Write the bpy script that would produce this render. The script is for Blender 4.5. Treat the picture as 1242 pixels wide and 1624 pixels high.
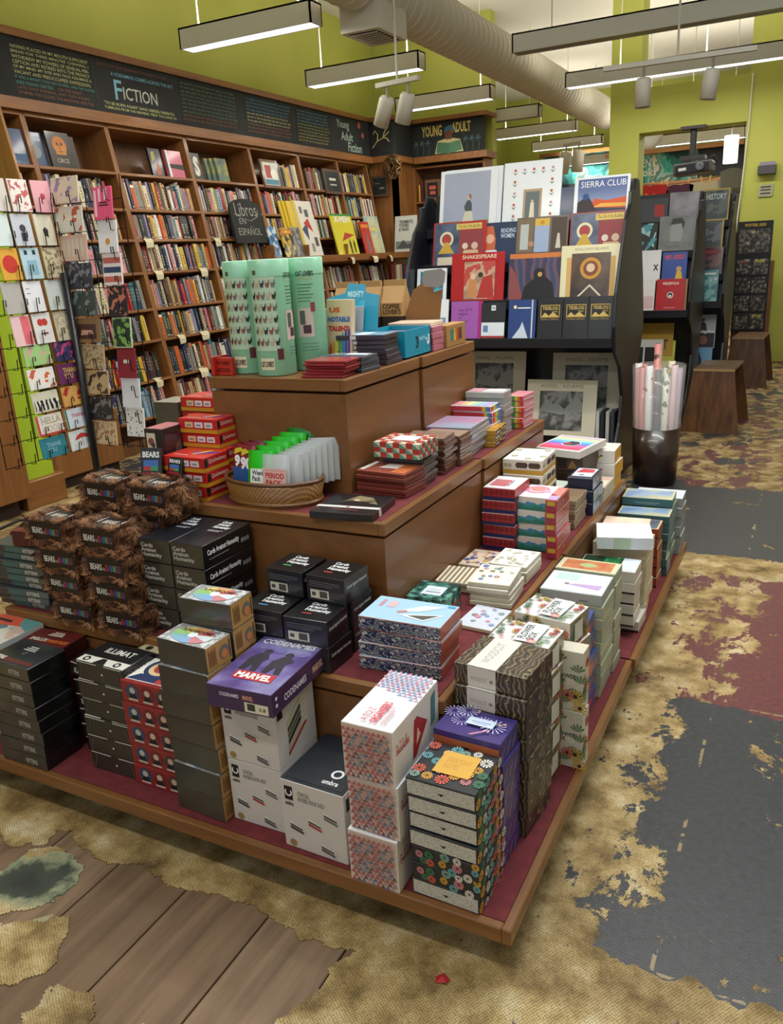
import bpy, bmesh, math, random
from mathutils import Vector, Matrix, Euler
random.seed(7)
for o in list(bpy.data.objects): bpy.data.objects.remove(o)
scene = bpy.context.scene
COL = scene.collection
PI = math.pi

# ---------------------------------------------------------------- camera, world, light, exposure
cd = bpy.data.cameras.new('camera'); cam = bpy.data.objects.new('camera', cd); COL.objects.link(cam)
cd.sensor_fit = 'HORIZONTAL'; cd.sensor_width = 36; cd.lens = 1276 / 1242 * 36; cd.clip_end = 100; cd.clip_start = .05
R_ = [[0.8905, -0.0922, 0.4455], [0.4520, 0.2921, -0.8429], [-0.0524, 0.9519, 0.3017]]
Z_ = Vector((R_[0][2], R_[1][2], R_[2][2])).normalized(); X_ = Vector((R_[0][0], R_[1][0], R_[2][0]))
Y_ = Z_.cross(X_).normalized(); X_ = Y_.cross(Z_).normalized()
cam.matrix_world = Matrix(((X_.x, Y_.x, Z_.x, .4014), (X_.y, Y_.y, Z_.y, -1.1456), (X_.z, Y_.z, Z_.z, 1.35), (0, 0, 0, 1)))
scene.camera = cam
w = bpy.data.worlds.new('world'); scene.world = w; w.use_nodes = True
w.node_tree.nodes['Background'].inputs[0].default_value = (.80, .90, 1, 1)
w.node_tree.nodes['Background'].inputs[1].default_value = .55
scene.view_settings.view_transform = 'Standard'; scene.view_settings.look = 'None'
scene.view_settings.gamma = 1; scene.view_settings.use_curve_mapping = False
scene.view_settings.exposure = -0.62
def area_light(name, loc, rot, sx, sy, power, color, spread=PI):
    l = bpy.data.lights.new(name, 'AREA'); l.shape = 'RECTANGLE'; l.size = sx; l.size_y = sy
    l.energy = power; l.color = color; l.spread = spread
    o = bpy.data.objects.new(name, l); COL.objects.link(o); o.location = loc; o.rotation_euler = rot
    return o
# daylight through the tall storefront glazing behind the camera
area_light('storefront_daylight', (-.3, -4.3, 2.35), (math.radians(78), 0, 0), 5.2, 2.6, 60, (.84, .92, 1))
# added roof light, out of view, for cool light on the box tops
area_light('added_roof_light', (.35, 1.1, 3.98), (0, 0, 0), 2.6, 3.0, 112, (.70, .85, 1))

# ---------------------------------------------------------------- materials
def lin(c):
    if isinstance(c, str):
        c = c.lstrip('#'); c = [int(c[i:i + 2], 16) / 255 for i in (0, 2, 4)]
        c = [x / 12.92 if x <= .04045 else ((x + .055) / 1.055) ** 2.4 for x in c]
    return (c[0], c[1], c[2], 1)
MC = {}
def mat(c, rough=.55, metal=0, emit=0, coat=0, alpha=1, trans=0):
    k = (c if isinstance(c, str) else tuple(c), rough, metal, emit, coat, alpha, trans)
    if k in MC: return MC[k]
    m = bpy.data.materials.new('paint_' + str(len(MC))); m.use_nodes = True
    b = m.node_tree.nodes['Principled BSDF']
    b.inputs['Base Color'].default_value = lin(c); b.inputs['Roughness'].default_value = rough
    b.inputs['Metallic'].default_value = metal
    if coat: b.inputs['Coat Weight'].default_value = coat; b.inputs['Coat Roughness'].default_value = .12
    if emit: b.inputs['Emission Color'].default_value = lin(c); b.inputs['Emission Strength'].default_value = emit
    if alpha < 1: b.inputs['Alpha'].default_value = alpha
    if trans: b.inputs['Transmission Weight'].default_value = trans; b.inputs['IOR'].default_value = 1.3
    MC[k] = m; return m
class NT:
    def __init__(s, name, rough=.55, coat=0):
        s.m = bpy.data.materials.new(name); s.m.use_nodes = True; s.t = s.m.node_tree
        s.b = s.t.nodes['Principled BSDF']; s.b.inputs['Roughness'].default_value = rough
        if coat: s.b.inputs['Coat Weight'].default_value = coat; s.b.inputs['Coat Roughness'].default_value = .12
    def n(s, typ, props=None, out=0, **ins):
        nd = s.t.nodes.new('ShaderNode' + typ)
        for k, v in (props or {}).items(): setattr(nd, k, v)
        for k, v in ins.items():
            k = int(k[1:]) if k[0] == 'i' and k[1:].isdigit() else k.replace('_', ' ')
            if isinstance(v, bpy.types.NodeSocket): s.t.links.new(v, nd.inputs[k])
            else: nd.inputs[k].default_value = v
        return nd.outputs[out]
    def math(s, op, a, b=0, c=0): return s.n('Math', dict(operation=op), i0=a, i1=b, i2=c)
    def coord(s, kind='Object', scale=(1, 1, 1), rot=(0, 0, 0), loc=(0, 0, 0)):
        o = s.t.nodes.new('ShaderNodeTexCoord').outputs[kind]
        return s.n('Mapping', Vector=o, Scale=scale, Rotation=rot, Location=loc)
    def ramp(s, fac, stops, interp='LINEAR'):
        nd = s.t.nodes.new('ShaderNodeValToRGB'); nd.color_ramp.interpolation = interp
        cr = nd.color_ramp
        while len(cr.elements) < len(stops): cr.elements.new(.5)
        for e, (p, c) in zip(cr.elements, stops): e.position = p; e.color = lin(c)
        s.t.links.new(fac, nd.inputs[0]); return nd.outputs[0]
    def mix(s, f, a, b):
        nd = s.t.nodes.new('ShaderNodeMix'); nd.data_type = 'RGBA'
        for i, v in ((0, f), (6, a), (7, b)):
            if isinstance(v, bpy.types.NodeSocket): s.t.links.new(v, nd.inputs[i])
            else: nd.inputs[i].default_value = lin(v) if i > 0 else v
        return nd.outputs[2]
    def color(s, c): s.t.links.new(c, s.b.inputs['Base Color']); return s
    def bump(s, h, st=.3, d=.002):
        o = s.n('Bump', Height=h, Strength=st, Distance=d); s.t.links.new(o, s.b.inputs['Normal']); return s
PC = {}
def pat(kind, scale, stops, rough=.5, coat=0, interp='CONSTANT', detail=2, dist=0, coord='Object', rnd=1.0, sc=(1, 1, 1), rot=(0, 0, 0)):
    key = (kind, scale, str(stops), rough, coat, interp, detail, dist, coord, sc, rot)
    if key in PC: return PC[key]
    t = NT(kind + '_print_%d' % len(PC), rough, coat); v = t.coord(coord, sc, rot)
    if kind == 'noise': f = t.n('TexNoise', Vector=v, Scale=scale, Detail=detail, Distortion=dist)
    elif kind == 'wave': f = t.n('TexWave', None, 1, Vector=v, Scale=scale, Distortion=dist, Detail=detail)
    elif kind == 'voro': f = t.n('SeparateColor', None, 0, Color=t.n('TexVoronoi', None, 1, Vector=v, Scale=scale))
    elif kind == 'cell': f = t.n('TexVoronoi', None, 0, Vector=v, Scale=scale)
    elif kind == 'rings': f = t.n('TexWave', dict(wave_type='RINGS'), 1, Vector=v, Scale=scale, Distortion=dist, Detail=detail)
    t.color(t.ramp(f, stops, interp)); PC[key] = t.m; return t.m
def wood(c1, c2, rough=.45, axis='Y', scale=3, coat=.15):
    key = ('wood', c1, c2, rough, axis, scale)
    if key in PC: return PC[key]
    t = NT('wood_grain_%d' % len(PC), rough, coat)
    sc = {'X': (.7, 9, 9), 'Y': (9, .7, 9), 'Z': (9, 9, .7)}[axis]
    g = t.n('TexNoise', Vector=t.coord('Object', sc), Scale=scale, Detail=6, Roughness=.6, Distortion=.6)
    t.color(t.ramp(g, [(.3, c1), (.7, c2)])); t.bump(g, .08, .001); PC[key] = t.m; return t.m

# ---------------------------------------------------------------- mesh helpers
MESH = {}
def new_mesh(name, verts, faces, mats=None, mi=None, smooth=False):
    me = bpy.data.meshes.new(name); me.from_pydata([tuple(v) for v in verts], [], faces)
    for m in (mats or []): me.materials.append(m)
    if mi: me.polygons.foreach_set('material_index', mi)
    if smooth: me.polygons.foreach_set('use_smooth', [True] * len(me.polygons))
    me.update(); return me
class MB:
    """collects boxes, prisms, tubes and lathes into one mesh"""
    def __init__(s): s.v = []; s.f = []; s.mi = []; s.mats = []
    def slot(s, m):
        if m not in s.mats: s.mats.append(m)
        return s.mats.index(m)
    def add(s, verts, faces, m):
        k = len(s.v); i = s.slot(m); s.v += [tuple(v) for v in verts]
        s.f += [tuple(a + k for a in f) for f in faces]; s.mi += [i] * len(faces); return s
    def box(s, x0, x1, y0, y1, z0, z1, m):
        return s.add([(x0, y0, z0), (x1, y0, z0), (x1, y1, z0), (x0, y1, z0), (x0, y0, z1), (x1, y0, z1), (x1, y1, z1), (x0, y1, z1)],
                     [(0, 3, 2, 1), (4, 5, 6, 7), (0, 1, 5, 4), (1, 2, 6, 5), (2, 3, 7, 6), (3, 0, 4, 7)], m)
    def prism(s, pts, axis, a, b, m):
        n = len(pts)
        P = lambda p, t: {'x': (t, p[0], p[1]), 'y': (p[0], t, p[1]), 'z': (p[0], p[1], t)}[axis]
        return s.add([P(p, a) for p in pts] + [P(p, b) for p in pts],
                     [tuple(range(n))[::-1], tuple(range(n, 2 * n))] + [(i, (i + 1) % n, n + (i + 1) % n, n + i) for i in range(n)], m)
    def tube(s, pts, r, m, n=8, caps=True):
        pts = [Vector(p) for p in pts]; k = len(pts); vs = []; fs = []
        for i, p in enumerate(pts):
            d = (pts[min(i + 1, k - 1)] - pts[max(i - 1, 0)]).normalized()
            a = d.orthogonal().normalized() if i == 0 else (a - d * a.dot(d)).normalized()
            b = d.cross(a); rr = r[i] if isinstance(r, (list, tuple)) else r
            vs += [p + (a * math.cos(2 * PI * j / n) + b * math.sin(2 * PI * j / n)) * rr for j in range(n)]
        for i in range(k - 1):
            for j in range(n): fs.append((i * n + j, i * n + (j + 1) % n, (i + 1) * n + (j + 1) % n, (i + 1) * n + j))
        if caps: fs += [tuple(range(n))[::-1], tuple(range((k - 1) * n, k * n))]
        return s.add(vs, fs, m)
    def lathe(s, prof, m, n=32, c=(0, 0)):
        vs = []; fs = []
        for r, z in prof: vs += [(c[0] + r * math.cos(2 * PI * j / n), c[1] + r * math.sin(2 * PI * j / n), z) for j in range(n)]
        for i in range(len(prof) - 1):
            for j in range(n): fs.append((i * n + j, i * n + (j + 1) % n, (i + 1) * n + (j + 1) % n, (i + 1) * n + j))
        return s.add(vs, fs, m)
    def mesh(s, name, smooth=False): return new_mesh(name, s.v, s.f, s.mats, s.mi, smooth)
def link(name, me, loc=(0, 0, 0), rot=(0, 0, 0), parent=None, kind=None):
    o = bpy.data.objects.new(name, me); COL.objects.link(o); o.location = loc; o.rotation_euler = rot
    if parent: o.parent = parent
    if kind: o['kind'] = kind
    return o
def tag(o, label, cat, group=None):
    o['label'] = label; o['category'] = cat
    if group: o['group'] = group
    return o
def empty(name, label, cat, loc=(0, 0, 0), rot=(0, 0, 0), group=None):
    return tag(link(name, None, loc, rot), label, cat, group)
def structure(name, me, loc=(0, 0, 0), rot=(0, 0, 0)): return link(name, me, loc, rot, None, 'structure')
def bevel_mesh(me, off=.002, seg=1):
    bm = bmesh.new(); bm.from_mesh(me)
    bmesh.ops.bevel(bm, geom=bm.edges[:], offset=off, segments=seg, affect='EDGES', profile=.7, clamp_overlap=True)
    bm.to_mesh(me); bm.free(); return me
def bevbox(x0, x1, y0, y1, z0, z1, m, off=.003, name='block', seg=1):
    return bevel_mesh(MB().box(x0, x1, y0, y1, z0, z1, m).mesh(name), off, seg)

# ---------------------------------------------------------------- printed designs
TXT = {}
def textgeo(s, bold=0.0, align='LEFT'):
    k = (s, bold, align)
    if k in TXT: return TXT[k]
    cu = bpy.data.curves.new('t', 'FONT'); cu.body = s; cu.resolution_u = 2; cu.fill_mode = 'FRONT'; cu.offset = bold; cu.align_x = align
    cu.space_line = .85
    o = bpy.data.objects.new('t', cu); COL.objects.link(o)
    dg = bpy.context.evaluated_depsgraph_get(); e = o.evaluated_get(dg); me = e.to_mesh()
    vs = [(v.co.x, v.co.y) for v in me.vertices]; fs = [tuple(p.vertices) for p in me.polygons]
    e.to_mesh_clear(); bpy.data.objects.remove(o); bpy.data.curves.remove(cu)
    if not vs: vs = [(0, 0), (1, 0), (1, 1)]; fs = []
    x0 = min(v[0] for v in vs); x1 = max(v[0] for v in vs); y0 = min(v[1] for v in vs); y1 = max(v[1] for v in vs)
    g = ([((x - x0) / max(1e-6, x1 - x0), (y - y0) / max(1e-6, y1 - y0)) for x, y in vs], fs); TXT[k] = g; return g
def face_frame(face, w, d, h, e=.0006):
    return {'front': ((-w / 2, -d / 2 - e, 0), (w, 0, 0), (0, 0, h), (0, -1, 0)),
            'right': ((w / 2 + e, -d / 2, 0), (0, d, 0), (0, 0, h), (1, 0, 0)),
            'left': ((-w / 2 - e, d / 2, 0), (0, -d, 0), (0, 0, h), (-1, 0, 0)),
            'back': ((w / 2, d / 2 + e, 0), (-w, 0, 0), (0, 0, h), (0, 1, 0)),
            'top': ((-w / 2, -d / 2, h + e), (w, 0, 0), (0, d, 0), (0, 0, 1))}[face]
def daisy(u, v, r, asp, n=11, a0=0., inner=.22):
    P = []
    for i in range(n):
        a = a0 + 2 * PI * i / n; b = PI / n * .62
        P.append([(u + r * k * math.cos(t) / asp, v + r * k * math.sin(t)) for k, t in ((inner, a - b * .7), (1, a - b), (1.05, a), (1, a + b), (inner, a + b * .7))])
    return P
def design(key, prints, w, d, h):
    """flat print on the faces of a w x d x h box, built once and shared"""
    k = ('design', key, round(w, 4), round(d, 4), round(h, 4))
    if k in MESH: return MESH[k]
    mb = MB(); lay = {}
    for p in prints:
        typ, face = p[0], p[1]; lay[face] = lay.get(face, 0) + 1
        o, U, V, n = [Vector(a) for a in face_frame(face, w, d, h, .0006 + .00006 * lay[face])]
        asp = U.length / V.length
        col = p[-1] if not isinstance(p[-1], str) else mat(p[-1], .5)
        pt = lambda u, v: o + U * u + V * v
        if typ == 'r':
            u0, v0, u1, v1 = p[2:6]; mb.add([pt(u0, v0), pt(u1, v0), pt(u1, v1), pt(u0, v1)], [(0, 1, 2, 3)], col)
        elif typ == 'p': mb.add([pt(*q) for q in p[2]], [tuple(range(len(p[2])))], col)
        elif typ == 'c':
            u, v, r = p[2:5]; mb.add([pt(u + r * math.cos(a * PI / 10) / asp, v + r * math.sin(a * PI / 10)) for a in range(20)], [tuple(range(20))], col)
        elif typ == 'd':
            for q in daisy(p[2], p[3], p[4], asp, 11, p[2] * 9): mb.add([pt(*c) for c in q], [tuple(range(len(q)))], col)
        elif typ == 'ring':
            u, v, r, r2 = p[2:6]; N = 28
            vs = [pt(u + q * math.cos(a * 2 * PI / N) / asp, v + q * math.sin(a * 2 * PI / N)) for q in (r, r2) for a in range(N)]
            mb.add(vs, [(a, (a + 1) % N, N + (a + 1) % N, N + a) for a in range(N)], col)
        elif typ == 't':
            s, u0, v0, u1, v1 = p[2:7]; bold = p[7] if len(p) > 8 else 0.; rot = p[8] if len(p) > 9 else 0
            vs, fs = textgeo(s, bold)
            if rot == 1: vs = [(1 - y, x) for x, y in vs]
            elif rot == 2: vs = [(1 - x, 1 - y) for x, y in vs]
            elif rot == 3: vs = [(y, 1 - x) for x, y in vs]
            mb.add([pt(u0 + (u1 - u0) * x, v0 + (v1 - v0) * y) for x, y in vs], fs, col)
    MESH[k] = mb.mesh('printed_design'); return MESH[k]
def boxmesh(w, d, h, mats, bev=.0012):
    """mats: one material or {face: material, '*': default}"""
    if not isinstance(mats, dict): mats = {'*': mats}
    key = ('box', round(w, 4), round(d, 4), round(h, 4), tuple(sorted((k, v.name) for k, v in mats.items())))
    if key in MESH: return MESH[key]
    mb = MB(); x, y = w / 2, d / 2
    V = [(-x, -y, 0), (x, -y, 0), (x, y, 0), (-x, y, 0), (-x, -y, h), (x, -y, h), (x, y, h), (-x, y, h)]
    g = lambda f: mats.get(f, mats['*'])
    mb.v = V
    for f, q in (('bottom', (0, 3, 2, 1)), ('top', (4, 5, 6, 7)), ('front', (0, 1, 5, 4)), ('right', (1, 2, 6, 5)), ('back', (2, 3, 7, 6)), ('left', (3, 0, 4, 7))):
        mb.f.append(q); mb.mi.append(mb.slot(g(f)))
    MESH[key] = bevel_mesh(mb.mesh('box_body'), bev) if bev else mb.mesh('box_body'); return MESH[key]
def product(name, label, cat, w, d, h, fr, z, rz=0, mats=None, prints=None, key=None, group=None, tilt=None, extra=None, bev=.0012):
    """a box standing with its front right corner at fr=(x,y), its front facing -Y"""
    a = math.radians(rz); c, s = math.cos(a), math.sin(a)
    loc = (fr[0] + c * (-w / 2) - s * (d / 2), fr[1] + s * (-w / 2) + c * (d / 2), z)
    o = link(name, boxmesh(w, d, h, mats, bev), loc, (tilt[0], tilt[1], a) if tilt else (0, 0, a))
    tag(o, label, cat, group)
    if prints: link('printed_design', design(key or name, prints, w, d, h), parent=o)
    if extra:
        for nm, me in extra: link(nm, me, parent=o)
    return o
ORD = ['lowest', 'second from bottom', 'third from bottom', 'fourth from bottom', 'fifth from bottom', 'sixth from bottom', 'seventh from bottom', 'eighth from bottom', 'ninth from bottom', 'tenth from bottom']
def ordinal(i, n): return 'topmost' if i == n - 1 else ('only' if n == 1 else ORD[i] if i < (n + 1) // 2 or n - i > 5 else ['', 'topmost', 'second from top', 'third from top', 'fourth from top', 'fifth from top'][n - i])
def stack(name, desc, where, cat, n, w, d, h, fr, z, rz=0, mats=None, prints=None, key=None, jit=.004, jr=1.5, group=None, gap=.0012, extra=None, fn=None, bev=.0012):
    out = []
    for i in range(n):
        sx, sy, r = random.uniform(-jit, jit), random.uniform(-jit, jit), random.uniform(-jr, jr)
        kw = dict(name=name, label=f'{desc}, {ordinal(i, n)} {where}', cat=cat, w=w, d=d, h=h, fr=(fr[0] + sx, fr[1] + sy), z=z + i * (h + gap), rz=rz + r,
                  mats=mats, prints=prints, key=key, group=group or (desc + 's'), extra=extra, bev=bev)
        if fn: kw.update(fn(i) or {})
        out.append(product(**kw))
    return out
def dup(o, loc=None, rot=None, label=None):
    c = o.copy(); COL.objects.link(c)
    if loc: c.location = loc
    if rot: c.rotation_euler = rot
    if label: c['label'] = label
    for ch in o.children:
        k = ch.copy(); COL.objects.link(k); k.parent = c
        for g in ch.children:
            q = g.copy(); COL.objects.link(q); q.parent = k
    return c
WHITE, CREAM, BLACK = mat('#f2f2ee', .45), mat('#e6dfc8', .6), mat('#141414', .4, coat=.4)

# ================================================================ THE SETTING
from mathutils import noise as MN
def fbm(x, y, s, o=4): return MN.fractal(Vector((x * s, y * s, 3.7)), 1.0, 2.0, o)

# ---- worn floor: paint remains over woven backing, bare planks near the display
def floor_material():
    t = NT('worn_floor', .62)
    p = t.t.nodes.new('ShaderNodeNewGeometry').outputs['Position']
    sx = t.t.nodes.new('ShaderNodeSeparateXYZ'); t.t.links.new(p, sx.inputs[0]); x, y = sx.outputs[0], sx.outputs[1]
    n1 = t.n('TexNoise', Vector=t.n('Mapping', Vector=p, Scale=(1.25, .8, 1)), Scale=4.6, Detail=12, Roughness=.74, Distortion=.3)
    n2 = t.n('TexNoise', Vector=p, Scale=9, Detail=6, Roughness=.6)
    n3 = t.n('TexNoise', Vector=p, Scale=1.7, Detail=3)
    fine = t.n('TexNoise', Vector=p, Scale=60, Detail=3)
    weave = t.n('TexVoronoi', None, 0, Vector=t.n('Mapping', Vector=p, Rotation=(0, 0, .6)), Scale=185, Randomness=.25)
    backing = t.ramp(n2, [(.28, '#4f3d23'), (.42, '#957b4a'), (.55, '#c0a671'), (.72, '#e4d5b0')])
    wv = t.ramp(weave, [(.3, '#ffffff'), (.62, '#9a8f76')])
    mul = t.t.nodes.new('ShaderNodeMix'); mul.data_type = 'RGBA'; mul.blend_type = 'MULTIPLY'; mul.inputs[0].default_value = .75
    t.t.links.new(backing, mul.inputs[6]); t.t.links.new(wv, mul.inputs[7]); backing = mul.outputs[2]
    stain = t.ramp(n3, [(.35, '#5d4f33'), (.5, '#ffffff')])
    m2 = t.t.nodes.new('ShaderNodeMix'); m2.data_type = 'RGBA'; m2.blend_type = 'MULTIPLY'; m2.inputs[0].default_value = .35
    t.t.links.new(backing, m2.inputs[6]); t.t.links.new(stain, m2.inputs[7]); backing = m2.outputs[2]
    yy = t.math('ADD', y, t.math('MULTIPLY', t.math('SUBTRACT', n2, .5), .16))
    def band(a, b): return t.math('MULTIPLY', t.math('GREATER_THAN', yy, a), t.math('LESS_THAN', yy, b))
    def slope(a, b, lo, hi):
        nd = t.t.nodes.new('ShaderNodeMapRange'); nd.interpolation_type = 'SMOOTHSTEP'
        t.t.links.new(x, nd.inputs[0])
        for i, v in ((1, a), (2, b), (3, lo), (4, hi)): nd.inputs[i].default_value = v
        return nd.outputs[0]
    rows = [(-9, .14, slope(-.4, .3, .66, .60)), (.14, 1.19, slope(-.03, .26, .59, .38)), (1.19, 2.27, slope(.0, .38, .57, .43)),
            (2.27, 2.5, slope(-.2, .3, .58, .62)), (2.5, 3.6, slope(-.9, -.1, .48, .38)), (3.6, 30, slope(-2, 1, .54, .50))]
    thr = None
    for a, b, s in rows:
        k = t.math('MULTIPLY', band(a, b), s); thr = k if thr is None else t.math('ADD', thr, k)
    n4 = t.n('TexNoise', Vector=p, Scale=34, Detail=5, Roughness=.7)
    over = t.math('SUBTRACT', t.math('ADD', n1, t.math('MULTIPLY', t.math('SUBTRACT', n4, .5), .16)), thr)
    mask = t.ramp(over, [(.0, '#000000'), (.005, '#ffffff')])
    far = t.math('MULTIPLY', t.math('GREATER_THAN', yy, 3.6), t.math('GREATER_THAN', n3, .5))
    right = t.math('GREATER_THAN', x, .02)
    isred = t.math('MAXIMUM', t.math('MAXIMUM', band(1.19, 2.27), t.math('MULTIPLY', band(-9, .14), t.math('GREATER_THAN', n3, .47))), far)
    grey = t.ramp(fine, [(.3, '#282a2e'), (.7, '#36383c')]); red = t.ramp(fine, [(.3, '#55272a'), (.7, '#6d3536')])
    paint = t.mix(isred, grey, red)
    # square seams of the old covering
    fy = t.math('ABSOLUTE', t.math('SUBTRACT', t.math('PINGPONG', t.math('SUBTRACT', y, .14), .53), 0))
    fx = t.math('ABSOLUTE', t.math('SUBTRACT', x, .236))
    seam = t.math('MULTIPLY', t.math('MAXIMUM', t.math('LESS_THAN', fy, .004), t.math('LESS_THAN', fx, .004)), t.math('GREATER_THAN', n2, .56))
    paint = t.mix(seam, paint, '#8b7a58')
    # leftover patch of dark green covering with a pale torn rim
    dp = t.n('VectorMath', dict(operation='LENGTH'), 1, i0=t.n('Mapping', Vector=p, Location=(1.10 * 8, .19 * 10, 0), Scale=(8, 10, 0)))
    dp = t.math('ADD', dp, t.math('MULTIPLY', t.math('SUBTRACT', n2, .5), 2.2))
    gp_ = t.ramp(t.math('MULTIPLY', dp, .5), [(.0, '#2b2f28'), (.30, '#3c4237'), (.38, '#7f8468'), (.44, '#9a9675')])
    base = t.mix(mask, backing, paint)
    t.color(t.mix(t.math('LESS_THAN', dp, .95), base, gp_))
    rr = t.n('MapRange', None, 0, i0=mask, i3=.75, i4=.42); t.t.links.new(rr, t.b.inputs['Roughness'])
    t.bump(t.math('ADD', t.math('MULTIPLY', mask, .5), t.math('MULTIPLY', weave, -.35)), .5, .002)
    return t.m
FLOOR = floor_material()
X0, X1, Y0, Y1, STEP = -1.9, .1, -.95, .15, .005
BLOBS = [(-1.10, -.19, .11, .10), (-.99, -.34, .10, .09), (-.66, -.42, .12, .05), (-1.32, -.06, .1, .05), (-.80, .0, .1, .035)]
def bare(x, y):
    s = min(-.045 - y, -.325 - x + .25 * (y + .1), 9)
    s += .05 * fbm(x, y, 4.5) + .012 * fbm(x, y, 22)
    for cx, cy, rx, ry in BLOBS:
        s = min(s, (math.hypot((x - cx) / rx, (y - cy) / ry) - 1) * min(rx, ry) + .035 * fbm(x + 5, y, 9))
    return s > 0
nx, ny = int(round((X1 - X0) / STEP)), int(round((Y1 - Y0) / STEP))
V, F, used = [], [], {}
def vid(i, j):
    if (i, j) not in used: used[(i, j)] = len(V); V.append((X0 + i * STEP, Y0 + j * STEP, 0))
    return used[(i, j)]
rim = []
holes = {(i, j) for i in range(nx) for j in range(ny) if bare(X0 + (i + .5) * STEP, Y0 + (j + .5) * STEP)}
for i in range(nx):
    for j in range(ny):
        if (i, j) not in holes: F.append((vid(i, j), vid(i + 1, j), vid(i + 1, j + 1), vid(i, j + 1)))
for (i, j) in holes:                                            # torn edge of the covering, 3 mm thick
    for di, dj, a, b in ((-1, 0, (i, j), (i, j + 1)), (1, 0, (i + 1, j), (i + 1, j + 1)), (0, -1, (i, j), (i + 1, j)), (0, 1, (i, j + 1), (i + 1, j + 1))):
        if (i + di, j + dj) not in holes:
            k = len(V); p, q = vid(*a), vid(*b); k = len(V)
            V.append((V[p][0], V[p][1], -.004)); V.append((V[q][0], V[q][1], -.004)); F.append((p, q, k + 1, k))
for a, b, c, d in ((-4.8, 3.2, -4.6, Y0), (-4.8, 3.2, Y1, 16), (-4.8, X0, Y0, Y1), (X1, 3.2, Y0, Y1)):
    k = len(V); V += [(a, c, 0), (b, c, 0), (b, d, 0), (a, d, 0)]; F.append((k, k + 1, k + 2, k + 3))
floor = structure('floor', new_mesh('floor', V, F, [FLOOR]))
PLANK = [wood('#5a4534', '#84694f', .6, 'Y', 2.2, 0), wood('#644e3b', '#8e745a', .6, 'Y', 2.6, 0), wood('#57422f', '#7b624a', .6, 'Y', 1.9, 0)]
edges = [-1.9, -1.795, -1.59, -1.385, -1.17, -.965, -.757, -.537, -.338, -.13, .1]
for i in range(len(edges) - 1):
    x0, x1 = edges[i] + .002, edges[i + 1] - .002
    m = MESH.setdefault(('plank', round(x1 - x0, 3), i % 3), bevbox(0, x1 - x0, Y0 - .02, Y1 + .02, -.02, -.003, PLANK[i % 3], .0015, 'plank'))
    link('plank', m, (x0, 0, 0), parent=floor)
link('subfloor', MB().box(-1.9, .1, Y0, Y1, -.03, -.021, mat('#1d1712', .9)).mesh('subfloor'), parent=floor)

# ---- walls, ceiling
GREEN = NT('green_plaster', .7)
GREEN.color(GREEN.ramp(GREEN.n('TexNoise', Vector=GREEN.coord('Object'), Scale=.8, Detail=3), [(.35, '#acb14e'), (.65, '#b9bd5a')])); GREEN = GREEN.m
BRIGHT = mat('#a9c828', .7)
OFFW = mat('#d9d6c4', .75)
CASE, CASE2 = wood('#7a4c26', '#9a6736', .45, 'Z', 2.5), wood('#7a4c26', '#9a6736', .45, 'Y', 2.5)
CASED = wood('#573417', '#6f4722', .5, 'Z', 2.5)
def wall(name, x0, x1, y0, y1, z0, z1, m): return structure(name, MB().box(x0, x1, y0, y1, z0, z1, m).mesh(name))
wall('wall_left', -5.1, -4.93, -4.6, 9.25, 0, 4.07, GREEN)
wall('wall_corner', -4.93, -3.33, 9.1, 9.25, 0, 4.07, GREEN)
wall('wall_left_far', -5.4, -5.25, 9.25, 16, 0, 4.07, GREEN)
wall('wall_corner_return', -5.25, -4.93, 9.1, 9.25, 0, 4.07, GREEN)
wall('wall_far', -5.25, 3.2, 15.2, 15.4, 0, 4.07, GREEN)
wall('wall_right', 3.2, 3.35, -4.6, 16, 0, 4.07, OFFW)
ce = MB(); CEIL = mat('#d3d0c2', .8)
for a in ((-5.4, -.97, -4.6, 16), (1.67, 3.35, -4.6, 16), (-.97, 1.67, -4.6, -.42), (-.97, 1.67, 2.62, 16)): ce.box(*a, 4.07, 4.2, CEIL)
structure('ceiling', ce.mesh('ceiling'))
sk = structure('added_skylight', MB().box(-.97, 1.67, -.42, 2.62, 4.19, 4.2, mat('#cfe0f2', .1, alpha=.3)).mesh('added_skylight'))  # added roof window out of view, accounts for the cool overhead light
for k in range(4): link('added_skylight_bar', MESH.setdefault('added_skybar', MB().box(-.02, .02, -.42, 2.62, 4.1, 4.19, mat('#e6e4da', .5)).mesh('added_skylight_bar')), (-.95 + k * .867, 0, 0), parent=sk)
# green partition with its opening
pw = MB(); pw.box(-1.874, -1.545, 9, 9.35, 0, 4.07, GREEN).box(-1.545, -.43, 9, 9.35, 2.53, 2.985, GREEN).box(-.43, .18, 9, 9.35, 0, 4.07, GREEN)
structure('wall_partition', pw.mesh('wall_partition'))
link('cable', MB().tube([(-.40, 8.985, 2.98), (-.405, 8.98, 2.5), (-.43, 8.98, 1.9), (-.46, 8.98, 1.4), (-.47, 8.98, .6)], .008, mat('#d8d6cc')).mesh('cable', True), parent=bpy.data.objects['wall_partition'])
# storefront behind the camera: sill wall, mullions and panes
sf = MB(); FR = mat('#3a2d22', .5)
sf.box(-4.75, 3.2, -4.6, -4.45, 0, .7, FR).box(-4.75, 3.2, -4.6, -4.45, 3.75, 4.07, FR)
for x in (-4.75, -2.95, -.9, 1.15, 3.05): sf.box(x, x + .15, -4.6, -4.45, .7, 3.75, FR)
structure('wall_storefront', sf.mesh('wall_storefront'))
# green pier and baseboard beside the card rack
pier = structure('wall_pier', MB().box(-3.98, -3.775, 2.02, 2.24, .17, 2.45, BRIGHT).mesh('wall_pier'))
structure('baseboard_pier', bevbox(-4.0, -3.72, 1.97, 2.27, 0, .17, CASE2, .004, 'baseboard_pier'))
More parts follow.
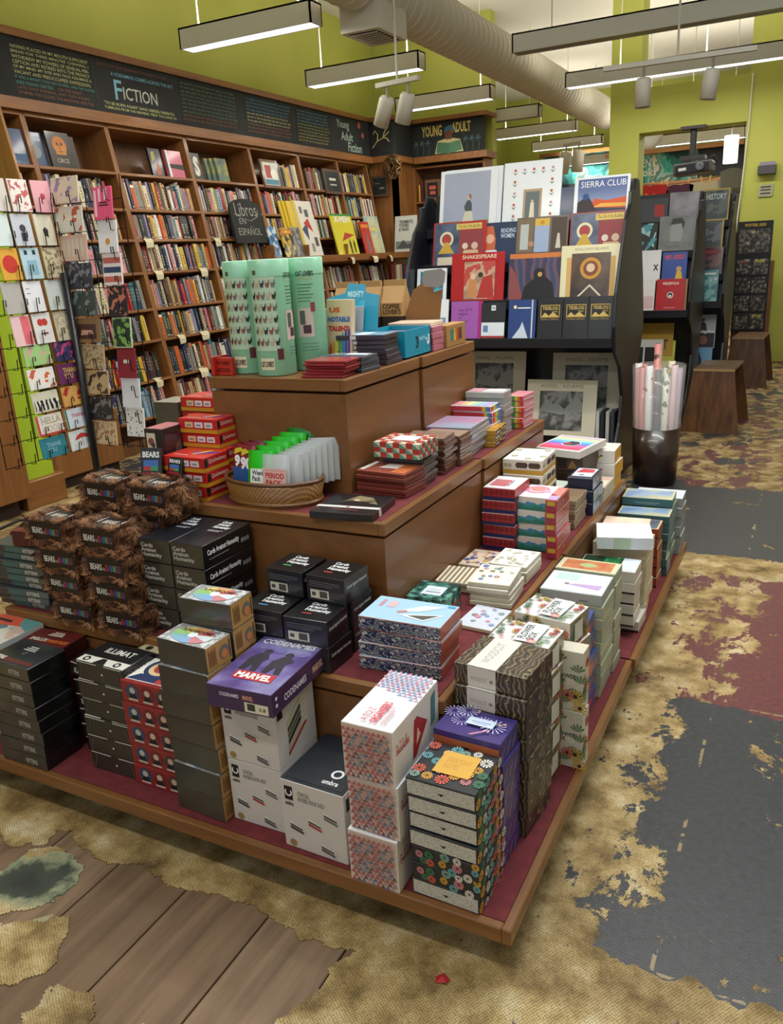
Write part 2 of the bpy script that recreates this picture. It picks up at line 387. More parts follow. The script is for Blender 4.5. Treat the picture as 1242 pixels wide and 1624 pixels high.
# high moulding along the green wall
structure('trim_1', MB().box(-4.93, -4.56, 2.2, 8.25, 2.9, 2.95, CASE2).mesh('trim_1'))
structure('trim_2', MB().box(-4.93, -4.545, 2.2, 8.22, 2.44, 2.515, CASE2).mesh('trim_2'))

# ---------------------------------------------------------------- leaning bookcases on the left wall
LA = math.atan(.18)
def lean_pt(lx, y, lz): return (-4.15 + lx * math.cos(LA) - lz * math.sin(LA), y, lx * math.sin(LA) + lz * math.cos(LA))
SH = [.25, .52, .82, 1.06, 1.34, 1.59, 1.82, 2.09]
SHL = [z / math.cos(LA) for z in SH]; HT = 2.46 / math.cos(LA)
UP = [2.98, 3.17, 3.94, 4.84, 5.76, 6.62, 7.42, 8.14]
BAYNAME = ['beside the plywood cabinet', 'behind the card spinner', 'under the FICTION lettering', 'behind the arched chalkboard', 'holding the large yellow book', 'holding the bright yellow comic', 'next to the round woven disc']
shelf_meshes = {}
for b in range(7):
    y0, y1 = UP[b], UP[b + 1]; W = y1 - y0
    root = empty('bookcase', 'leaning wooden bookcase bay ' + BAYNAME[b], 'bookcase', (-4.15, y0, 0), (0, -LA, 0), 'bookcase bays along the green wall')
    for yy in (0, W - .022): link('side_panel', bevbox(-.26, 0, yy, yy + .022, .0, HT, CASE, .002, 'side_panel'), parent=root)
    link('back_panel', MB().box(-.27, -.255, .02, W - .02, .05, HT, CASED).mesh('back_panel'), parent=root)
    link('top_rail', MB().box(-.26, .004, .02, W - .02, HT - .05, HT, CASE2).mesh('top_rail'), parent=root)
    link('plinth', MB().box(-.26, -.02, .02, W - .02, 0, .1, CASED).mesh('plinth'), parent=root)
    for z in SHL: link('shelf', bevbox(-.255, .002, .022, W - .022, z - .022, z, CASE2, .002, 'shelf'), parent=root)

# ---- books: 300 of them one by one, the rest of the rows as one mass
PAL = [('cream', '#d9cfae'), ('white', '#e8e6de'), ('black', '#1b1b1d'), ('red', '#a3262a'), ('dark blue', '#1f2e55'), ('teal', '#2a6a70'), ('orange', '#cf5f26'),
       ('grey', '#8b8983'), ('brown', '#5b3b26'), ('yellow', '#d4b13a'), ('dark green', '#24452f'), ('pink', '#d98d97'), ('light blue', '#8fb0c8'), ('maroon', '#5b1f28'), ('tan', '#b89b6b'), ('lavender', '#8d82a8')]
WT = [6, 5, 8, 4, 4, 3, 3, 4, 4, 2, 2, 2, 2, 3, 4, 2]
PAGES = mat('#d8cfb8', .8)
def book_template(ci, style):
    """unit book, spine facing +X: depth along X (0..-1), thickness along Y, height along Z"""
    k = ('book', ci, style)
    if k in MESH: return MESH[k]
    c = mat(PAL[ci][1], .5, coat=.15); dark = PAL[ci][0] in ('black', 'dark blue', 'teal', 'dark green', 'maroon', 'brown', 'red')
    ink = mat('#b5ad98' if dark else ('#5b5448' if style % 2 else '#8a4a42'), .5)
    mb = MB(); mb.box(-1, 0, 0, .1, 0, 1, c).box(-1, 0, .9, 1, 0, 1, c).box(-.04, 0, .1, .9, 0, 1, c).box(-.97, -.04, .1, .9, .02, .97, PAGES)
    z0, z1 = [(.35, .85), (.5, .9), (.25, .7)][style % 3]
    e = .003; n = [5, 7, 4][style % 3]
    for i in range(n):                                           # title strokes down the spine
        a = z0 + (z1 - z0) * i / n; b = a + (z1 - z0) / n * .62; y0, y1 = ((.38, .62), (.42, .58), (.35, .65))[style % 3]
        mb.add([(e, y0, a), (e, y1, a), (e, y1, b), (e, y0, b)], [(0, 1, 2, 3)], ink)
    mb.add([(e, .2, .06), (e, .8, .06), (e, .8, .11), (e, .2, .11)], [(0, 1, 2, 3)], ink)
    if style >= 3: mb.add([(e, .02, .88), (e, .98, .88), (e, .98, .97), (e, .02, .97)], [(0, 1, 2, 3)], mat(PAL[(ci * 5 + 3) % 16][1], .5))
    MESH[k] = mb.mesh('book_body'); return MESH[k]
mass = MB(); NB = 0
SHN = ['lowest', 'second lowest', 'third lowest', 'fourth lowest', 'fifth lowest', 'sixth lowest', 'second highest', 'highest']
SIZE = lambda th: 'slim' if th < .02 else 'thick' if th > .033 else 'medium'
BAYS = {2: 'bay under FICTION', 3: 'bay behind arched chalkboard'}
SHS = ['lowest shelf', 'second-lowest shelf', 'third-lowest shelf', 'fourth-lowest shelf', 'fifth-lowest shelf', 'sixth-lowest shelf', 'second-highest shelf', 'highest shelf']
def fill(b, s, y0, y1, single, hmax):
    global NB
    y = y0; row = []
    while y < y1:
        th = random.choice([.014, .018, .022, .026, .03, .036, .045])
        if y + th > y1: break
        row.append((y, th, min(hmax, random.uniform(.185, .235)), random.uniform(.12, .16), random.choices(range(16), WT)[0], random.randrange(6), -.012 - random.uniform(0, .02))); y += th
    for k, (y, th, h, d, ci, st, off) in enumerate(row):
        if single and NB < 300:
            o = link('book', book_template(ci, st), lean_pt(off, y, SHL[s] + .0005), (0, -LA, 0)); o.scale = (d, th - .001, h)
            l = PAL[row[k - 1][4]][0] if k else None; r = PAL[row[k + 1][4]][0] if k + 1 < len(row) else None
            nb = f'between {l} and {r} ones' if l and r else 'at the end of the row'
            tag(o, f'{SIZE(th)} {PAL[ci][0]} book {nb}, {SHS[s]}, {BAYS[b]}', 'book', f'books on the {SHN[s]} shelf of the bay {BAYNAME[b]}'); NB += 1
        else:
            x0 = off; m = mat(PAL[ci][1], .5, coat=.15)
            q = [lean_pt(a, yy, c) for a, yy, c in ((x0 - d, y, SHL[s]), (x0, y, SHL[s]), (x0, y + th - .001, SHL[s]), (x0 - d, y + th - .001, SHL[s]),
                 (x0 - d, y, SHL[s] + h), (x0, y, SHL[s] + h), (x0, y + th - .001, SHL[s] + h), (x0 - d, y + th - .001, SHL[s] + h))]
            mass.add(q, [(0, 3, 2, 1), (0, 1, 5, 4), (1, 2, 6, 5), (2, 3, 7, 6), (3, 0, 4, 7)], m); mass.add(q[4:], [(0, 1, 2, 3)], PAGES)
            ink = mat('#b5ad98' if ci in (2, 4, 5, 8, 10, 13, 3) else '#5b5448', .5); e = x0 + .0012
            for k2 in range(4):
                a = SHL[s] + h * (.35 + .12 * k2); bb = a + h * .07
                mass.add([lean_pt(e, y + th * .4, a), lean_pt(e, y + th * .6, a), lean_pt(e, y + th * .6, bb), lean_pt(e, y + th * .4, bb)], [(0, 1, 2, 3)], ink)
for b, s, single in ([(2, s, True) for s in (6, 5, 4, 3, 2, 1, 0)] + [(3, s, True) for s in (6, 5, 4, 3, 2, 1)] + [(1, s, False) for s in range(7)] + [(3, 0, False), (0, 6, False), (0, 5, False)]
                     + [(b, s, False) for b in (4, 5, 6) for s in (7, 6, 5, 3, 2)]):
    zs = SH + [2.46]; hm = zs[s + 1] - zs[s] - .035
    a = UP[b] + .026; e = UP[b + 1] - .03
    if s == 7: a = a + (.35 if b == 4 else .1 if b == 5 else .02)
    if b == 1 and s == 6: a += .02
    fill(b, s, a, e - random.choice([0, .03, .07]), single, hm)

# ---------------------------------------------------------------- chalkboard frieze
root = empty('chalkboard_frieze', 'long black chalkboard with FICTION and coloured chalk quotations above bookcases', 'chalkboard', (-4.6, 2.2, 2.515))
CB = NT('chalkboard', .75); CB.color(CB.ramp(CB.n('TexNoise', Vector=CB.coord(), Scale=5, Detail=4), [(.3, '#15181a'), (.7, '#24282a')])); CB = CB.m
link('board', MB().box(0, .025, 0, 6.03, 0, .385, CB).mesh('board'), parent=root)
def chalk(lines, parent, name='lettering'):
    """lines: (text, y0, z0, y1, z1, colour) on a board facing +X; y and z are room coordinates"""
    mb = MB()
    for s, y0, z0, y1, z1, c in lines:
        vs, fs = textgeo(s, .008); mb.add([(.0262, y0 - 2.2 + (y1 - y0) * u, z0 - 2.515 + (z1 - z0) * v) for u, v in vs], fs, mat(c, .9))
    return link(name, mb.mesh(name), parent=parent)
P1 = ['HAVING PLACED IN MY MOUTH SUFFICIENT', 'BREAD FOR THREE MINUTES\' CHEWING, I', 'WITHDREW MY POWERS OF SENSUAL PER-', 'CEPTION AND RETIRED INTO THE PRIVACY', 'OF MY MIND, MY EYES AND FACE ASSUMING A', 'VACANT AND PREOCCUPIED EXPRESSION.']
L = [(s, 3.16, 2.828 - .031 * i, 3.84 + .012 * (i == 4), 2.850 - .031 * i, '#b9bb83') for i, s in enumerate(P1)]
L += [('IT WAS A BRIGHT COLD DAY IN APRIL, AND THE CLOCKS', 3.16, 2.640, 3.87, 2.662, '#5d8d86'), ('WERE STRIKING THIRTEEN.', 3.16, 2.608, 3.48, 2.630, '#5d8d86'), ('ON THE NIGHT', 3.52, 2.608, 3.74, 2.63, '#8a5f4c'),
      ('LATE THAT EVENING, AND THEN AGAIN', 3.17, 2.577, 3.80, 2.598, '#8a5f4c'), ('STOPPED THE CLOCKS. THE MORNING AND THE', 3.17, 2.547, 3.84, 2.567, '#8a5f4c'),
      ('QUOTES OF LINES BEGINNING TO START A STORY,', 3.93, 2.842, 4.70, 2.864, '#7b4f49'), ('A SCREAMING COMES ACROSS THE SKY', 4.06, 2.790, 4.76, 2.815, '#6fa9c4'),
      ('F', 4.08, 2.625, 4.16, 2.765, '#7fb7cf'), ('ICTION', 4.17, 2.635, 4.55, 2.725, '#b8bcb6'), ('"TO BE BORN AGAIN" SANG GIBREEL FARISHTA', 3.95, 2.580, 4.74, 2.602, '#b9bb83'), ('TUMBLING FROM THE HEAVENS, "FIRST YOU HAVE TO', 3.95, 2.548, 4.76, 2.570, '#b9bb83')]
rnd = random.Random(3)
BARS = []
def para(y0, y1, z1, n, dz, cols):                               # chalk writing too small to read: word-length strokes
    for i in range(n):
        y = y0
        while y < y1 - .04:
            wl = rnd.uniform(.02, .075); BARS.append((y, z1 - dz * i - rnd.uniform(.013, .018), min(y1, y + wl), z1 - dz * i, cols[i * len(cols) // n])); y += wl + .012
para(4.86, 5.62, 2.862, 10, .031, ['#4b6352', '#4b6352', '#4b6352', '#6b473c']); para(5.78, 6.52, 2.86, 10, .031, ['#416a7e', '#8b8864', '#6b473c']); para(6.66, 7.30, 2.86, 10, .031, ['#4c7386', '#76814d', '#868152'])
L += [('Young', 7.46, 2.75, 7.74, 2.86, '#a9c0b8'), ('Adult', 7.55, 2.65, 7.82, 2.74, '#a9c0b8'), ('Fiction', 7.70, 2.54, 8.02, 2.64, '#a9c0b8')]
chalk(L, root)
mb = MB()
for y0, z0, y1, z1, c in BARS:
    for k in range(3):
        a = y0 + (y1 - y0) * k / 3; b = a + (y1 - y0) * .24
        mb.add([(.0262, a - 2.2, z0 - 2.515), (.0262, b - 2.2, z0 - 2.515), (.0262, b - 2.2 + .002, z1 - 2.515), (.0262, a - 2.2, z1 - 2.515 - .003)], [(0, 1, 2, 3)], mat(c, .9))
link('small_lettering', mb.mesh('small_lettering'), parent=root, kind='stuff')
dv = MB()
for y in (3.88, 4.80, 5.69, 6.58, 7.36): dv.box(.0255, .0268, y - 2.2, y - 2.194, .03, .36, mat('#3f4a44', .9))
link('dividing_lines', dv.mesh('dividing_lines'), parent=root)
fl = MB()
for y, z, r, c in ((7.98, 2.84, .035, '#a4553f'), (8.06, 2.74, .03, '#a4553f')):
    fl.add([(.0262, y - 2.2 + r * math.cos(a), z - 2.515 + r * math.sin(a)) for a in [i * PI / 8 for i in range(16)]], [tuple(range(16))], mat(c, .9))
link('chalk_flowers', fl.mesh('chalk_flowers'), parent=root)
# corner pieces and YOUNG ADULT board
cp = empty('chalkboard_corner', 'black chalkboard corner with pale leafy scroll beside the YOUNG ADULT board', 'chalkboard', (-4.6, 8.25, 2.515))
link('front_board', MB().box(.0, .33, 0, .02, 0, .385, CB).mesh('front_board'), parent=cp)
link('return_board', MB().box(.31, .33, .02, .55, 0, .385, CB).mesh('return_board'), parent=cp)
for z0, z1 in ((.385, .43), (-.07, 0)): link('moulding', MB().box(-.02, .36, -.03, .54, z0, z1, CASE2).mesh('moulding'), parent=cp)
sc = MB()
for pts in ([(.05, .10), (.12, .17), (.2, .2), (.28, .26)], [(.12, .17), (.13, .24), (.09, .29), (.07, .25)], [(.2, .2), (.25, .19), (.28, .15)], [(.2, .2), (.22, .26), (.26, .31)]):
    sc.tube([(x, -.002, z) for x, z in pts], .007, mat('#b3a774', .9), 5)
link('chalk_scroll', sc.mesh('chalk_scroll'), parent=cp)
ya = empty('chalkboard_sign', 'black YOUNG ADULT chalkboard with a reader holding an open book', 'chalkboard', (-4.29, 8.8, 2.515))
link('board', MB().box(0, .97, 0, .02, 0, .385, CB).mesh('board'), parent=ya)
for z0, z1 in ((.385, .43), (-.075, 0)): link('moulding', MB().box(.06, 1.02, -.06, .3, z0, z1, CASE2).mesh('moulding'), parent=ya)
mb = MB()
for s, x0, z0, x1, z1 in (('YOUNG', .15, .22, .42, .345), ('ADULT', .55, .235, .80, .35)):
    vs, fs = textgeo(s, .03); mb.add([(x0 + (x1 - x0) * u, -.002, z0 + (z1 - z0) * v) for u, v in vs], fs, mat('#c9b867', .9))
link('lettering', mb.mesh('lettering'), parent=ya)
mb = MB(); q = lambda P, c: mb.add([(x, -.0025 - .0004 * len(mb.mats), z) for x, z in P], [tuple(range(len(P)))], mat(c, .9))
q([(.32, .02), (.70, .02), (.66, .16), (.56, .18), (.46, .18), (.36, .16)], '#c9bf8a'); q([(.47, .17), (.55, .17), (.56, .25), (.53, .29), (.48, .28), (.46, .24)], '#6d4433')
q([(.44, .24), (.47, .31), (.54, .33), (.60, .26), (.57, .25), (.52, .28), (.47, .26)], '#3d6d86'); q([(.34, .03), (.51, .01), (.51, .13), (.36, .15)], '#4f7a5c'); q([(.51, .01), (.68, .04), (.66, .15), (.51, .13)], '#58866a')
link('chalk_reader', mb.mesh('chalk_reader'), parent=ya)
mb = MB()
for x in (.08, .16, .24, .74, .82, .9):
    mb.tube([(x, -.002, .02), (x + .01, -.002, .1), (x - .01, -.002, .17)], .004, mat('#4c6a5a', .9), 4)
    for a in range(5): mb.tube([(x - .01, -.002, .15), (x - .01 + .04 * math.cos(a), -.002, .15 + .04 * math.sin(a))], .004, mat('#5b7a86', .9), 4)
link('chalk_plants', mb.mesh('chalk_plants'), parent=ya)
# corner cabinet panel and YA bookcase
structure('wall_panel', MB().box(-4.62, -4.29, 8.27, 8.4, 0, 2.45, CASE).box(-4.32, -4.29, 8.27, 8.82, 0, 2.45, CASE).mesh('wall_panel'))
yb = empty('bookcase', 'wooden bookcase under the YOUNG ADULT chalkboard', 'bookcase', (-4.29, 8.82, 0))
for x in (0, .94): link('side_panel', MB().box(x, x + .025, 0, .27, 0, 2.43, CASE).mesh('side_panel'), parent=yb)
link('back_panel', MB().box(.02, .95, .25, .27, 0, 2.43, CASED).mesh('back_panel'), parent=yb)
for z in (.3, .65, 1.0, 1.35, 1.68, 2.0, 2.41): link('shelf', MB().box(.025, .94, .0, .25, z - .022, z, CASE2).mesh('shelf'), parent=yb)
def mass_row(x0, x1, yf, z, hmax, face='y'):
    x = x0
    while x < x1 - .05:
        th = random.uniform(.015, .045); h = min(hmax, random.uniform(.17, .24)); m = mat(PAL[random.choices(range(16), WT)[0]][1], .5, coat=.15)
        if face == 'y': mass.box(x, x + th - .001, yf, yf + .15, z, z + h, m)
        else: mass.box(yf - .15, yf, x, x + th - .001, z, z + h, m)
        x += th
for z in (1.35, 1.68, 2.0): mass_row(-4.24, -3.36, 8.86, z, .27)
mass_row(-4.24, -3.36, 8.86, 1.0, .27)

# ================================================================ CEILING FIXTURES
LAMP = mat('#d2d0c4', .5); LENS = mat('#f4faff', .4, emit=4.5); LENS_OFF = mat('#77756c', .4)
def pendant(x0, x1, y, z, label, lit=True, power=24, dy=.15, h=.14, wires=None):
    L = x1 - x0
    r = empty('pendant_light', label, 'light fixture', (x0, y, z), group='long pendant light fixtures')
    b = MB(); b.box(0, L, 0, .012, 0, h, LAMP).box(0, L, dy - .012, dy, 0, h, LAMP).box(0, L, 0, dy, h - .012, h, LAMP).box(0, .012, 0, dy, 0, h, LAMP).box(L - .012, L, 0, dy, 0, h, LAMP)
    link('housing', b.mesh('housing'), parent=r)
    link('diffuser', MB().box(.012, L - .012, .012, dy - .012, .004, .014, LENS if lit else LENS_OFF).mesh('diffuser'), parent=r)
    for f in (wires or (.12, .88)): link('suspension_rod', MB().tube([(L * f, dy / 2, h), (L * f, dy / 2, 4.07 - z)], .006, mat('#e4e2d6', .5), 6).mesh('suspension_rod'), parent=r)
    if lit:
        a = area_light('fixture_light', (L / 2, dy / 2, -.004), (0, 0, 0), L - .04, dy - .04, power, (1, .945, .84)); a.parent = r
        u = area_light('added_uplight', (L / 2, dy / 2, h + .006), (PI, 0, 0), L - .04, dy - .04, power * .9, (1, .95, .84)); u.parent = r  # added light over the closed housing, brightens upper walls and ceiling
    return r
pendant(-3.98, -2.83, 4.19, 2.9, 'lit grey pendant fixture over the FICTION end of the bookcases')
pendant(-4.01, -2.85, 5.96, 2.9, 'lit grey pendant fixture in front of the green wall corner')
pendant(-4.0, -2.87, 7.80, 2.9, 'lit grey pendant fixture behind the two twin white spotlights')
pendant(-3.98, -2.82, 9.36, 2.9, 'unlit grey pendant fixture beyond the YOUNG ADULT board', False)
pendant(-3.98, -2.79, 11.0, 2.9, 'lit grey pendant fixture under the duct, above the tall calendars')
pendant(-4.03, -2.87, 12.9, 2.9, 'lit grey pendant fixture behind the small far pair of spotlights')
pendant(-4.0, -2.0, 14.4, 2.75, 'lit grey pendant fixture near the far wall mural', h=.16)
pendant(-2.02, .6, 6.0, 2.9, 'long unlit grey pendant fixture in front of the partition', False)
pendant(-2.08, .6, 7.84, 2.9, 'long lit grey pendant fixture just before the green partition', power=52, wires=(.2, .5, .8))
pendant(-2.05, -1.0, 9.9, 2.72, 'short lit grey pendant fixture right behind the partition edge')
pendant(-2.2, .5, 11.4, 2.62, 'lit grey pendant fixture seen through the partition opening', power=60)
pendant(-.85, 1.6, 2.2, 2.9, 'unseen lit grey pendant fixture above the far table end, placed to brighten calendars', power=62)  # out of view, placed and strengthened to brighten the calendar rack
pendant(-3.98, -2.83, 2.3, 2.9, 'lit grey pendant fixture above the card spinner')
pendant(-2.05, .5, 1.2, 2.9, 'lit grey pendant fixture above the middle of the display table', power=40)
pendant(-2.05, .5, -1.2, 2.9, 'lit grey pendant fixture above the front of the display table', power=40)
# round duct with ribs and a vent box
du = empty('air_duct', 'large ribbed white spiral air duct under the ceiling', 'duct', (-2.6, 3.2, 3.18)); DM = mat('#c9c2b2', .55)
link('pipe', MB().tube([(0, y * .4, 0) for y in range(23)], .2, DM, 28).mesh('pipe', True), parent=du)
rb = MB()
for i in range(70): rb.lathe([(.2, 0), (.209, .006), (.209, .016), (.2, .022)], DM, 24)
for i in range(70):
    for j in range(96):
        v = rb.v[i * 96 + j]; rb.v[i * 96 + j] = (v[0], .05 + i * .125 + v[2], v[1])
link('ribs', rb.mesh('ribs', True), parent=du)
vb = MB().box(-.15, .15, 1.25, 1.7, -.32, -.12, DM).box(-.11, .11, 1.3, 1.65, -.325, -.315, mat('#24211e', .8))
for k in range(7): vb.box(-.11, .11, 1.31 + k * .05, 1.32 + k * .05, -.332, -.32, DM)
link('vent', vb.mesh('vent'), parent=du)
# track spotlights
SPOT = mat('#c9c3b4', .5)
def track(loc, length, rz, heads, label, top=4.07, s=1.0):
    r = empty('track_light', label, 'spotlight', loc, (0, 0, rz), 'track spotlights')
    link('track', MB().box(-length / 2, length / 2, -.018, .018, 0, .03, SPOT).mesh('track'), parent=r)
    link('rod', MB().tube([(0, 0, .03), (0, 0, top - loc[2])], .008, SPOT, 6).mesh('rod'), parent=r)
    for hx, ax, ay in heads:
        mb = MB(); rr = .065 * s; ln = .23 * s
        mb.lathe([(0, .0), (rr * .8, .0), (rr, -.02), (rr, -ln), (rr * .93, -ln), (rr * .85, -ln + .03), (0, -ln + .05)], SPOT, 24)
        hd = link('lamp_head', mb.mesh('lamp_head', True), (hx, 0, -.07), (ax, ay, 0), parent=r)
        link('stem', MB().tube([(hx, 0, 0), (hx, 0, -.075)], .01, mat('#8b8578'), 6).mesh('stem'), parent=r)
        link('bulb', MB().lathe([(0, -ln + .052), (rr * .6, -ln + .047), (rr * .6, -ln + .042), (0, -ln + .04)], mat('#ffd9b0', .4, emit=2), 16).mesh('bulb'), parent=hd)
        l = bpy.data.lights.new('spot', 'SPOT'); l.energy = 14; l.color = (1, .86, .7); l.spot_size = 1.1; l.shadow_soft_size = .04
        so = bpy.data.objects.new('spot', l); COL.objects.link(so); so.parent = hd; so.location = (0, 0, -ln + .02)
track((-2.35, 4.5, 2.50), .36, -.15, ((-.09, .15, .5), (.09, .1, .4)), 'twin white track spotlights over the leaning bookcases', s=.85)
track((-.55, 5.0, 2.47), .95, .05, ((-.21, 0, 0), (.22, 0, .12)), 'pair of white cylinder spotlights on a long track before the partition', s=.78)
track((-2.62, 10.2, 2.62), .32, -.5, ((-.11, .1, .35), (.11, .1, .2)), 'small far pair of white spotlights behind the floral calendar', top=2.975, s=1.15)
fb = empty('ceiling_fan', 'ceiling fan with pale blades near the top edge', 'fan', (-.55, 3.45, 2.98))
link('hub', MB().lathe([(0, .1), (.09, .1), (.1, .04), (.1, 0), (.05, -.05), (0, -.05)], LAMP, 20).mesh('hub', True), parent=fb)
for a in (3.6, 5.7, 1.5): link('blade', bevbox(.1, .55, -.07, .07, .0, .012, mat('#a79a95', .5), .004, 'blade'), rot=(.2, 0, a), parent=fb)
link('rod', MB().tube([(0, 0, .1), (0, 0, 1.09)], .015, LAMP, 8).mesh('rod'), parent=fb)
fb.location = (-.62, 3.3, 2.86)

# ================================================================ FAR ROOM
def part_box(name, parent, *a): return link(name, MB().box(*a).mesh(name), parent=parent)
PINE = wood('#a87443', '#c8935b', .5, 'X', 2.5)
MURAL = pat('noise', 2.2, [(.0, '#15403f'), (.42, '#1f6b66'), (.5, '#3f9c8e'), (.55, '#8fb7ac'), (.6, '#5d7f74'), (.68, '#c9cbb4')], .7, detail=4, dist=1.2)
mu = empty('mural_frieze', 'teal painted mural lettered CHILDRENs Books on far shelves', 'mural', (-2.75, 12.9, 2.25))
part_box('panel', mu, 0, 1.35, 0, .03, 0, .42, MURAL); part_box('dark_panel', mu, 1.35, 2.9, 0, .03, .02, .42, mat('#272c33', .7))
part_box('moulding', mu, -.05, 2.95, -.06, .1, .42, .48, PINE)
mb = MB()
for s, x0, z0, x1, z1 in (("CHILDREN's", .1, .23, .72, .36), ('Books', .38, .10, .74, .22)):
    vs, fs = textgeo(s, .02); mb.add([(x0 + (x1 - x0) * u, -.003, z0 + (z1 - z0) * v) for u, v in vs], fs, mat('#cfd3bf', .8))
link('lettering', mb.mesh('lettering'), parent=mu)
fs_ = empty('bookcase', 'pine shelving behind the hanging shirts under the teal mural', 'bookcase', (-2.75, 12.9, 0))
part_box('frame', fs_, -.05, 2.95, -.02, .35, 2.14, 2.25, PINE); part_box('back_panel', fs_, 0, 1.6, .3, .33, .2, 2.14, mat('#4a2a1c', .7))
for x in (0, .75, 1.5): part_box('side_panel', fs_, x, x + .05, 0, .33, 0, 2.14, PINE)
for z in (.5, .9, 1.3, 1.7): part_box('shelf', fs_, 0, 1.55, 0, .3, z, z + .03, PINE)
for z in (.53, .93, 1.33, 1.73): mass_row(-2.7, -1.25, 12.95, z, .25)
# second mural wall left of the partition
m2 = empty('mural_frieze', 'dark teal painted mural seen left of the green partition', 'mural', (-4.35, 14.6, 2.45))
part_box('panel', m2, 0, 2.2, 0, .03, 0, .5, MURAL); part_box('moulding', m2, -.05, 2.25, -.05, .05, .5, .56, CASE2)
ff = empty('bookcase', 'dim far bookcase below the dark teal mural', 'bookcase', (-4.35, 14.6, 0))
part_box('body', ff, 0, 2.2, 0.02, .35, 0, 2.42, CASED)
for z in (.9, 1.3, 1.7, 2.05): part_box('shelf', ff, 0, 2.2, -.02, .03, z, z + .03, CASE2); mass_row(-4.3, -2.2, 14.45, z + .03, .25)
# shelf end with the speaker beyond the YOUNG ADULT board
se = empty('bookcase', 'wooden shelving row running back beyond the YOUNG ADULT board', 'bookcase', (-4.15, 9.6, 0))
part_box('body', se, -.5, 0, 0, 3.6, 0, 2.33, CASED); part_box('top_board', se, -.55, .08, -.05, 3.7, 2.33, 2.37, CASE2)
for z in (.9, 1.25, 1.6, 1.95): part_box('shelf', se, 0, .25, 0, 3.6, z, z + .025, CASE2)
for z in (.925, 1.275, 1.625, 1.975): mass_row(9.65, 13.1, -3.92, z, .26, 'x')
sp = empty('loudspeaker', 'small loudspeaker with wooden cabinet on top of far shelving', 'speaker', (-3.86, 10.0, 2.37), (0, 0, -.15))
part_box('cabinet', sp, -.16, 0, 0, .2, 0, .24, CASE2); part_box('grille', sp, 0, .17, -.012, 0.19, 0, .24, mat('#17181a', .5))
link('cone', MB().lathe([(.055, 0), (.045, -.01), (.0, -.02)], mat('#8a8d90', .4), 20).mesh('cone', True), (.085, -.014, .1), (-PI / 2, 0, 0), parent=sp)
# hanging shirts on a line
ln_ = empty('clothes_line', 'dark cord strung with clothes pegs below the mural', 'cord', (-1.95, 11.2, 2.11))
link('cord', MB().tube([(-.1, 0, .02), (.35, 0, -.01), (.8, 0, .0), (1.15, 0, .05), (1.45, 0, .17)], .005, mat('#28261f'), 5).mesh('cord'), parent=ln_)
for i, x in enumerate((-.02, .3, .38, .66, .83, .93, 1.12, 1.28)): link('clothes_peg', MESH.setdefault('peg', MB().box(-.008, .008, -.012, .012, -.05, .06, mat('#c39a63')).mesh('clothes_peg')), (x, 0, .015 * (x > 1)), (0, .25 if i % 2 else -.2, 0), parent=ln_)
def shirt(x, y, z, w, h, c, label, deco=None):
    r = empty('hanging_shirt', label, 'shirt', (x, y, z), group='shirts pegged to the line')
    P = [(-.5, -.05), (-.28, .0), (-.12, -.01), (0, -.04), (.12, -.01), (.28, 0), (.5, -.06), (.44, -.36), (.3, -.30), (.29, -1), (-.29, -1), (-.3, -.30), (-.45, -.35)]
    vs = []; N = len(P)
    b = MB().prism([(a * w, c2 * h) for a, c2 in P], 'y', -.012, .012, mat(c, .9))
    link('cloth', b.mesh('cloth'), parent=r)
    if deco: deco(r)
def deco_tx(s, c, z):
    def f(r):
        vs, fs = textgeo(s, .02); link('lettering', MB().add([(-.1 + .2 * u, -.0135, z + .06 * v) for u, v in vs], fs, mat(c, .9)).mesh('lettering'), parent=r)
    return f
def deco_blob(c):
    def f(r):
        P = [(-.1, -.28), (-.12, -.16), (-.05, -.1), (.0, -.14), (.06, -.11), (.11, -.17), (.12, -.28)]
        link('print', MB().add([(x, -.0135, z) for x, z in P], [tuple(range(7))], mat(c, .9)).mesh('print'), parent=r)
    return f
shirt(-1.78, 11.17, 2.11, .46, .42, '#a31f22', 'small red shirt with orange print on the line', deco_blob('#c2602c'))
shirt(-1.38, 11.17, 2.09, .34, .4, '#4b2740', 'small plum coloured shirt on the line')
shirt(-1.06, 11.17, 2.10, .42, .45, '#b5a98c', 'small beige shirt on the line')
shirt(-.66, 11.14, 2.12, .5, .52, '#8a8577', 'small grey shirt with orange animal print on the line', deco_blob('#b56a1e'))
shirt(-.47, 9.55, 2.12, .5, .72, '#76736a', 'larger grey shirt with dark lettering hanging beside the partition', deco_tx('SO MANY\nTHINGS', '#2b2b2b', -.28))
tr = empty('hanging_trousers', 'dark shorts hanging below the larger grey shirt', 'clothing', (-.46, 9.55, 1.412))
bpy.data.objects['hanging_shirt.004'].name; link('hanger_cord', MB().tube([(0, 0, -.01), (0, -.12, .2), (0, -.25, .42)], .004, mat('#28261f'), 5).mesh('hanger_cord'), parent=bpy.data.objects['hanging_shirt.004'])
link('cloth', MB().prism([(-.16, 0), (.16, 0), (.2, -.55), (.02, -.55), (0, -.2), (-.02, -.55), (-.2, -.55)], 'y', -.02, .02, mat('#25272c', .9)).mesh('cloth'), parent=tr)
rs = empty('book_table', 'small wooden shelf stacked with red books beside the magazine rack', 'shelf', (-.83, 8.3, 0))
part_box('post', rs, 0, .05, 0, .3, 0, 1.2, CASE); part_box('post', rs, .36, .41, 0, .3, 0, 1.2, CASED)
for z in (.4, .8, .98): part_box('shelf', rs, .05, .36, 0, .3, z, z + .03, CASE2)
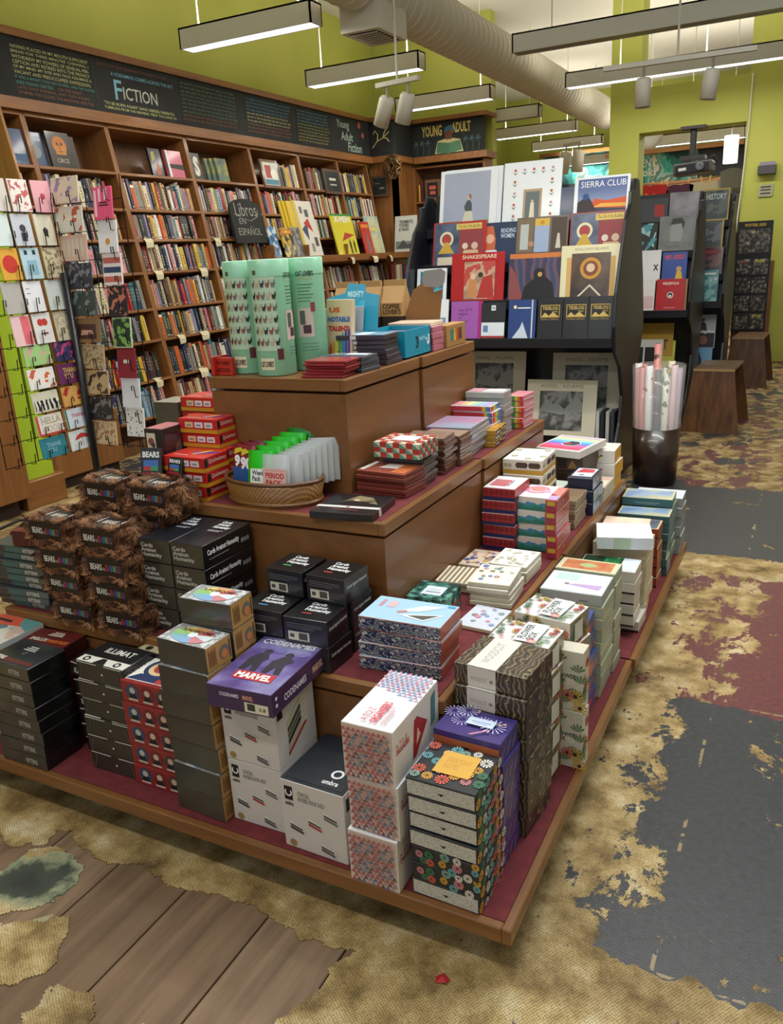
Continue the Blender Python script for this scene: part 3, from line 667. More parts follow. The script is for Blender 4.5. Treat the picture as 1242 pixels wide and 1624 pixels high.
for i, (c, n) in enumerate((('#b8322c', 'red'), ('#d8702f', 'orange'), ('#c9a227', 'yellow'), ('#e2dccb', 'cream'))):
    product('book', f'{n} book lying in the pile on the narrow wooden shelf', 'book', .26, .2, .03, (-.50 - .008 * i, 8.33), 1.012 + .031 * i, 4 * i - 5, mat(c))
product('book', 'tall red book standing on the pile on narrow wooden shelf', 'book', .19, .03, .26, (-.53, 8.42), 1.138, 0, mat('#b3201f'), [('r', 'front', .15, .6, .85, .85, '#e0a090')])
# projector
pj = empty('projector', 'dark ceiling projector hanging in the partition opening', 'projector', (-.95, 8.93, 2.53))
PB = mat('#2c2b2a', .4)
link('mount', MB().box(-.13, .13, -.08, .08, -.03, 0, PB).tube([(0, 0, -.03), (0, 0, -.30)], .035, PB, 12).box(-.12, .14, -.1, .1, -.34, -.30, PB).mesh('mount'), parent=pj)
link('body', bevbox(-.2, .2, -.18, .16, -.49, -.37, mat('#3a3937', .4), .02, 'body', 2), rot=(0, -.06, 0), parent=pj)
link('front_panel', MB().box(-.17, .17, -.186, -.18, -.475, -.39, mat('#15151a', .3)).box(-.14, -.06, -.19, -.186, -.45, -.42, mat('#b8b8b8')).mesh('front_panel'), rot=(0, -.06, 0), parent=pj)
fp = [c for c in pj.children if c.name.startswith('front_panel')][0]
link('lens', MB().lathe([(.04, 0), (.045, .02), (.03, .022), (0, .015)], mat('#55585e', .15), 20).mesh('lens', True), (.08, -.186, -.43), (PI / 2, 0, 0), parent=fp)
link('cable', MB().tube([(.12, .05, -.36), (.22, .05, -.30), (.27, .05, -.36), (.2, .05, -.43)], .007, PB, 6).mesh('cable', True), parent=pj)
# small box and notice on the pier of the partition
cb = empty('card_holder', 'small grey card holder fixed on the green partition pier', 'holder', (-.19, 8.955, 2.03))
link('tray', bevbox(-.09, .09, -.04, .04, -.05, .04, mat('#4b4a4c', .4), .006, 'tray'), parent=cb); link('cards', MB().box(-.075, .075, -.02, .02, .0, .075, mat('#8b8696')).mesh('cards'), parent=cb)
nt_ = empty('notice', 'small pale notice fixed below the card holder', 'notice', (-.19, 8.99, 1.83))
link('sheet', MB().box(-.07, .07, -.006, .006, -.07, .05, mat('#a9a78c')).mesh('sheet'), parent=nt_)
mb = MB()
for z in (.02, -.01, -.045): mb.box(-.05, .05, -.0075, -.006, z, z + .014, mat('#3b3a38'))
link('lettering', mb.mesh('lettering'), parent=nt_)
# bright doorway beyond the right end of the partition
structure('door_1', MB().box(.24, 1.3, 12.5, 12.56, 0, 2.4, mat('#e9ebe2', .6)).box(.3, .4, 12.45, 12.5, 0, 2.4, mat('#f4f4ee', .6)).mesh('door_1'))
bw = empty('wall_board', 'orange and yellow painted board high on the far wall', 'board', (-2.3, 12.88, 2.76))
part_box('panel', bw, 0, .8, 0, .03, 0, .2, mat('#d98f1f', .7)); part_box('frame', bw, -.3, 0, 0, .03, 0, .2, mat('#b5bb3a', .7))
lt = empty('pendant_lamp', 'glowing white cylinder pendant lamp seen through the opening', 'lamp', (-.72, 10.6, 2.25))
link('shade', MB().lathe([(0, 0), (.085, 0), (.085, .32), (0, .32)], mat('#fffdf5', .5, emit=3), 20).mesh('shade'), parent=lt)
link('rod', MB().tube([(0, 0, .32), (0, 0, 1.8)], .006, LAMP, 6).mesh('rod'), parent=lt)
gb = empty('globe_lamp', 'white globe lamp seen through the top of the opening', 'lamp', (-1.78, 10.8, 2.72))
link('globe', MB().lathe([(.2 * math.sin(i * PI / 12), -.2 * math.cos(i * PI / 12)) for i in range(13)], mat('#dcdcda', .4), 24).mesh('globe', True), parent=gb)
link('rod', MB().tube([(0, 0, .2), (0, 0, 1.34)], .008, LAMP, 6).mesh('rod'), parent=gb)

# ================================================================ DISPLAY RACKS
RK = mat('#12151b', .45, coat=.2)
PROF = [(3.85, 1.70), (3.93, 1.70), (3.98, 1.6), (4.16, 1.15), (4.24, .85), (4.10, .6), (4.06, .3), (4.16, 0), (3.42, 0), (3.45, .14), (3.62, .34), (3.67, .5), (3.58, .68), (3.43, .78), (3.40, .92), (3.43, 1.1), (3.53, 1.3), (3.63, 1.48), (3.72, 1.56), (3.735, 1.63), (3.80, 1.64)]
TIERS = [(3.46, .85), (3.60, 1.06), (3.72, 1.27), (3.84, 1.49)]
def rack(x0, x1, dy, label, tiers=TIERS):
    r = empty('display_rack', label, 'rack', ((x0 + x1) / 2, 3.8 + dy, 0), group='dark curvy display racks')
    hw = (x1 - x0) / 2; P = [(y - 3.8, z) for y, z in PROF]
    for s in (-1, 1):
        a = s * hw - (.02 if s > 0 else 0); link('side_panel', bevel_mesh(MB().prism(P, 'x', a, a + .02, RK).mesh('side_panel'), .004), parent=r)
    for i, (y, z) in enumerate(tiers):
        y -= 3.8; ny, nz = (tiers[i + 1][0] - 3.8, tiers[i + 1][1]) if i + 1 < len(tiers) else (y + .1, z + .2)
        lg = link('ledge', bevbox(-hw + .02, hw - .02, y - .03, ny, z - .025, z, RK, .003, 'ledge'), parent=r)
        link('lip', bevbox(-hw + .02, hw - .02, y - .045, y - .03, z - .045, z + .012, RK, .003, 'lip'), parent=lg)
        link('backboard', MB().prism([(ny - .005, z), (ny + .012, z), (ny + .05, nz + .02), (ny + .035, nz + .02)], 'x', -hw + .02, hw - .02, RK).mesh('backboard'), parent=r)
    link('lower_backboard', MB().box(-hw + .02, hw - .02, .16, .18, .1, .83, RK).mesh('lower_backboard'), parent=r)
    link('bottom_shelf', MB().box(-hw + .02, hw - .02, -.3, .16, .06, .1, RK).mesh('bottom_shelf'), parent=r)
    return r
def cover(name, label, cat, x0, x1, y, z, h, lean, m, prints=None, th=.012, rz=0, group=None, key=None):
    w = x1 - x0
    o = link(name, boxmesh(w, th, h, m), ((x0 + x1) / 2, y, z), (-math.radians(lean), 0, math.radians(rz))); tag(o, label, cat, group)
    if prints: link('printed_design', design(key or label, prints, w, th, h), parent=o)
    return o
R1 = rack(-1.87, -.56, 0, 'dark curvy calendar rack behind the display table')
sleeve = mat('#eef2f6', .25, coat=.5)
SKY = pat('noise', 2, [(0, '#8fa3c0'), (1, '#b9b6c4')], .35, interp='LINEAR', coat=.5)
C = cover; GC = 'calendars on the curvy rack'
T = lambda i: (TIERS[i][0] + .01, TIERS[i][1] + .001)
y, z = T(3)
C('wall_calendar', 'tall white calendar with a standing woman in a long pale dress', 'calendar', -1.78, -1.40, y - .01, z, .36, 12, sleeve,
  [('r', 'front', .07, .05, .88, .95, SKY), ('r', 'front', .07, .05, .88, .14, '#7f9c56'), ('p', 'front', [(.40, .08), (.62, .08), (.58, .3), (.545, .42), (.49, .42), (.46, .3)], '#cfcdb8'), ('p', 'front', [(.46, .3), (.58, .3), (.57, .43), (.54, .48), (.49, .48), (.44, .38)], '#4a4d55'), ('c', 'front', .52, .53, .032, '#d9b79a'), ('p', 'front', [(.51, .56), (.55, .6), (.56, .5), (.54, .5)], '#a5553a')], group=GC)
C('wall_calendar', 'white calendar standing behind the one with the woman', 'calendar', -1.755, -1.375, y + .012, z, .365, 12, sleeve, group=GC)
fl = [('r', 'front', .36, .02, .68, .56, '#b79c77'), ('r', 'front', .40, .02, .64, .52, '#6a7377'), ('p', 'front', [(.47, .03), (.57, .03), (.55, .35), (.49, .35)], '#e6dcc0'), ('c', 'front', .52, .37, .02, '#e0c8a8'), ('ring', 'front', .52, .6, .0, .0, '#d4b9a0')]
for i, (u, v) in enumerate([(.2 + .16 * k, .84) for k in range(5)] + [(.2, .66), (.84, .66), (.2, .48), (.84, .48), (.2, .3), (.84, .3), (.2, .12), (.84, .12)]):
    fl += [('c', 'front', u, v + .03, .022, ['#c8604c', '#c99ac4', '#c8604c'][i % 3]), ('p', 'front', [(u - .045, v), (u, v - .02), (u + .045, v), (u, v - .045)], '#6f8a4e')]
C('wall_calendar', 'white calendar bordered with small red and lilac flowers', 'calendar', -1.36, -1.0, y - .01, z, .37, 12, sleeve, fl, group=GC)
C('wall_calendar', 'spiral-bound SIERRA CLUB calendar with a sunset sea', 'calendar', -.92, -.60, y - .01, z, .245, 12, mat('#e8ebf0', .3, coat=.5),
  [('r', 'front', .07, .03, .95, .95, pat('noise', 1.5, [(.3, '#2c4f8f'), (.7, '#41609a')], .3, interp='LINEAR', coat=.5)), ('r', 'front', .07, .03, .95, .42, '#3d3f55'), ('p', 'front', [(.30, .30), (.95, .24), (.95, .50), (.6, .44), (.38, .5)], '#d9582b'), ('p', 'front', [(.35, .30), (.95, .28), (.95, .36), (.5, .38)], '#f2b34a'), ('p', 'front', [(.07, .03), (.5, .03), (.3, .5), (.22, .55), (.07, .42)], '#3b2f30'), ('r', 'front', .3, .03, .95, .2, '#5b6f92'), ('c', 'front', .22, .55, .075, '#1f4f86'), ('t', 'front', 'SIERRA CLUB', .12, .76, .93, .90, .0, '#f2f2f2')], group=GC)
C('wall_calendar', 'plain dark blue calendar back between floral and sunset calendars', 'calendar', -1.02, -.90, y + .0, z, .2, 12, mat('#3c4a66', .35, coat=.4), group=GC)
BUD = [('r', 'front', .03, .03, .5, .97, pat('noise', 9, [(.35, '#3d4a62'), (.65, '#62708c')], .3, interp='LINEAR', coat=.5)), ('ring', 'front', .26, .62, .12, .17, '#e9d9b0'), ('c', 'front', .26, .62, .1, '#b23b36'), ('p', 'front', [(.1, .3), (.42, .3), (.36, .4), (.3, .55), (.22, .55), (.16, .4)], '#c9a23f'), ('r', 'front', .1, .04, .42, .22, '#d8c9b4'), ('r', 'front', .44, .82, .92, .95, '#dcc069'), ('t', 'front', 'The Life of the Buddha', .47, .85, .90, .93, .0, '#5b3a1f'), ('r', 'front', .5, .06, .95, .8, '#8e3a3f'), ('c', 'front', .62, .45, .07, '#d8cdbb'), ('c', 'front', .8, .45, .08, '#d0b7a0'), ('p', 'front', [(.55, .15), (.92, .15), (.86, .36), (.6, .36)], '#cfb28b')]
y, z = T(2)
C('wall_calendar', 'red-edged calendar with a seated golden figure, left of READING WOMEN', 'calendar', -1.78, -1.43, y - .012, z, .27, 12, mat('#b22f35', .3, coat=.5), BUD, key='buddha', group=GC)
C('wall_calendar', 'red-edged calendar with a seated golden figure, under the sunset calendar', 'calendar', -.91, -.58, y - .012, z + .0, .27, 12, mat('#8f3a3c', .3, coat=.5), BUD, key='buddha', group=GC)
C('wall_calendar', 'dark blue READING WOMEN calendar with an auburn-haired figure', 'calendar', -1.47, -1.235, y + .008, z, .25, 12, mat('#2b3a5c', .3, coat=.5),
  [('p', 'front', [(.05, .25), (.4, .25), (.42, .6), (.34, .92), (.12, .92), (.06, .6)], '#c8663d'), ('c', 'front', .26, .62, .11, '#e2b59a'), ('p', 'front', [(.03, .03), (.6, .03), (.45, .35), (.1, .35)], '#dfe6ee'), ('t', 'front', 'READING\nWOMEN', .55, .62, .95, .85, .01, '#cfe0f5')], group=GC)
C('wall_calendar', 'calendar with three small interior paintings in a row', 'calendar', -1.235, -.92, y - .012, z, .265, 12, mat('#6d6257', .3, coat=.5),
  [('r', 'front', .03, .04, .32, .96, '#7c6a50'), ('r', 'front', .08, .3, .24, .85, '#b9bfbe'), ('r', 'front', .36, .04, .64, .96, '#9fb0cf'), ('r', 'front', .36, .8, .64, .96, '#d5b347'), ('c', 'front', .5, .87, .05, '#c78d2a'), ('r', 'front', .68, .04, .97, .96, '#4e4038'), ('p', 'front', [(.77, .3), (.87, .3), (.84, .62), (.8, .62)], '#cfc6b6'), ('c', 'front', .3, .42, .06, '#b8876b')], group=GC)
y, z = T(1)
C('wall_calendar', 'red SHAKESPEARE calendar with a pink picture', 'calendar', -1.61, -1.27, y - .012, z, .29, 10, mat('#b3272b', .3, coat=.5),
  [('t', 'front', 'SHAKESPEARE', .2, .88, .85, .96, .02, '#ead0b8'), ('r', 'front', .28, .62, .5, .66, '#c8564f') , ('r', 'front', .25, .06, .83, .82, pat('noise', 11, [(.3, '#a58c78'), (.45, '#c9a58c'), (.55, '#c2524c'), (.7, '#d8b9a0')], .3, coat=.5)), ('p', 'front', [(.3, .1), (.5, .1), (.48, .45), (.36, .5)], '#c98a55'), ('p', 'front', [(.5, .08), (.82, .08), (.78, .55), (.6, .5)], '#b3352f'), ('c', 'front', .42, .52, .06, '#e3bfa6'), ('c', 'front', .56, .55, .055, '#3a2a2a')], group=GC)
SW = pat('wave', 3.2, [(0, '#3c4566'), (.35, '#5f5a72'), (.6, '#7d4b48'), (.85, '#3a3f5c')], .3, interp='LINEAR', coat=.5, dist=5, detail=2)
C('wall_calendar', 'calendar with a swirling dusk landscape and a dark cloaked shape', 'calendar', -1.245, -.905, y - .006, z, .275, 10, mat('#3b4058', .3, coat=.5),
  [('r', 'front', .02, .02, .98, .98, SW), ('r', 'front', .02, .88, .98, .98, '#cf7a3c'), ('p', 'front', [(.02, .02), (.3, .02), (.12, .6), (.02, .75)], '#8d4a4c'), ('p', 'front', [(.25, .02), (.85, .02), (.8, .35), (.66, .5), (.64, .64), (.52, .68), (.46, .6), (.46, .45), (.3, .3)], '#191a20'), ('c', 'front', .57, .54, .05, '#c79a5c')], group=GC)
C('wall_calendar', 'cream WILLIAM BLAKE calendar with a fiery round picture', 'calendar', -.925, -.58, y - .022, z, .30, 10, mat('#e3dcb4', .3, coat=.4),
  [('t', 'front', 'WILLIAM BLAKE', .22, .90, .78, .95, .0, '#8d8862'), ('r', 'front', .1, .05, .9, .78, '#d2a765'), ('r', 'front', .18, .05, .82, .85, pat('noise', 8, [(.35, '#2a221e'), (.6, '#5b4638')], .3, interp='LINEAR', coat=.4)), ('c', 'front', .5, .57, .2, '#c98f3a'), ('c', 'front', .5, .57, .14, '#7c4a2c'), ('c', 'front', .5, .58, .08, '#d8bfa0'), ('p', 'front', [(.3, .06), (.34, .06), (.52, .26), (.5, .28)], '#d8cdb8'), ('p', 'front', [(.66, .06), (.7, .06), (.5, .28), (.48, .26)], '#d8cdb8')], group=GC)
C('art_print', 'small white-framed blue and orange print at the left of the rack', 'print', -1.84, -1.64, y - .02, z, .21, 10, mat('#f0f4f8', .3, coat=.4),
  [('r', 'front', .12, .05, .9, .92, pat('noise', 16, [(.3, '#3a7f9c'), (.5, '#63b0c0'), (.65, '#8fc9b8')], .3, coat=.4)), ('c', 'front', .5, .12, .06, '#d8702f')])
y, z = T(0)
C('art_print', 'white and pale blue print card low at the left of the rack', 'print', -1.82, -1.58, y - .012, z, .24, 10, mat('#eef3fa', .3, coat=.4), [('r', 'front', .06, .05, .94, .55, pat('noise', 14, [(.3, '#7f93b8'), (.7, '#a9b9d4')], .4, interp='LINEAR'))])
SCR = [('t', 'front', 'due 2019\naugust\nto\naugust\n2020', .28, .35, .78, .82, .0, '#5c2f66')]
C('planner', 'purple spiral planner with handwritten dates', 'notebook', -1.56, -1.385, y - .012, z, .225, 10, mat('#a35bb0', .4, coat=.3), SCR, group='planners on the lowest ledge')
C('planner', 'pink-edged spiral planner half hidden behind the purple one', 'notebook', -1.53, -1.365, y + .003, z, .222, 10, mat('#c9388a', .4), group='planners on the lowest ledge')
C('planner', 'black planner with a white and red band at its foot', 'notebook', -1.365, -1.215, y - .012, z, .215, 10, mat('#23262b', .4, coat=.3), [('r', 'front', .02, .1, .98, .46, '#dfe7ef'), ('r', 'front', .02, .05, .98, .1, '#b33a3a'), ('r', 'front', .1, .2, .3, .38, '#5d87b8'), ('r', 'front', .42, .78, .6, .92, '#dfe7ef'), ('ring', 'front', .51, .85, .02, .035, '#23262b')], group='planners on the lowest ledge')
C('planner', 'blue planner with a white rocket-like peak drawing', 'notebook', -1.195, -1.03, y - .012, z, .225, 10, mat('#26417f', .4, coat=.3), [('c', 'front', .24, .82, .045, '#e8dca8'), ('r', 'front', .34, .78, .8, .81, '#e6ecf5'), ('p', 'front', [(.15, .02), (.75, .02), (.6, .3), (.52, .45), (.44, .3)], '#cdd7e6'), ('r', 'front', .84, 0, .89, 1, '#c8cfd8')], group='planners on the lowest ledge')
TD = [('r', 'front', .12, .52, .88, .82, '#b89c4e'), ('r', 'front', .15, .54, .85, .80, '#1a1b1e'), ('t', 'front', 'TIDELOG', .2, .70, .8, .78, .02, '#cbb060'), ('p', 'front', [(.16, .54), (.3, .64), (.45, .56), (.62, .65), (.84, .54)], '#c9ae5e'), ('t', 'front', '2020', .58, .64, .78, .68, .0, '#cbb060'), ('t', 'front', 'Northern California', .14, .46, .84, .50, .0, '#b89c4e')]
for i, x in enumerate((-1.02, -.87, -.73)):
    C('tide_logbook', ['black TIDELOG book next to the blue planner', 'black TIDELOG book between its two twins', 'black TIDELOG book at the rack side panel'][i], 'book', x, x + (.147 if i < 2 else .14), y - .012, z, .235, 10, mat('#17181b', .4, coat=.35), TD, key='tide', group='black tide logbooks')
# framed black and white photograph calendars below the ledge
PH = pat('noise', 9, [(.3, '#1c1d1e'), (.48, '#4a4c4b'), (.56, '#8f9190'), (.66, '#2e302f')], .4, interp='LINEAR', detail=6)
AN = [('r', 'front', .19, .1, .81, .8, PH), ('p', 'front', [(.19, .45), (.3, .66), (.36, .55), (.45, .6), (.55, .48), (.66, .64), (.74, .7), (.81, .6), (.81, .45), (.5, .38)], '#8b8d8c'), ('t', 'front', 'ANSEL  ADAMS', .19, .86, .81, .92, .0, '#7d7866')]
CRM = mat('#cfc9b4', .5)
C('photo_calendar', 'cream ANSEL ADAMS calendar propped in front, reaching lowest', 'calendar', -1.14, -.71, 3.62, .25, .34, 10, CRM, AN, key='ansel', group='cream photograph calendars')
C('photo_calendar', 'cream ANSEL ADAMS calendar hanging behind the propped one', 'calendar', -1.03, -.605, 3.80, .36, .37, 8, CRM, AN, key='ansel', group='cream photograph calendars')
C('photo_calendar', 'cream ANSEL ADAMS calendar half hidden by the table top tier', 'calendar', -1.62, -1.2, 3.78, .37, .37, 8, CRM, AN, key='ansel', group='cream photograph calendars')
lowst = empty('book_rest', 'low black wire rest holding thin books under the rack', 'rest', (-.85, 3.68, .1))
link('bar', MB().box(-.35, .11, -.02, .05, 0, .145, RK).mesh('bar'), parent=lowst)
for i, (x, c, n) in enumerate(((-.71, '#d9d9d6', 'white'), (-.68, '#2a2c30', 'black'), (-.65, '#b9b9b4', 'grey'), (-.62, '#3a3d42', 'charcoal'))):
    product('thin_book', f'thin {n} book standing edge-on under the rack', 'book', .02, .22, .30, (x + .015, 3.66), .101, 0, mat(c), group='thin books under the rack')
# second rack
R2 = rack(-1.75, -.42, 1.9, 'dark curvy graphic novel rack behind the wrapping paper bin')
y0 = 1.9; G2 = 'graphic novels on the second rack'
C('graphic_novel', 'pale grey clouded book at the top of the second rack', 'book', -.67, -.455, 3.82 + y0, 1.50, .21, 12, pat('noise', 7, [(.3, '#6f737a'), (.6, '#a7a3ac')], .4, interp='LINEAR', coat=.3), group=G2)
C('graphic_novel', 'dark slate book with a red label on the second rack', 'book', -.93, -.68, 3.83 + y0, 1.48, .2, 12, mat('#3b4047', .4), [('r', 'front', .6, .3, .88, .75, '#b3302f')], group=G2)
C('graphic_novel', 'grey book with a pale portrait sketch on the second rack', 'book', -.72, -.455, 3.70 + y0, 1.275, .265, 12, pat('noise', 6, [(.3, '#6c6e6f'), (.7, '#8f9293')], .4, interp='LINEAR', coat=.3), [('p', 'front', [(.32, .3), (.62, .28), (.66, .5), (.66, .8), (.5, .9), (.34, .84), (.3, .55)], '#a7aaa9'), ('p', 'front', [(.3, .75), (.36, .92), (.6, .94), (.7, .8), (.66, .6), (.6, .78)], '#3a3c3d'), ('t', 'front', 'THE CASE', .25, .12, .6, .17, .0, '#4a5a86')], group=G2)
C('graphic_novel', 'teal and black leaf patterned book on the second rack', 'book', -.93, -.73, 3.70 + y0, 1.275, .22, 12, pat('voro', 22, [(0, '#1c2528'), (.5, '#4f9fae'), (.8, '#a9d3d8')], .4), group=G2)
C('graphic_novel', 'white paperback with a black X on the second rack', 'book', -.86, -.68, 3.60 + y0, 1.062, .235, 10, mat('#dfe2e6', .4), [('t', 'front', 'X', .7, .35, .92, .55, .04, '#222222')], group=G2)
C('graphic_novel', 'blue HEY KIDDO book with a small yellow figure', 'book', -.665, -.485, 3.585 + y0, 1.062, .215, 10, mat('#2b4a9a', .4), [('t', 'front', 'HEY, KIDDO', .1, .72, .9, .9, .03, '#d2453a'), ('c', 'front', .68, .42, .09, '#c99a6c'), ('p', 'front', [(.55, .05), (.85, .05), (.78, .34), (.6, .34)], '#d9b52f')], group=G2)
C('graphic_novel', 'red PERSEPOLIS paperback at the foot of the second rack', 'book', -.68, -.475, 3.455 + y0, .852, .235, 10, mat('#b21f24', .4, coat=.2), [('t', 'front', 'PERSEPOLIS', .22, .82, .78, .9, .02, '#f0dcd0'), ('c', 'front', .5, .5, .1, '#e9e4dc'), ('c', 'front', .5, .5, .075, '#1d2c4a'), ('c', 'front', .5, .47, .04, '#e9e4dc'), ('r', 'front', .49, .2, .51, .4, '#1d2c4a'), ('t', 'front', 'MARJANE SATRAPI', .3, .08, .7, .12, .0, '#f0dcd0')], group=G2)
C('graphic_novel', 'tan paperback half hidden behind the red one', 'book', -.655, -.46, 3.475 + y0, .852, .23, 10, mat('#b58a5c', .4), group=G2)
C('graphic_novel', 'white book with pink foot beside the red one', 'book', -.86, -.69, 3.455 + y0, .852, .225, 10, mat('#e2dfe0', .4), [('r', 'front', .1, .1, .95, .5, '#d8b9c0')], group=G2)
C('graphic_novel', 'mustard GIANT book standing low in the second rack', 'book', -.82, -.56, 3.60 + y0, .50, .25, 10, mat('#b08a25', .5), [('t', 'front', 'GIANT', .15, .2, .85, .5, .02, '#3f2d10')], group=G2)
C('graphic_novel', 'white book with black boxes low in the second rack', 'book', -.90, -.63, 3.56 + y0, .33, .3, 10, mat('#dcdcd6', .5), [('r', 'front', .15, .35, .45, .8, '#1c1c1c'), ('r', 'front', .5, .35, .8, .8, '#1c1c1c')], group=G2)
C('graphic_novel', 'yellow-green book next to the one with black boxes', 'book', -.66, -.54, 3.575 + y0, .33, .29, 10, mat('#b9bd45', .5), group=G2)
# magazine rack
R3 = rack(-1.2, -.27, 2.75, 'dark narrow magazine rack behind the graphic novel rack')
y0 = 2.75; G3 = 'magazines on the narrow rack'
def mag(label, x0, x1, y, z, h, c, pr): C('magazine', label, 'magazine', x0, x1, y + y0, z, h, 11, mat(c, .3, coat=.3), pr, group=G3, th=.008)
SC = lambda s, a, b, c2: pat('noise', s, [(.35, a), (.5, b), (.65, c2)], .35, coat=.3)
mag('yellow-bordered HISTORY magazine at the top of the narrow rack', -.53, -.32, 3.82, 1.50, .26, '#c9a72e', [('r', 'front', .06, .05, .94, .95, SC(8, '#2f3d46', '#5a6a62', '#7d6c48')), ('t', 'front', 'HISTORY', .12, .66, .88, .85, .03, '#c9d6da')])
mag('yellow-bordered magazine with a grey portrait picture', -.54, -.34, 3.70, 1.275, .24, '#c9a72e', [('r', 'front', .07, .05, .93, .95, SC(7, '#4a5056', '#7b8086', '#9a9288'))])
mag('dark red magazine with a suited pair', -.54, -.32, 3.60, 1.07, .22, '#5b1d22', [('r', 'front', .03, .03, .97, .7, SC(7, '#2b2b30', '#80514c', '#b9a79c')), ('r', 'front', .08, .78, .92, .88, '#a33b3c')])
mag('teal marine magazine on the lowest ledge of the narrow rack', -.54, -.33, 3.455, .853, .26, '#3f8f95', [('r', 'front', .03, .03, .97, .8, SC(14, '#2f7f88', '#7fb8b8', '#c2dcd6')), ('r', 'front', .1, .85, .9, .92, '#d9e6e2')])
mag('InStyle magazine with a woman standing in black', -.54, -.34, 3.60, .46, .28, '#aeb4b8', [('r', 'front', .03, .02, .97, .45, '#24171c'), ('p', 'front', [(.25, .5), (.65, .5), (.6, .72), (.52, .78), (.42, .78), (.32, .72)], '#211c1d'), ('c', 'front', .47, .84, .055, '#7a4a33'), ('t', 'front', 'InStyle', .03, .42, .95, .56, .02, '#ecece8'), ('c', 'front', .5, .24, .14, '#8a5540'), ('p', 'front', [(.15, .02), (.35, .02), (.3, .15)], '#a03a7c')])
mag('light blue magazine with a smiling man on the low shelf', -.56, -.35, 3.54, .22, .25, '#6fa7cf', [('p', 'front', [(.08, .02), (.55, .02), (.6, .3), (.6, .6), (.5, .82), (.25, .86), (.1, .7)], '#2a1c18'), ('c', 'front', .36, .5, .17, '#4a2c22'), ('r', 'front', .3, .33, .48, .37, '#e6e2dc')])
# dark poster stand
PS = empty('poster_stand', 'black calendar stand with a grid of grey film pictures', 'stand', (-.235, 8.6, 0))
link('board', MB().box(-.17, .17, 0, .04, .36, 1.51, mat('#0f0f11', .4)).mesh('board'), parent=PS); link('foot', MB().box(-.17, .2, .04, .3, 0, .36, CASED).box(.17, .2, 0, .3, .36, 1.1, CASED).mesh('foot'), parent=PS)
pics = [(-.15, .15, 1.19, 1.43)] + [(-.155 + .16 * (k % 2), -.01 + .16 * (k % 2), .97 - .19 * (k // 2), 1.13 - .19 * (k // 2)) for k in range(8)]
for a, b, c, d in pics:
    k = pics.index((a, b, c, d))
    link('picture', MB().box(a, b, -.004, 0, c, d, SC(30, '#2b2a28', '#6a665e', '#a09a8c') if k % 3 else SC(26, '#26262b', '#57524a', '#9a8f7a')).mesh('picture'), parent=PS)
mb = MB()
for s, x0, z0, x1, z1, c in (('POTTER 2020', -.1, 1.455, .1, 1.485, '#b8a13a'), ('POTTER', .03, 1.09, .12, 1.12, '#c9c04a'), ('POTTER', .03, .52, .12, .55, '#c9c04a'), ('2020', -.12, 1.09, -.05, 1.11, '#a3342c')):
    vs, fs = textgeo(s, .02); mb.add([(x0 + (x1 - x0) * u, -.0055, z0 + (z1 - z0) * v) for u, v in vs], fs, mat(c))
link('lettering', mb.mesh('lettering'), parent=PS)
# plywood stools
PLY = NT('dark_plywood', .42, .25); g = PLY.n('TexNoise', Vector=PLY.coord('Object', (7, 7, 1)), Scale=4, Detail=7, Roughness=.65)
PLY.color(PLY.ramp(g, [(.3, '#3d2614'), (.6, '#6a4525'), (.8, '#7c5632')])); PLY = PLY.m; PEDGE = mat('#a88657', .6)
def stool(loc, rz, label):
    r = empty('plywood_stool', label, 'stool', loc, (0, 0, rz), 'tapered plywood stools')
    H = .46
    for s in (-1, 1):                                            # front and back trapezoid slabs leaning together
        yb, yt = s * .29, s * .24; t = -s * .018
        V8 = [(-.2, yb, 0), (.2, yb, 0), (.138, yt, H - .018), (-.138, yt, H - .018), (-.2, yb + t, 0), (.2, yb + t, 0), (.138, yt + t, H - .018), (-.138, yt + t, H - .018)]
        link('leg_panel', MB().add(V8, [(0, 1, 2, 3), (4, 7, 6, 5), (0, 4, 5, 1), (1, 5, 6, 2), (2, 6, 7, 3), (3, 7, 4, 0)], PLY).mesh('leg_panel'), parent=r)
    link('seat', bevbox(-.14, .14, -.242, .242, H - .018, H, PLY, .002, 'seat'), parent=r)
    link('stretcher', MB().box(-.01, .01, -.2, .2, H - .1, H - .018, PLY).mesh('stretcher'), parent=r)
    link('edge_band', MB().box(-.141, .141, -.2435, -.242, H - .017, H - .002, PEDGE).mesh('edge_band'), parent=r)
stool((-.195, 5.335, 0), -.05, 'dark tapered plywood stool between wrapping paper bin and magazine rack')
stool((-.12, 7.43, 0), -.05, 'dark tapered plywood stool in front of the black poster stand')
# wrapping paper bin
bn = empty('paper_bin', 'dark brown round bin holding wrapping paper rolls', 'bin', (-.355, 3.63, 0))
BR = mat('#2a1a14', .3, coat=.5)
link('body', MB().lathe([(0, .0), (.122, 0), (.133, .335), (.129, .335), (.118, .012), (0, .012)], BR, 40).mesh('body', True), parent=bn)
CLR = mat('#ffffff', .08, alpha=.14, coat=.5)
link('clear_sleeve', MB().lathe([(.128, .2), (.146, .69), (.1445, .69), (.1265, .2)], CLR, 40).mesh('clear_sleeve', True), parent=bn)
def roll_mat(base, kind):
    if kind == 'leaf': return pat('noise', 26, [(0, base), (.56, base), (.57, '#4f7f3c'), (.66, '#c98a3a')], .4)
    if kind == 'twig': return pat('noise', 22, [(0, base), (.6, base), (.61, '#5a4632')], .4)
    if kind == 'dot': return pat('cell', 16, [(0, '#b2322c'), (.16, base)], .4)
    return mat(base, .45)
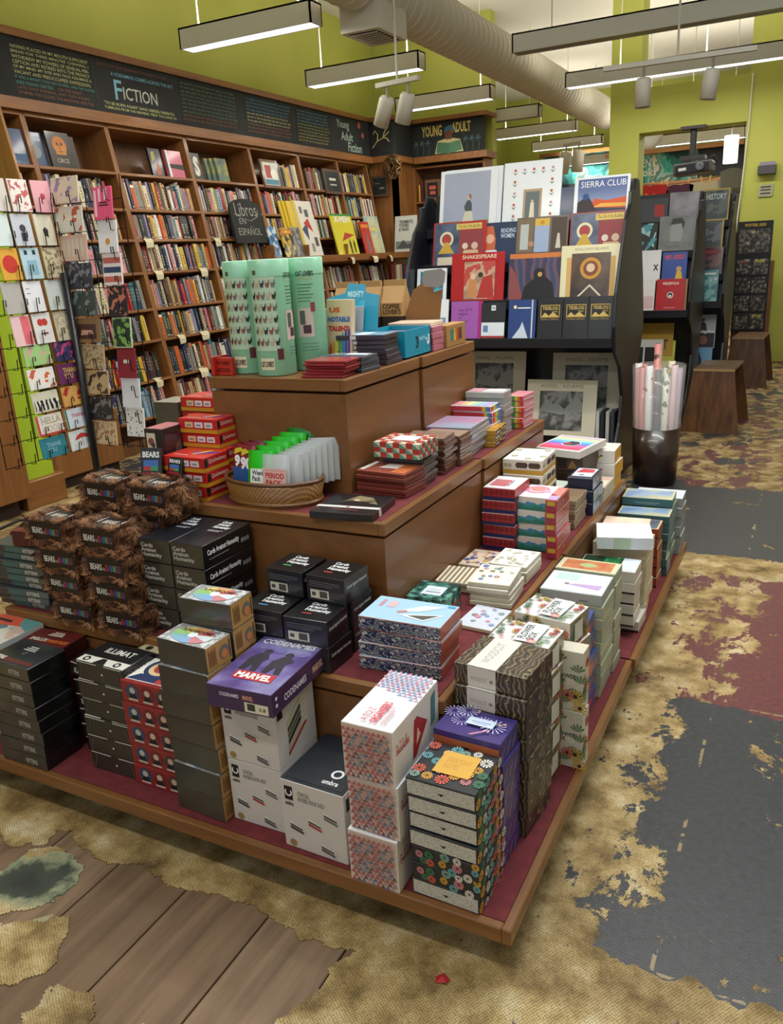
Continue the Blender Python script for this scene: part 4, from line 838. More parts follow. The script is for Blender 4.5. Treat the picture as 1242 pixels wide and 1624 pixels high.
ROLLS = [('pink roll with dark twigs', '#d99a97', 'twig'), ('dark pink roll with twigs', '#cf8a88', 'twig'), ('white roll with red dots', '#e8e6e6', 'dot'), ('charcoal roll', '#4a4648', ''), ('white roll with green leaves', '#e9e6da', 'leaf'), ('pale pink roll', '#d9b9bc', ''), ('lilac tinted roll', '#c4b4c9', ''), ('salmon roll', '#d98f86', 'twig'), ('cream roll', '#e6dcc0', ''), ('pale lavender roll', '#dcd6e6', ''), ('rose roll with twigs', '#cf8f8f', 'twig'), ('ivory roll', '#eae6da', '')]
for i, (n, c, k) in enumerate(ROLLS):
    a = -2.75 + i * (2.6 / 6 if i < 7 else 0) if i < 7 else .35 + (i - 7) * .72
    R = .092; tall = i == 7
    if tall: a = 2.2; R = .02
    x, y2 = R * math.cos(a), R * math.sin(a); o = (x * 1.22, y2 * 1.22)
    top = .82 if tall else .69 + .012 * (i % 3)
    me = MB(); me.tube([(0, 0, 0), (o[0] - x, o[1] - y2, top - .03)], .0195, roll_mat(c, k), 16)
    me.tube([(o[0] - x, o[1] - y2, top - .029), (o[0] - x, o[1] - y2, top - .0285)], .012, mat('#6b5a48', .8), 12)
    ob = link('wrapping_paper_roll', me.mesh('wrapping_paper_roll', True), (-.355 + x, 3.63 + y2, .014)); tag(ob, f'{n} of wrapping paper' + (' rising above the others' if tall else ' standing in the brown bin'), 'paper roll', 'wrapping paper rolls in the bin')
    if i in (1, 5, 2): link('paper_label', MB().tube([(.0005, 0, .32), (.003, 0, .52)], .0202, mat('#efe9d6', .5), 16, False).mesh('paper_label', True), parent=ob)

# ================================================================ GREETING CARD SPINNER
PX, PY = -2.5, 1.45
spn = empty('card_spinner', 'black wire greeting card spinner on a pole', 'card rack', (PX, PY, 0)); WIRE = mat('#1a1a1a', .35, metal=.6)
link('pole', MB().tube([(.05, -.05, 0), (.05, -.05, 1.36)], .016, mat('#15161a', .3), 12).mesh('pole', True), parent=spn)
link('base', MB().lathe([(0, .03), (.24, .02), (.25, 0), (0, 0)], mat('#15161a', .4), 32).mesh('base'), parent=spn)
def wires(L, z0, z1, cols, rows, axis):
    mb = MB(); P = (lambda u, o, z: (u, -o, z)) if axis == 'x' else (lambda u, o, z: (o, -u, z))
    for u in [L * k / (cols * 2) for k in range(cols * 2 + 1)]: mb.tube([P(u, .012, z0), P(u, .012, z1)], .0022, WIRE, 4)
    for z, hh, cw in rows:
        mb.tube([P(0, .014, z), P(L, .014, z)], .002, WIRE, 4)
        for c in range(cols):
            u0 = L * (c + .5) / cols - cw * .32; u1 = L * (c + .5) / cols + cw * .32
            for u in (u0, u1): mb.tube([P(u, .014, z - .004), P(u, .042, z - .004), P(u, .046, z + hh * .45), P(u - .012, .046, z + hh * .45), P(u - .012, .046, z + hh * .25)], .0022, WIRE, 4)
    return mb
rowsA = [(1.60 - .13 * k, .125, .09) for k in range(5)] + [(.995 - .098 * k, .085, .13) for k in range(5)]
rowsB = [(1.63 - .113 * k, .1, .14) for k in range(10)]
link('wire_panel', wires(.48, .60, 1.72, 3, rowsA, 'y').mesh('wire_panel'), parent=spn)
link('wire_panel', wires(.40, .60, 1.72, 2, rowsB, 'x').mesh('wire_panel'), parent=spn)
link('wire_panel', wires(.40, .60, 1.72, 2, [], 'x').mesh('wire_panel'), rot=(0, 0, PI), parent=spn)
def greeting(panel, u, z, w, h, c, label, pr=None, key=None):
    m = mat(c, .55); th = .006; lean = -.10
    if panel == 'A': loc, rot = (PX + .030, PY - u, z), (0, 0, PI / 2)
    else: loc, rot = (PX + u, PY - .030, z), (0, 0, 0)
    o = link('greeting_card', boxmesh(w, th, h, {'*': m}), loc, (lean, 0, rot[2])); o.rotation_mode = 'XYZ'
    tag(o, label, 'card', 'greeting cards on the wire spinner')
    if pr: link('printed_design', design(key or label, pr, w, th, h), parent=o)
B2 = lambda c, s=20, bg='#eee8e0': [('r', 'front', .04, .04, .96, .96, pat('noise', s * 1.5, [(0, bg), (.54, bg), (.55, c)], .5))]
t1 = lambda s, c, u0=.2, v0=.35, u1=.8, v1=.65: [('t', 'front', s, u0, v0, u1, v1, .02, c)]
A3 = [.075, .185, .29]                                          # distances from the pole of the portrait columns
port = [[('#e8a9b2', 'pink card with a small red seal', [('c', 'front', .5, .5, .1, '#b9474a')]), ('#f0e9e4', 'white card with scattered red petals', B2('#c9686a', 24)), ('#d8cfc8', 'grey-white card at the spinner edge', None)],
        [('#d9d3bd', 'cream card with a tiny black bouquet', [('p', 'front', [(.4, .3), (.6, .3), (.65, .5), (.5, .6), (.36, .5)], '#2c2c2c')]), ('#c9cdd6', 'pale grey card with a dark bust', [('c', 'front', .5, .55, .12, '#3a3d48'), ('r', 'front', .36, .15, .64, .42, '#3a3d48')]), ('#d8e6e6', 'mint-white card at the spinner edge', None)],
        [('#cfc4a4', 'tan card of tiny mushrooms in rows', B2('#8d7d5c', 40, '#cfc4a4')), ('#b9d5e0', 'light blue card with dungarees', [('r', 'front', .25, .15, .75, .6, '#8fb8c8'), ('r', 'front', .2, .78, .36, .92, '#26303a'), ('r', 'front', .64, .78, .8, .92, '#26303a')]), ('#dfa63a', 'yellow card with a red disc', [('c', 'front', .5, .5, .28, '#c8352a')])],
        [('#cdd3ce', 'pale green card with a faint vase', [('p', 'front', [(.4, .15), (.6, .15), (.58, .45), (.42, .45)], '#b3a98a')]), ('#eeeef2', 'lined white card with maroon edge', [('r', 'front', .1, .75, .3, .77, '#5a6d9a'), ('r', 'front', .1, .6, .3, .62, '#5a6d9a'), ('r', 'front', .96, 0, 1, 1, '#7d2a3c')]), ('#b8b4ae', 'grey card seen at the spinner edge', None)],
        [('#d3c9ae', 'beige card with pale spots', B2('#b9ac8a', 30, '#d3c9ae')), ('#e9e6e4', 'white card with two red hearts', [('c', 'front', .38, .7, .12, '#c84238'), ('c', 'front', .62, .7, .12, '#c84238'), ('r', 'front', .3, .3, .7, .36, '#8d3b46')]), ('#efc9c9', 'white and pink striped card', [('r', 'front', .5, .05, .95, .95, '#e8707a')])]]
for r_, row in enumerate(port):
    for c_, (c, lab, pr) in enumerate(row): greeting('A', A3[c_] + .015 * (r_ % 2), 1.60 - .13 * r_, .092, .124, c, lab, pr)
land = [[('#3c3358', 'navy card with pink and violet flowers', B2('#c2477a', 22, '#3a3560')), ('#a5cf86', 'green card with pink blossoms', B2('#d9a9a0', 16, '#a5cf86'))],
        [('#6b2a5e', 'purple THANK YOU card in gold script', t1('THANK\nYOU', '#d8b95c', .2, .25, .8, .8)), ('#f2ede6', 'white card with red and orange flowers', B2('#d8663f', 14, '#f2ede6'))],
        [('#d99a4f', 'orange card with red fruit', B2('#b83428', 14, '#dba95c')), ('#d9d4bd', 'black and white tiger drawing card', [('r', 'front', .05, .1, .95, .6, pat('wave', 14, [(0, '#1c1c1c'), (.5, '#e3dfd0')], .5, dist=6))])],
        [('#dfe6f0', 'white THANKS card with green edge', t1('THANKS', '#c2555f', .22, .55, .85, .75) + [('r', 'front', 0, 0, .06, 1, '#2f7f52')]), ('#e8e2d4', 'HELLA GOOD card with a red border', [('t', 'front', 'HELLA', .18, .55, .92, .88, .03, '#b5ac98'), ('t', 'front', 'GOOD', .18, .15, .92, .48, .03, '#c9bfae'), ('r', 'front', 0, 0, .08, 1, '#c8483c'), ('r', 'front', 0, 0, 1, .1, '#c8483c')])],
        [('#dfe9e6', 'white card with a red umbrella', [('p', 'front', [(.2, .5), (.3, .72), (.5, .84), (.7, .76), (.82, .55), (.5, .6)], '#c8403a'), ('r', 'front', .5, .15, .52, .6, '#c8403a')]), ('#2f7f8f', 'teal THANK YOU card in pale script', t1('THANK\nYOU', '#8fb9c9', .22, .25, .8, .75))]]
for r_, row in enumerate(land):
    for c_, (c, lab, pr) in enumerate(row): greeting('A', .085 + .155 * c_, .995 - .098 * r_, .135, .086, c, lab, pr)
colB = [('#dccbb4', 'cream card with lilac dinosaur shapes', B2('#9a86ac', 14, '#dccbb4')), ('#d9d3c4', 'card with large coral and green leaves', B2('#bf5a3a', 9, '#d9d3c4')), ('#dcb7a6', 'dusty pink card of pale stripes', [('r', 'front', .1 + .17 * k, .15, .2 + .17 * k, .85, '#d8cbb8') for k in range(5)]), ('#3a3a42', 'charcoal card with chalk scrawl', B2('#7d7d86', 26, '#3a3a42')), ('#4a5049', 'dark card with faded triangles', B2('#7c8a86', 14, '#3f4742')),
        ('#8d6b45', 'brown card with a photo of folded hands', [('r', 'front', .15, .15, .85, .75, '#4a3022'), ('p', 'front', [(.25, .3), (.75, .35), (.7, .5), (.3, .52)], '#c99a86')]), ('#c4ab86', 'tan dotted kraft card', B2('#8d7450', 40, '#c4ab86')), ('#c9ad80', 'kraft card with striped ink drawing', B2('#4a3a2a', 18, '#c9ad80')), ('#33302f', 'black card with chalk flourishes', B2('#7d7a76', 22, '#33302f')), ('#d3bd93', 'beige card with small printed alphabet', B2('#b0785c', 30, '#d3bd93'))]
for r_, (c, lab, pr) in enumerate(colB): greeting('B', .105, 1.63 - .113 * r_, .155, .104, c, lab, pr)
colC = [('#e6557f', 'bright pink striped card with dark lettering', [('r', 'front', .08, .1, .2, .9, '#f3c9d4'), ('r', 'front', .3, .55, .42, .95, '#f3c9d4'), ('r', 'front', .6, .6, .75, .95, '#f3c9d4'), ('r', 'front', .3, .42, .8, .46, '#2a2226'), ('r', 'front', .34, .5, .76, .54, '#2a2226')]), ('#e9e8ea', 'white card with a small orange dot', [('c', 'front', .5, .35, .1, '#d98f3a')]), ('#efe3e0', 'white card of red and blue patterned bands', [('r', 'front', .05, .1 + .3 * k, .95, .28 + .3 * k, ['#c86a5c', '#2e3e66', '#c86a5c'][k]) for k in range(3)]), ('#24242a', 'black card with folk flowers and red heart', B2('#c9745c', 22, '#24242a')), ('#c9dcae', 'green spotted leaf card', [('r', 'front', .04, .04, .96, .96, pat('cell', 34, [(0, '#7fae52'), (.5, '#1f3a2c')], .5))]), ('#8d2030', 'crimson card with a small white label', [('r', 'front', .35, .5, .65, .62, '#e6dcd4')]), ('#e4e6ec', 'plain white card low on the spinner', None), ('#e9e9e6', 'white card dotted in blue and gold', [('r', 'front', .04, .04, .96, .96, pat('cell', 60, [(0, '#33568f'), (.22, '#c2a14a'), (.26, '#e9e9e6')], .5))])]
for r_, (c, lab, pr) in enumerate(colC): greeting('B', .305, 1.555 - .128 * r_, .105, .125, c, lab, pr)
# floor furniture at the left edge
pc = empty('plywood_cabinet', 'brown plywood cabinet end at the left edge of the aisle', 'cabinet', (-4.0, 1.5, 0))
link('body', bevbox(-.6, .345, -.7, .46, .1, 1.3, CASE, .004, 'body'), parent=pc); link('toe_board', MB().box(-.55, .29, -.65, .40, 0, .1, mat('#2a1a10', .7)).mesh('toe_board'), parent=pc)
gp = empty('end_gable', 'tall leaning plywood end gable of the bookcase run', 'panel', (-4.15, 2.95, 0), (0, -LA, 0))
link('panel', bevbox(-.28, .05, 0, .022, 0, 2.5, wood('#8a5c2e', '#ad7a42', .45, 'Z', 2), .003, 'panel'), parent=gp)
lb = empty('low_cabinet', 'low brown cabinet beneath the card spinner against the bookcases', 'cabinet', (-4.0, 2.65, 0))
link('body', bevbox(-.4, .13, -.38, .28, .08, .45, CASE, .004, 'body'), parent=lb); link('toe_board', MB().box(-.38, .09, -.34, .26, 0, .08, mat('#2a1a10', .7)).mesh('toe_board'), parent=lb)
fc = empty('floor_cable', 'loose black power cable lying on the floor', 'cable', (-3.3, 1.8, 0))
link('cord', MB().tube([(-.45, -.5, .01), (-.25, -.25, .01), (-.3, 0, .01), (-.1, .1, .01), (.05, -.05, .01), (-.12, -.2, .012), (-.2, -.05, .02), (0, .15, .012), (-.2, .3, .01)], .008, mat('#121212', .5), 6).mesh('cord', True), parent=fc)
link('adapter', bevbox(-.12, 0, .22, .3, 0, .05, mat('#17181a', .5), .006, 'adapter'), parent=fc)

# ================================================================ TIERED DISPLAY TABLE
TW = wood('#6d4522', '#8a5c30', .42, 'Y', 2.4, .25); TWX = wood('#6d4522', '#8a5c30', .42, 'X', 2.4, .25); PAN = wood('#6b4422', '#80542c', .45, 'Y', 1.6, .2)
FELT = NT('maroon_felt', .85); FELT.color(FELT.ramp(FELT.n('TexNoise', Vector=FELT.coord(), Scale=40, Detail=4), [(.35, '#5e1c23'), (.65, '#702529')])); FELT = FELT.m
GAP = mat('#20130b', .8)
TIER = [(0, .13), (.22, .45), (.48, .735), (.68, 1.05)]
def unit(y0, y1, dx, front, back, label):
    """one half of the stepped table; front/back: does the tier step in at that end"""
    r = empty('display_table', label, 'table', (0, y0, 0), group='stepped display table units')
    for i, (ins, zt) in enumerate(TIER):
        xa, xb = -1.815 + ins + dx, -ins + dx; ya, yb = (ins if front else 0), (y1 - y0) - (ins if back else 0)
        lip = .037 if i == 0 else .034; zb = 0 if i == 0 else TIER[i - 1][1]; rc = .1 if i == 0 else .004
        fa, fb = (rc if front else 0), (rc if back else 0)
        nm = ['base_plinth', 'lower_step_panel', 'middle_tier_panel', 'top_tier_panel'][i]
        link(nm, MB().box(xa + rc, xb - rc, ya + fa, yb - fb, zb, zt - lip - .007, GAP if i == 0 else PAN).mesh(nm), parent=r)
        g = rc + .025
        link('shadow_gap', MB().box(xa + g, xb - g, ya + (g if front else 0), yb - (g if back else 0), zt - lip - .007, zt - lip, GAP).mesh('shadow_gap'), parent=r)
        bw = .019; fbw = bw if front else 0; bbw = bw if back else 0
        for nme, a in (('edge_board', (xa, xa + bw, ya, yb)), ('edge_board', (xb - bw, xb, ya, yb))):
            link(nme, bevbox(*a, zt - lip, zt, TW, .0025, 'edge_board'), parent=r)
        if front: link('edge_board', bevbox(xa + bw, xb - bw, ya, ya + bw, zt - lip, zt, TWX, .0025, 'edge_board'), parent=r)
        if back: link('edge_board', bevbox(xa + bw, xb - bw, yb - bw, yb, zt - lip, zt, TWX, .0025, 'edge_board'), parent=r)
        link('felt_top' if i < 3 else 'wood_top', MB().box(xa + bw, xb - bw, ya + fbw, yb - bbw, zt - lip, zt - .0005, FELT if i < 3 else TWX).mesh('felt_top'), parent=r)
    return r
unit(0, 1.143, 0, True, False, 'stepped wooden display table half with games, red felt tops')
unit(1.152, 2.27, .008, False, True, 'stepped wooden display table half near the calendar rack')
P, S, M, TP = .1305, .4505, .7355, 1.0505
def K(c, r=.4, coat=.35): return mat(c, r, coat=coat)
SHR = lambda a, b: pat('noise', 7, [(.35, a), (.65, b)], .28, coat=.5, interp='LINEAR')     # shrink-wrapped dark card

# ---------------- front row on the platform
KITP = [('t', 'front', 'KITTENS', .55, .30, .80, .68, .02, '#b9b4a8'), ('r', 'top', .35, .62, .62, .66, '#c9c6be'), ('r', 'top', .37, .69, .6, .73, '#c9c6be'), ('r', 'top', .4, .76, .58, .8, '#c9c6be'), ('r', 'top', .1, .1, .95, .24, '#5b2a26'), ('t', 'top', 'KITTENS', .06, .12, .32, .26, .03, '#d8cfc4'), ('c', 'top', .5, .5, .08, '#4b4a48')]
KB = {'*': SHR('#2a2825', '#3d3a35'), 'right': K('#0d0e0f'), 'top': SHR('#24262a', '#3a3d42')}
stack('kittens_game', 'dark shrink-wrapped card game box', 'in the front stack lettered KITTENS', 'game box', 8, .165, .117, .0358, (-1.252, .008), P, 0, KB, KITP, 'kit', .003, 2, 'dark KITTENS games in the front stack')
KIT2 = [('t', 'front', 'KITTENS', .62, .22, .84, .78, .02, '#cfcabd'), ('r', 'front', .30, .1, .58, .9, '#44605f'), ('r', 'front', .05, .2, .26, .8, '#4a3b3b')]
stack('kittens_game', 'slim grey-teal game box', 'in the rear stack lettered KITTENS', 'game box', 9, .21, .16, .0195, (-1.425, .245), S, 3, {'*': SHR('#33403f', '#4a5554'), 'top': K('#3a3c40')}, KIT2, 'kit2', .006, 2.5, 'slim KITTENS games in the rear stack')
product('kittens_game', 'dark red game box lying on the slim grey-teal stack', 'game box', .1, .1, .045, (-1.43, .262), S + 9 * .0208, 12, {'*': K('#4a1418'), 'top': K('#6d1d20')}, [('r', 'top', .15, .45, .85, .6, '#d8702f')])
stack('illustrated_game', 'coral and teal illustrated game box', 'beside the dark red box on platform', 'game box', 4, .17, .15, .074, (-1.435, .066), P, -3, {'*': K('#c9cdc8'), 'top': pat('voro', 26, [(0, '#d8d3c8'), (.35, '#5f7f94'), (.55, '#a9b5bb'), (.75, '#d2b5a4')], .35, coat=.4)}, [('p', 'top', [(0, .55), (.75, .72), (.6, .98), (0, .98)], '#cf5a47'), ('p', 'top', [(.7, .75), (1, .6), (1, 1), (.55, 1)], '#5f9599'), ('r', 'top', .1, .76, .45, .84, '#3b2a2a')], 'ill', group='illustrated game boxes')
stack('kittens_game', 'dark red card game box', 'behind the front stack lettered KITTENS', 'game box', 3, .155, .085, .097, (-1.262, .132), P, 3, {'*': K('#3c1213'), 'top': K('#5e1a1b')}, [('t', 'top', 'KITTENS', .12, .22, .48, .40, .03, 2, '#e2ddd2'), ('t', 'top', 'EXPLODING', .5, .2, .95, .38, .03, 2, '#d8702f'), ('r', 'top', .35, .6, .68, .65, '#d8cfc4'), ('r', 'top', .38, .69, .66, .74, '#d8cfc4'), ('r', 'top', .42, .78, .64, .83, '#d8cfc4'), ('t', 'front', 'EXPLODING', .1, .74, .5, .88, .03, '#b9562a'), ('t', 'front', 'KITTENS', .52, .74, .8, .88, .03, '#d8cfc4')], 'kitred', group='dark red card games')
# ILLIMAT
ILT = [('t', 'top', 'ILLIMAT', .24, .55, .84, .78, .02, '#d9d6cc'), ('r', 'top', .0, .02, 1, .30, '#dcd8cc'), ('c', 'top', .14, .16, .10, '#1a1a1a'), ('c', 'top', .14, .16, .05, '#dcd8cc'), ('c', 'top', .80, .16, .10, '#1a1a1a'), ('c', 'top', .80, .16, .05, '#dcd8cc'), ('p', 'top', [(.34, .02), (.6, .02), (.52, .28), (.42, .28)], '#1a1a1a'), ('r', 'right', .05, .2, .9, .75, '#101010'), ('t', 'right', 'ILLIMAT', .15, .3, .85, .65, .02, '#cfcabd'),
       ('c', 'front', .55, .5, .06, '#d8d3c4'), ('p', 'front', [(.04, .1), (.07, .1), (.16, .9), (.13, .9)], '#4a4742'), ('p', 'front', [(.93, .1), (.96, .1), (.87, .9), (.84, .9)], '#4a4742'), ('r', 'front', .02, .95, .45, .995, '#d8d3c4'), ('r', 'front', .62, .95, .98, .995, '#d8d3c4')]
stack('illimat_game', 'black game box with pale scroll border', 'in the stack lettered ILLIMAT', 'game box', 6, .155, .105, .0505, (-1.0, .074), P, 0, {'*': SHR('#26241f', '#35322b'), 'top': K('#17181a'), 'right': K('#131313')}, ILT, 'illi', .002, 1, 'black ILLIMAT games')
IL2 = [('t', 'front', 'ILLIMAT', .18, .28, .82, .66, .02, '#cfcabd'), ('r', 'front', .0, .93, 1, .995, '#d8d3c4')]
stack('illimat_game', 'small black game box, end lettered ILLIMAT,', 'tucked beside the taller black stack', 'game box', 5, .075, .08, .042, (-1.16, .13), P, 4, K('#141414'), IL2, 'illi2', .003, 3, 'black ILLIMAT games turned on end')
product('illimat_game', 'black game box tilted on the tucked-in ILLIMAT pile', 'game box', .075, .08, .04, (-1.165, .128), P + .222, 8, K('#141414'), IL2, 'illi2', tilt=(.0, .28))
product('illimat_game', 'cream and black patterned game box behind the ILLIMAT stack', 'game box', .14, .035, .30, (-.93, .182), P, -4, {'*': K('#1b1b1b')}, [('r', 'top', .05, .1, .95, .9, '#b9a988'), ('c', 'top', .25, .5, .3, '#1a1a1a'), ('c', 'top', .75, .5, .3, '#1a1a1a')])
# red portrait games
POR = []
for k, u in enumerate((.24, .55, .86)):
    POR += [('c', 'front', u, .52, .36, ['#3a4660', '#6d2b2c', '#4a3a3c'][k]), ('c', 'front', u, .60, .15, ['#b9b3aa', '#cdb19c', '#c9a58c'][k]), ('p', 'front', [(u - .085, .24), (u + .085, .24), (u + .05, .46), (u - .05, .46)], '#191a1e'), ('r', 'front', u - .1, .13, u + .1, .22, '#c9b9a8')]
POR += [('r', 'top', .05, .08, .95, .95, '#e6e2d8'), ('c', 'top', .45, .6, .36, '#26335a'), ('c', 'top', .45, .6, .27, '#d3b78a'), ('c', 'top', .45, .6, .17, '#a33a34'), ('p', 'top', [(.05, .1), (.95, .1), (.8, .32), (.2, .32)], '#26335a'), ('c', 'top', .7, .18, .09, '#b33a34')]
stack('portrait_game', 'red box with round portraits', 'in the stack beside colour-wheel boxes', 'game box', 5, .148, .13, .0568, (-.856, .07), P, 0, {'*': K('#8e2a2a'), 'top': K('#8e2a2a')}, POR, 'por', .002, 1, 'red portrait games')
# colour wheel boxes
WH = []
WC = ['#c4605a', '#cf965c', '#d2c270', '#86b46c', '#74a8b4', '#7c9fc8', '#c27a84', '#c9d3d8']
for k in range(8):
    a0, a1 = k * PI / 4 + .3, (k + 1) * PI / 4 + .3; asp = .14 / .085; r = .44
    WH.append(('p', 'top', [(.5, .5)] + [(.5 + r * 1.25 * math.cos(a0 + (a1 - a0) * j / 5) / asp * 1.15, .5 + r * math.sin(a0 + (a1 - a0) * j / 5)) for j in range(6)], WC[k]))
WH += [('c', 'top', .5, .5, .14, '#dfe6ea'), ('t', 'top', 'FUNDERDOME', .2, .62, .8, .78, .02, '#2a2a2a')]
for k in range(5): WH.append(('r', 'right', .1 + .06 * k, .2, .13 + .06 * k, .85 - .1 * (k % 2), '#6d4a22'))
WH += [('c', 'right', .7, .5, .26, '#6a6a5c'), ('c', 'right', .7, .42, .16, '#c9743a'), ('r', 'right', .9, .15, .94, .85, '#4a3018')]
WB = {'*': SHR('#33312c', '#46433b'), 'right': K('#b3874a', .5), 'top': pat('noise', 60, [(.45, '#8f9294'), (.55, '#c9cccd')], .35, coat=.4)}
stack('wheel_game', 'grey box with colour-wheel lid', 'in the front colour-wheel stack', 'game box', 7, .142, .083, .0622, (-.696, .036), P, -2, WB, WH, 'wheel', .004, 1.2, 'colour-wheel games')
stack('wheel_game', 'grey box with colour-wheel lid', 'in the rear, taller colour-wheel stack', 'game box', 8, .142, .083, .0622, (-.69, .128), P, 2, WB, WH, 'wheel', .002, 1, 'colour-wheel games')
# shelf boxes and purple game
UM = [('r', 'front', .07, .72, .2, .92, '#15161a'), ('ring', 'front', .135, .83, .035, .055, '#e8e6e2'), ('r', 'front', .1, .84, .17, .9, '#15161a'), ('t', 'front', 'umbra', .07, .64, .2, .70, .02, '#1a1a1a'), ('t', 'front', 'CONCEAL\nINVISIBLE BOOK SHELF', .28, .74, .7, .88, .0, '#6a6864')]
for u, v, c in ((.68, .58, '#6d6a66'), (.42, .42, '#a33c34'), (.12, .3, '#3a3c40'), (.6, .1, '#55585e')):
    UM += [('p', 'front', [(u, v), (u + .22, v - .05), (u + .22, v + .04), (u, v + .11)], '#dcd8d0'), ('p', 'front', [(u, v), (u + .21, v - .05), (u + .21, v - .01), (u, v + .04)], c), ('p', 'front', [(u, v + .045), (u + .2, v), (u + .2, v + .03), (u, v + .075)], '#4b4a48')]
UM += [('c', 'front', .14, .08, .05, '#9a7a4a'), ('r', 'top', .06, .06, .94, .94, '#1c2126'), ('r', 'top', .60, .2, .82, .42, '#1c2126'), ('t', 'top', 'umbra', .58, .12, .82, .2, .02, '#e6e6e6'), ('ring', 'top', .70, .32, .05, .08, '#e6e6e6'),
       ('r', 'right', .05, .74, .18, .92, '#15161a'), ('p', 'right', [(.25, .1), (.75, .38), (.75, .44), (.25, .16)], '#a8342c')]
for k in range(5): UM += [('p', 'right', [(.27, .18 + .09 * k), (.62, .40 + .09 * k), (.62, .47 + .09 * k), (.27, .25 + .09 * k)], ['#c9b98a', '#2b2b2e', '#6d5a3a', '#3c4a44', '#c2c48a'][k]), ('p', 'right', [(.62, .40 + .09 * k), (.8, .42 + .09 * k), (.8, .48 + .09 * k), (.62, .47 + .09 * k)], '#d9d2bd')]
UMB = {'*': K('#cfcac4', .5), 'top': K('#1f252b'), 'front': K('#cbc4bd', .5)}
stack('shelf_box', 'white box printed with invisible book shelves', 'under the purple game', 'box', 2, .146, .152, .1625, (-.543, .058), P, 0, UMB, UM, 'umbra', .002, .8, 'invisible shelf boxes')
product('shelf_box', 'white book shelf box with black lid beside the triangle boxes', 'box', .16, .185, .171, (-.368, .028), P, -1, UMB, UM, 'umbra', 'invisible shelf boxes')
PU = pat('noise', 9, [(.3, '#3f3264'), (.45, '#5a4a86'), (.55, '#786da4'), (.7, '#8f94b8')], .3, coat=.5, interp='LINEAR', detail=3)
CODE = [('t', 'top', 'CODENAMES', .08, .86, .93, .95, .02, '#eceaf2'), ('p', 'top', [(.18, .33), (.27, .33), (.31, .45), (.36, .33), (.45, .33), (.41, .52), (.45, .58), (.38, .67), (.27, .67), (.17, .56)], '#23202e'), ('c', 'top', .33, .71, .045, '#23202e'), ('p', 'top', [(.54, .33), (.62, .33), (.67, .46), (.73, .33), (.82, .33), (.76, .52), (.84, .6), (.73, .66), (.62, .66), (.53, .55)], '#23202e'), ('c', 'top', .68, .70, .045, '#23202e'), ('c', 'top', .2, .78, .04, '#6a6498'), ('c', 'top', .5, .76, .05, '#6a6498'), ('c', 'top', .86, .74, .04, '#6a6498'), ('r', 'top', .22, .17, .82, .31, '#b5282c'), ('t', 'top', 'MARVEL', .25, .19, .79, .29, .04, '#f0ecea'),
        ('t', 'front', 'CODENAMES', .2, .60, .5, .76, .02, '#d9d3e2'), ('t', 'front', 'MARVEL', .56, .58, .72, .78, .03, '#d99a86'), ('r', 'front', .58, .08, .94, .50, '#d8d0b8'), ('r', 'front', .62, .16, .74, .46, '#3a3a34'), ('t', 'front', '0.8', .8, .2, .9, .36, .02, '#2b2b28'), ('t', 'right', 'CODENAMES', .2, .28, .6, .58, .02, '#d9d3e2'), ('t', 'right', 'MARVEL', .72, .3, .92, .62, .04, '#d3a48c'), ('c', 'right', .07, .7, .08, '#d9d3e2'), ('c', 'right', .07, .4, .08, '#d9d3e2')]
product('codenames_game', 'purple board game box lying on the white shelf boxes', 'game box', .162, .232, .054, (-.512, .014), P + .3285, 3, {'*': K('#3f2a50', .3), 'top': PU}, CODE, 'code')
# triangle patterned organiser boxes
def tri_prints(face, n, m, cols, u0=0, v0=0, u1=1, v1=1):
    out = []
    for j in range(m):
        for i in range(n):
            a = u0 + (u1 - u0) * (i + .5 * (j % 2)) / (n + .5); b = u0 + (u1 - u0) * (i + 1 + .5 * (j % 2)) / (n + .5); v = v0 + (v1 - v0) * j / m; w_ = v0 + (v1 - v0) * (j + 1) / m
            out.append(('p', face, [(a, v), (b, v), ((a + b) / 2, w_)], cols[(i * 3 + j * 5 + i * j) % len(cols)]))
    return out
AZP = tri_prints('front', 9, 13, ['#a8575a', '#5f6c84', '#8a7d86', '#7a4a50', '#b98a86'], .03, .02, .97, .98)
for j in range(11):                                              # triangles on the far half of the lid
    v0, v1 = .50 + .045 * j, .50 + .045 * (j + 1)
    for i in range(9):
        a, b = (i + .5 * (j % 2)) / 9.5, (i + 1 + .5 * (j % 2)) / 9.5
        if v0 > .67 - .18 * a: AZP.append(('p', 'top', [(a, v0), (b, v0), ((a + b) / 2, v1)], ['#c98a9c', '#8f9bc0', '#b9a0c0', '#a0a8c8'][(i + j * 2) % 4]))
AZP += [('t', 'top', 'A TO Z', .30, .06, .44, .28, .0, 1, '#c8505c'), ('t', 'top', 'ORGANIZERS', .48, .06, .64, .42, .03, 1, '#d23c4c'), ('r', 'top', .71, .06, .73, .36, '#d9a0a8'), ('r', 'top', .77, .06, .79, .30, '#d9a0a8'),
        ('t', 'right', 'A TO Z', .05, .64, .28, .72, .0, '#b5403c'), ('t', 'right', 'ORGANIZERS', .05, .52, .32, .62, .03, '#b5403c'), ('p', 'right', [(.38, .1), (.46, .12), (.72, .52), (.5, .8), (.44, .78)], '#a32a26'), ('p', 'right', [(.46, .3), (.56, .42), (.5, .6)], '#d8b9a8'), ('p', 'right', [(.8, .3), (.9, .36), (.92, .9), (.82, .84)], '#4f7a80')]
stack('organizer_box', 'white organizer box with triangle-patterned end', 'in the tower at the table front', 'box', 3, .112, .212, .1225, (-.231, .004), P, 0, {'*': K('#ddd6cf', .5), 'top': K('#e4e8ee', .45), 'front': K('#cdbaac', .5)}, AZP, 'az', .004, 1.2, 'triangle-patterned organizer boxes')
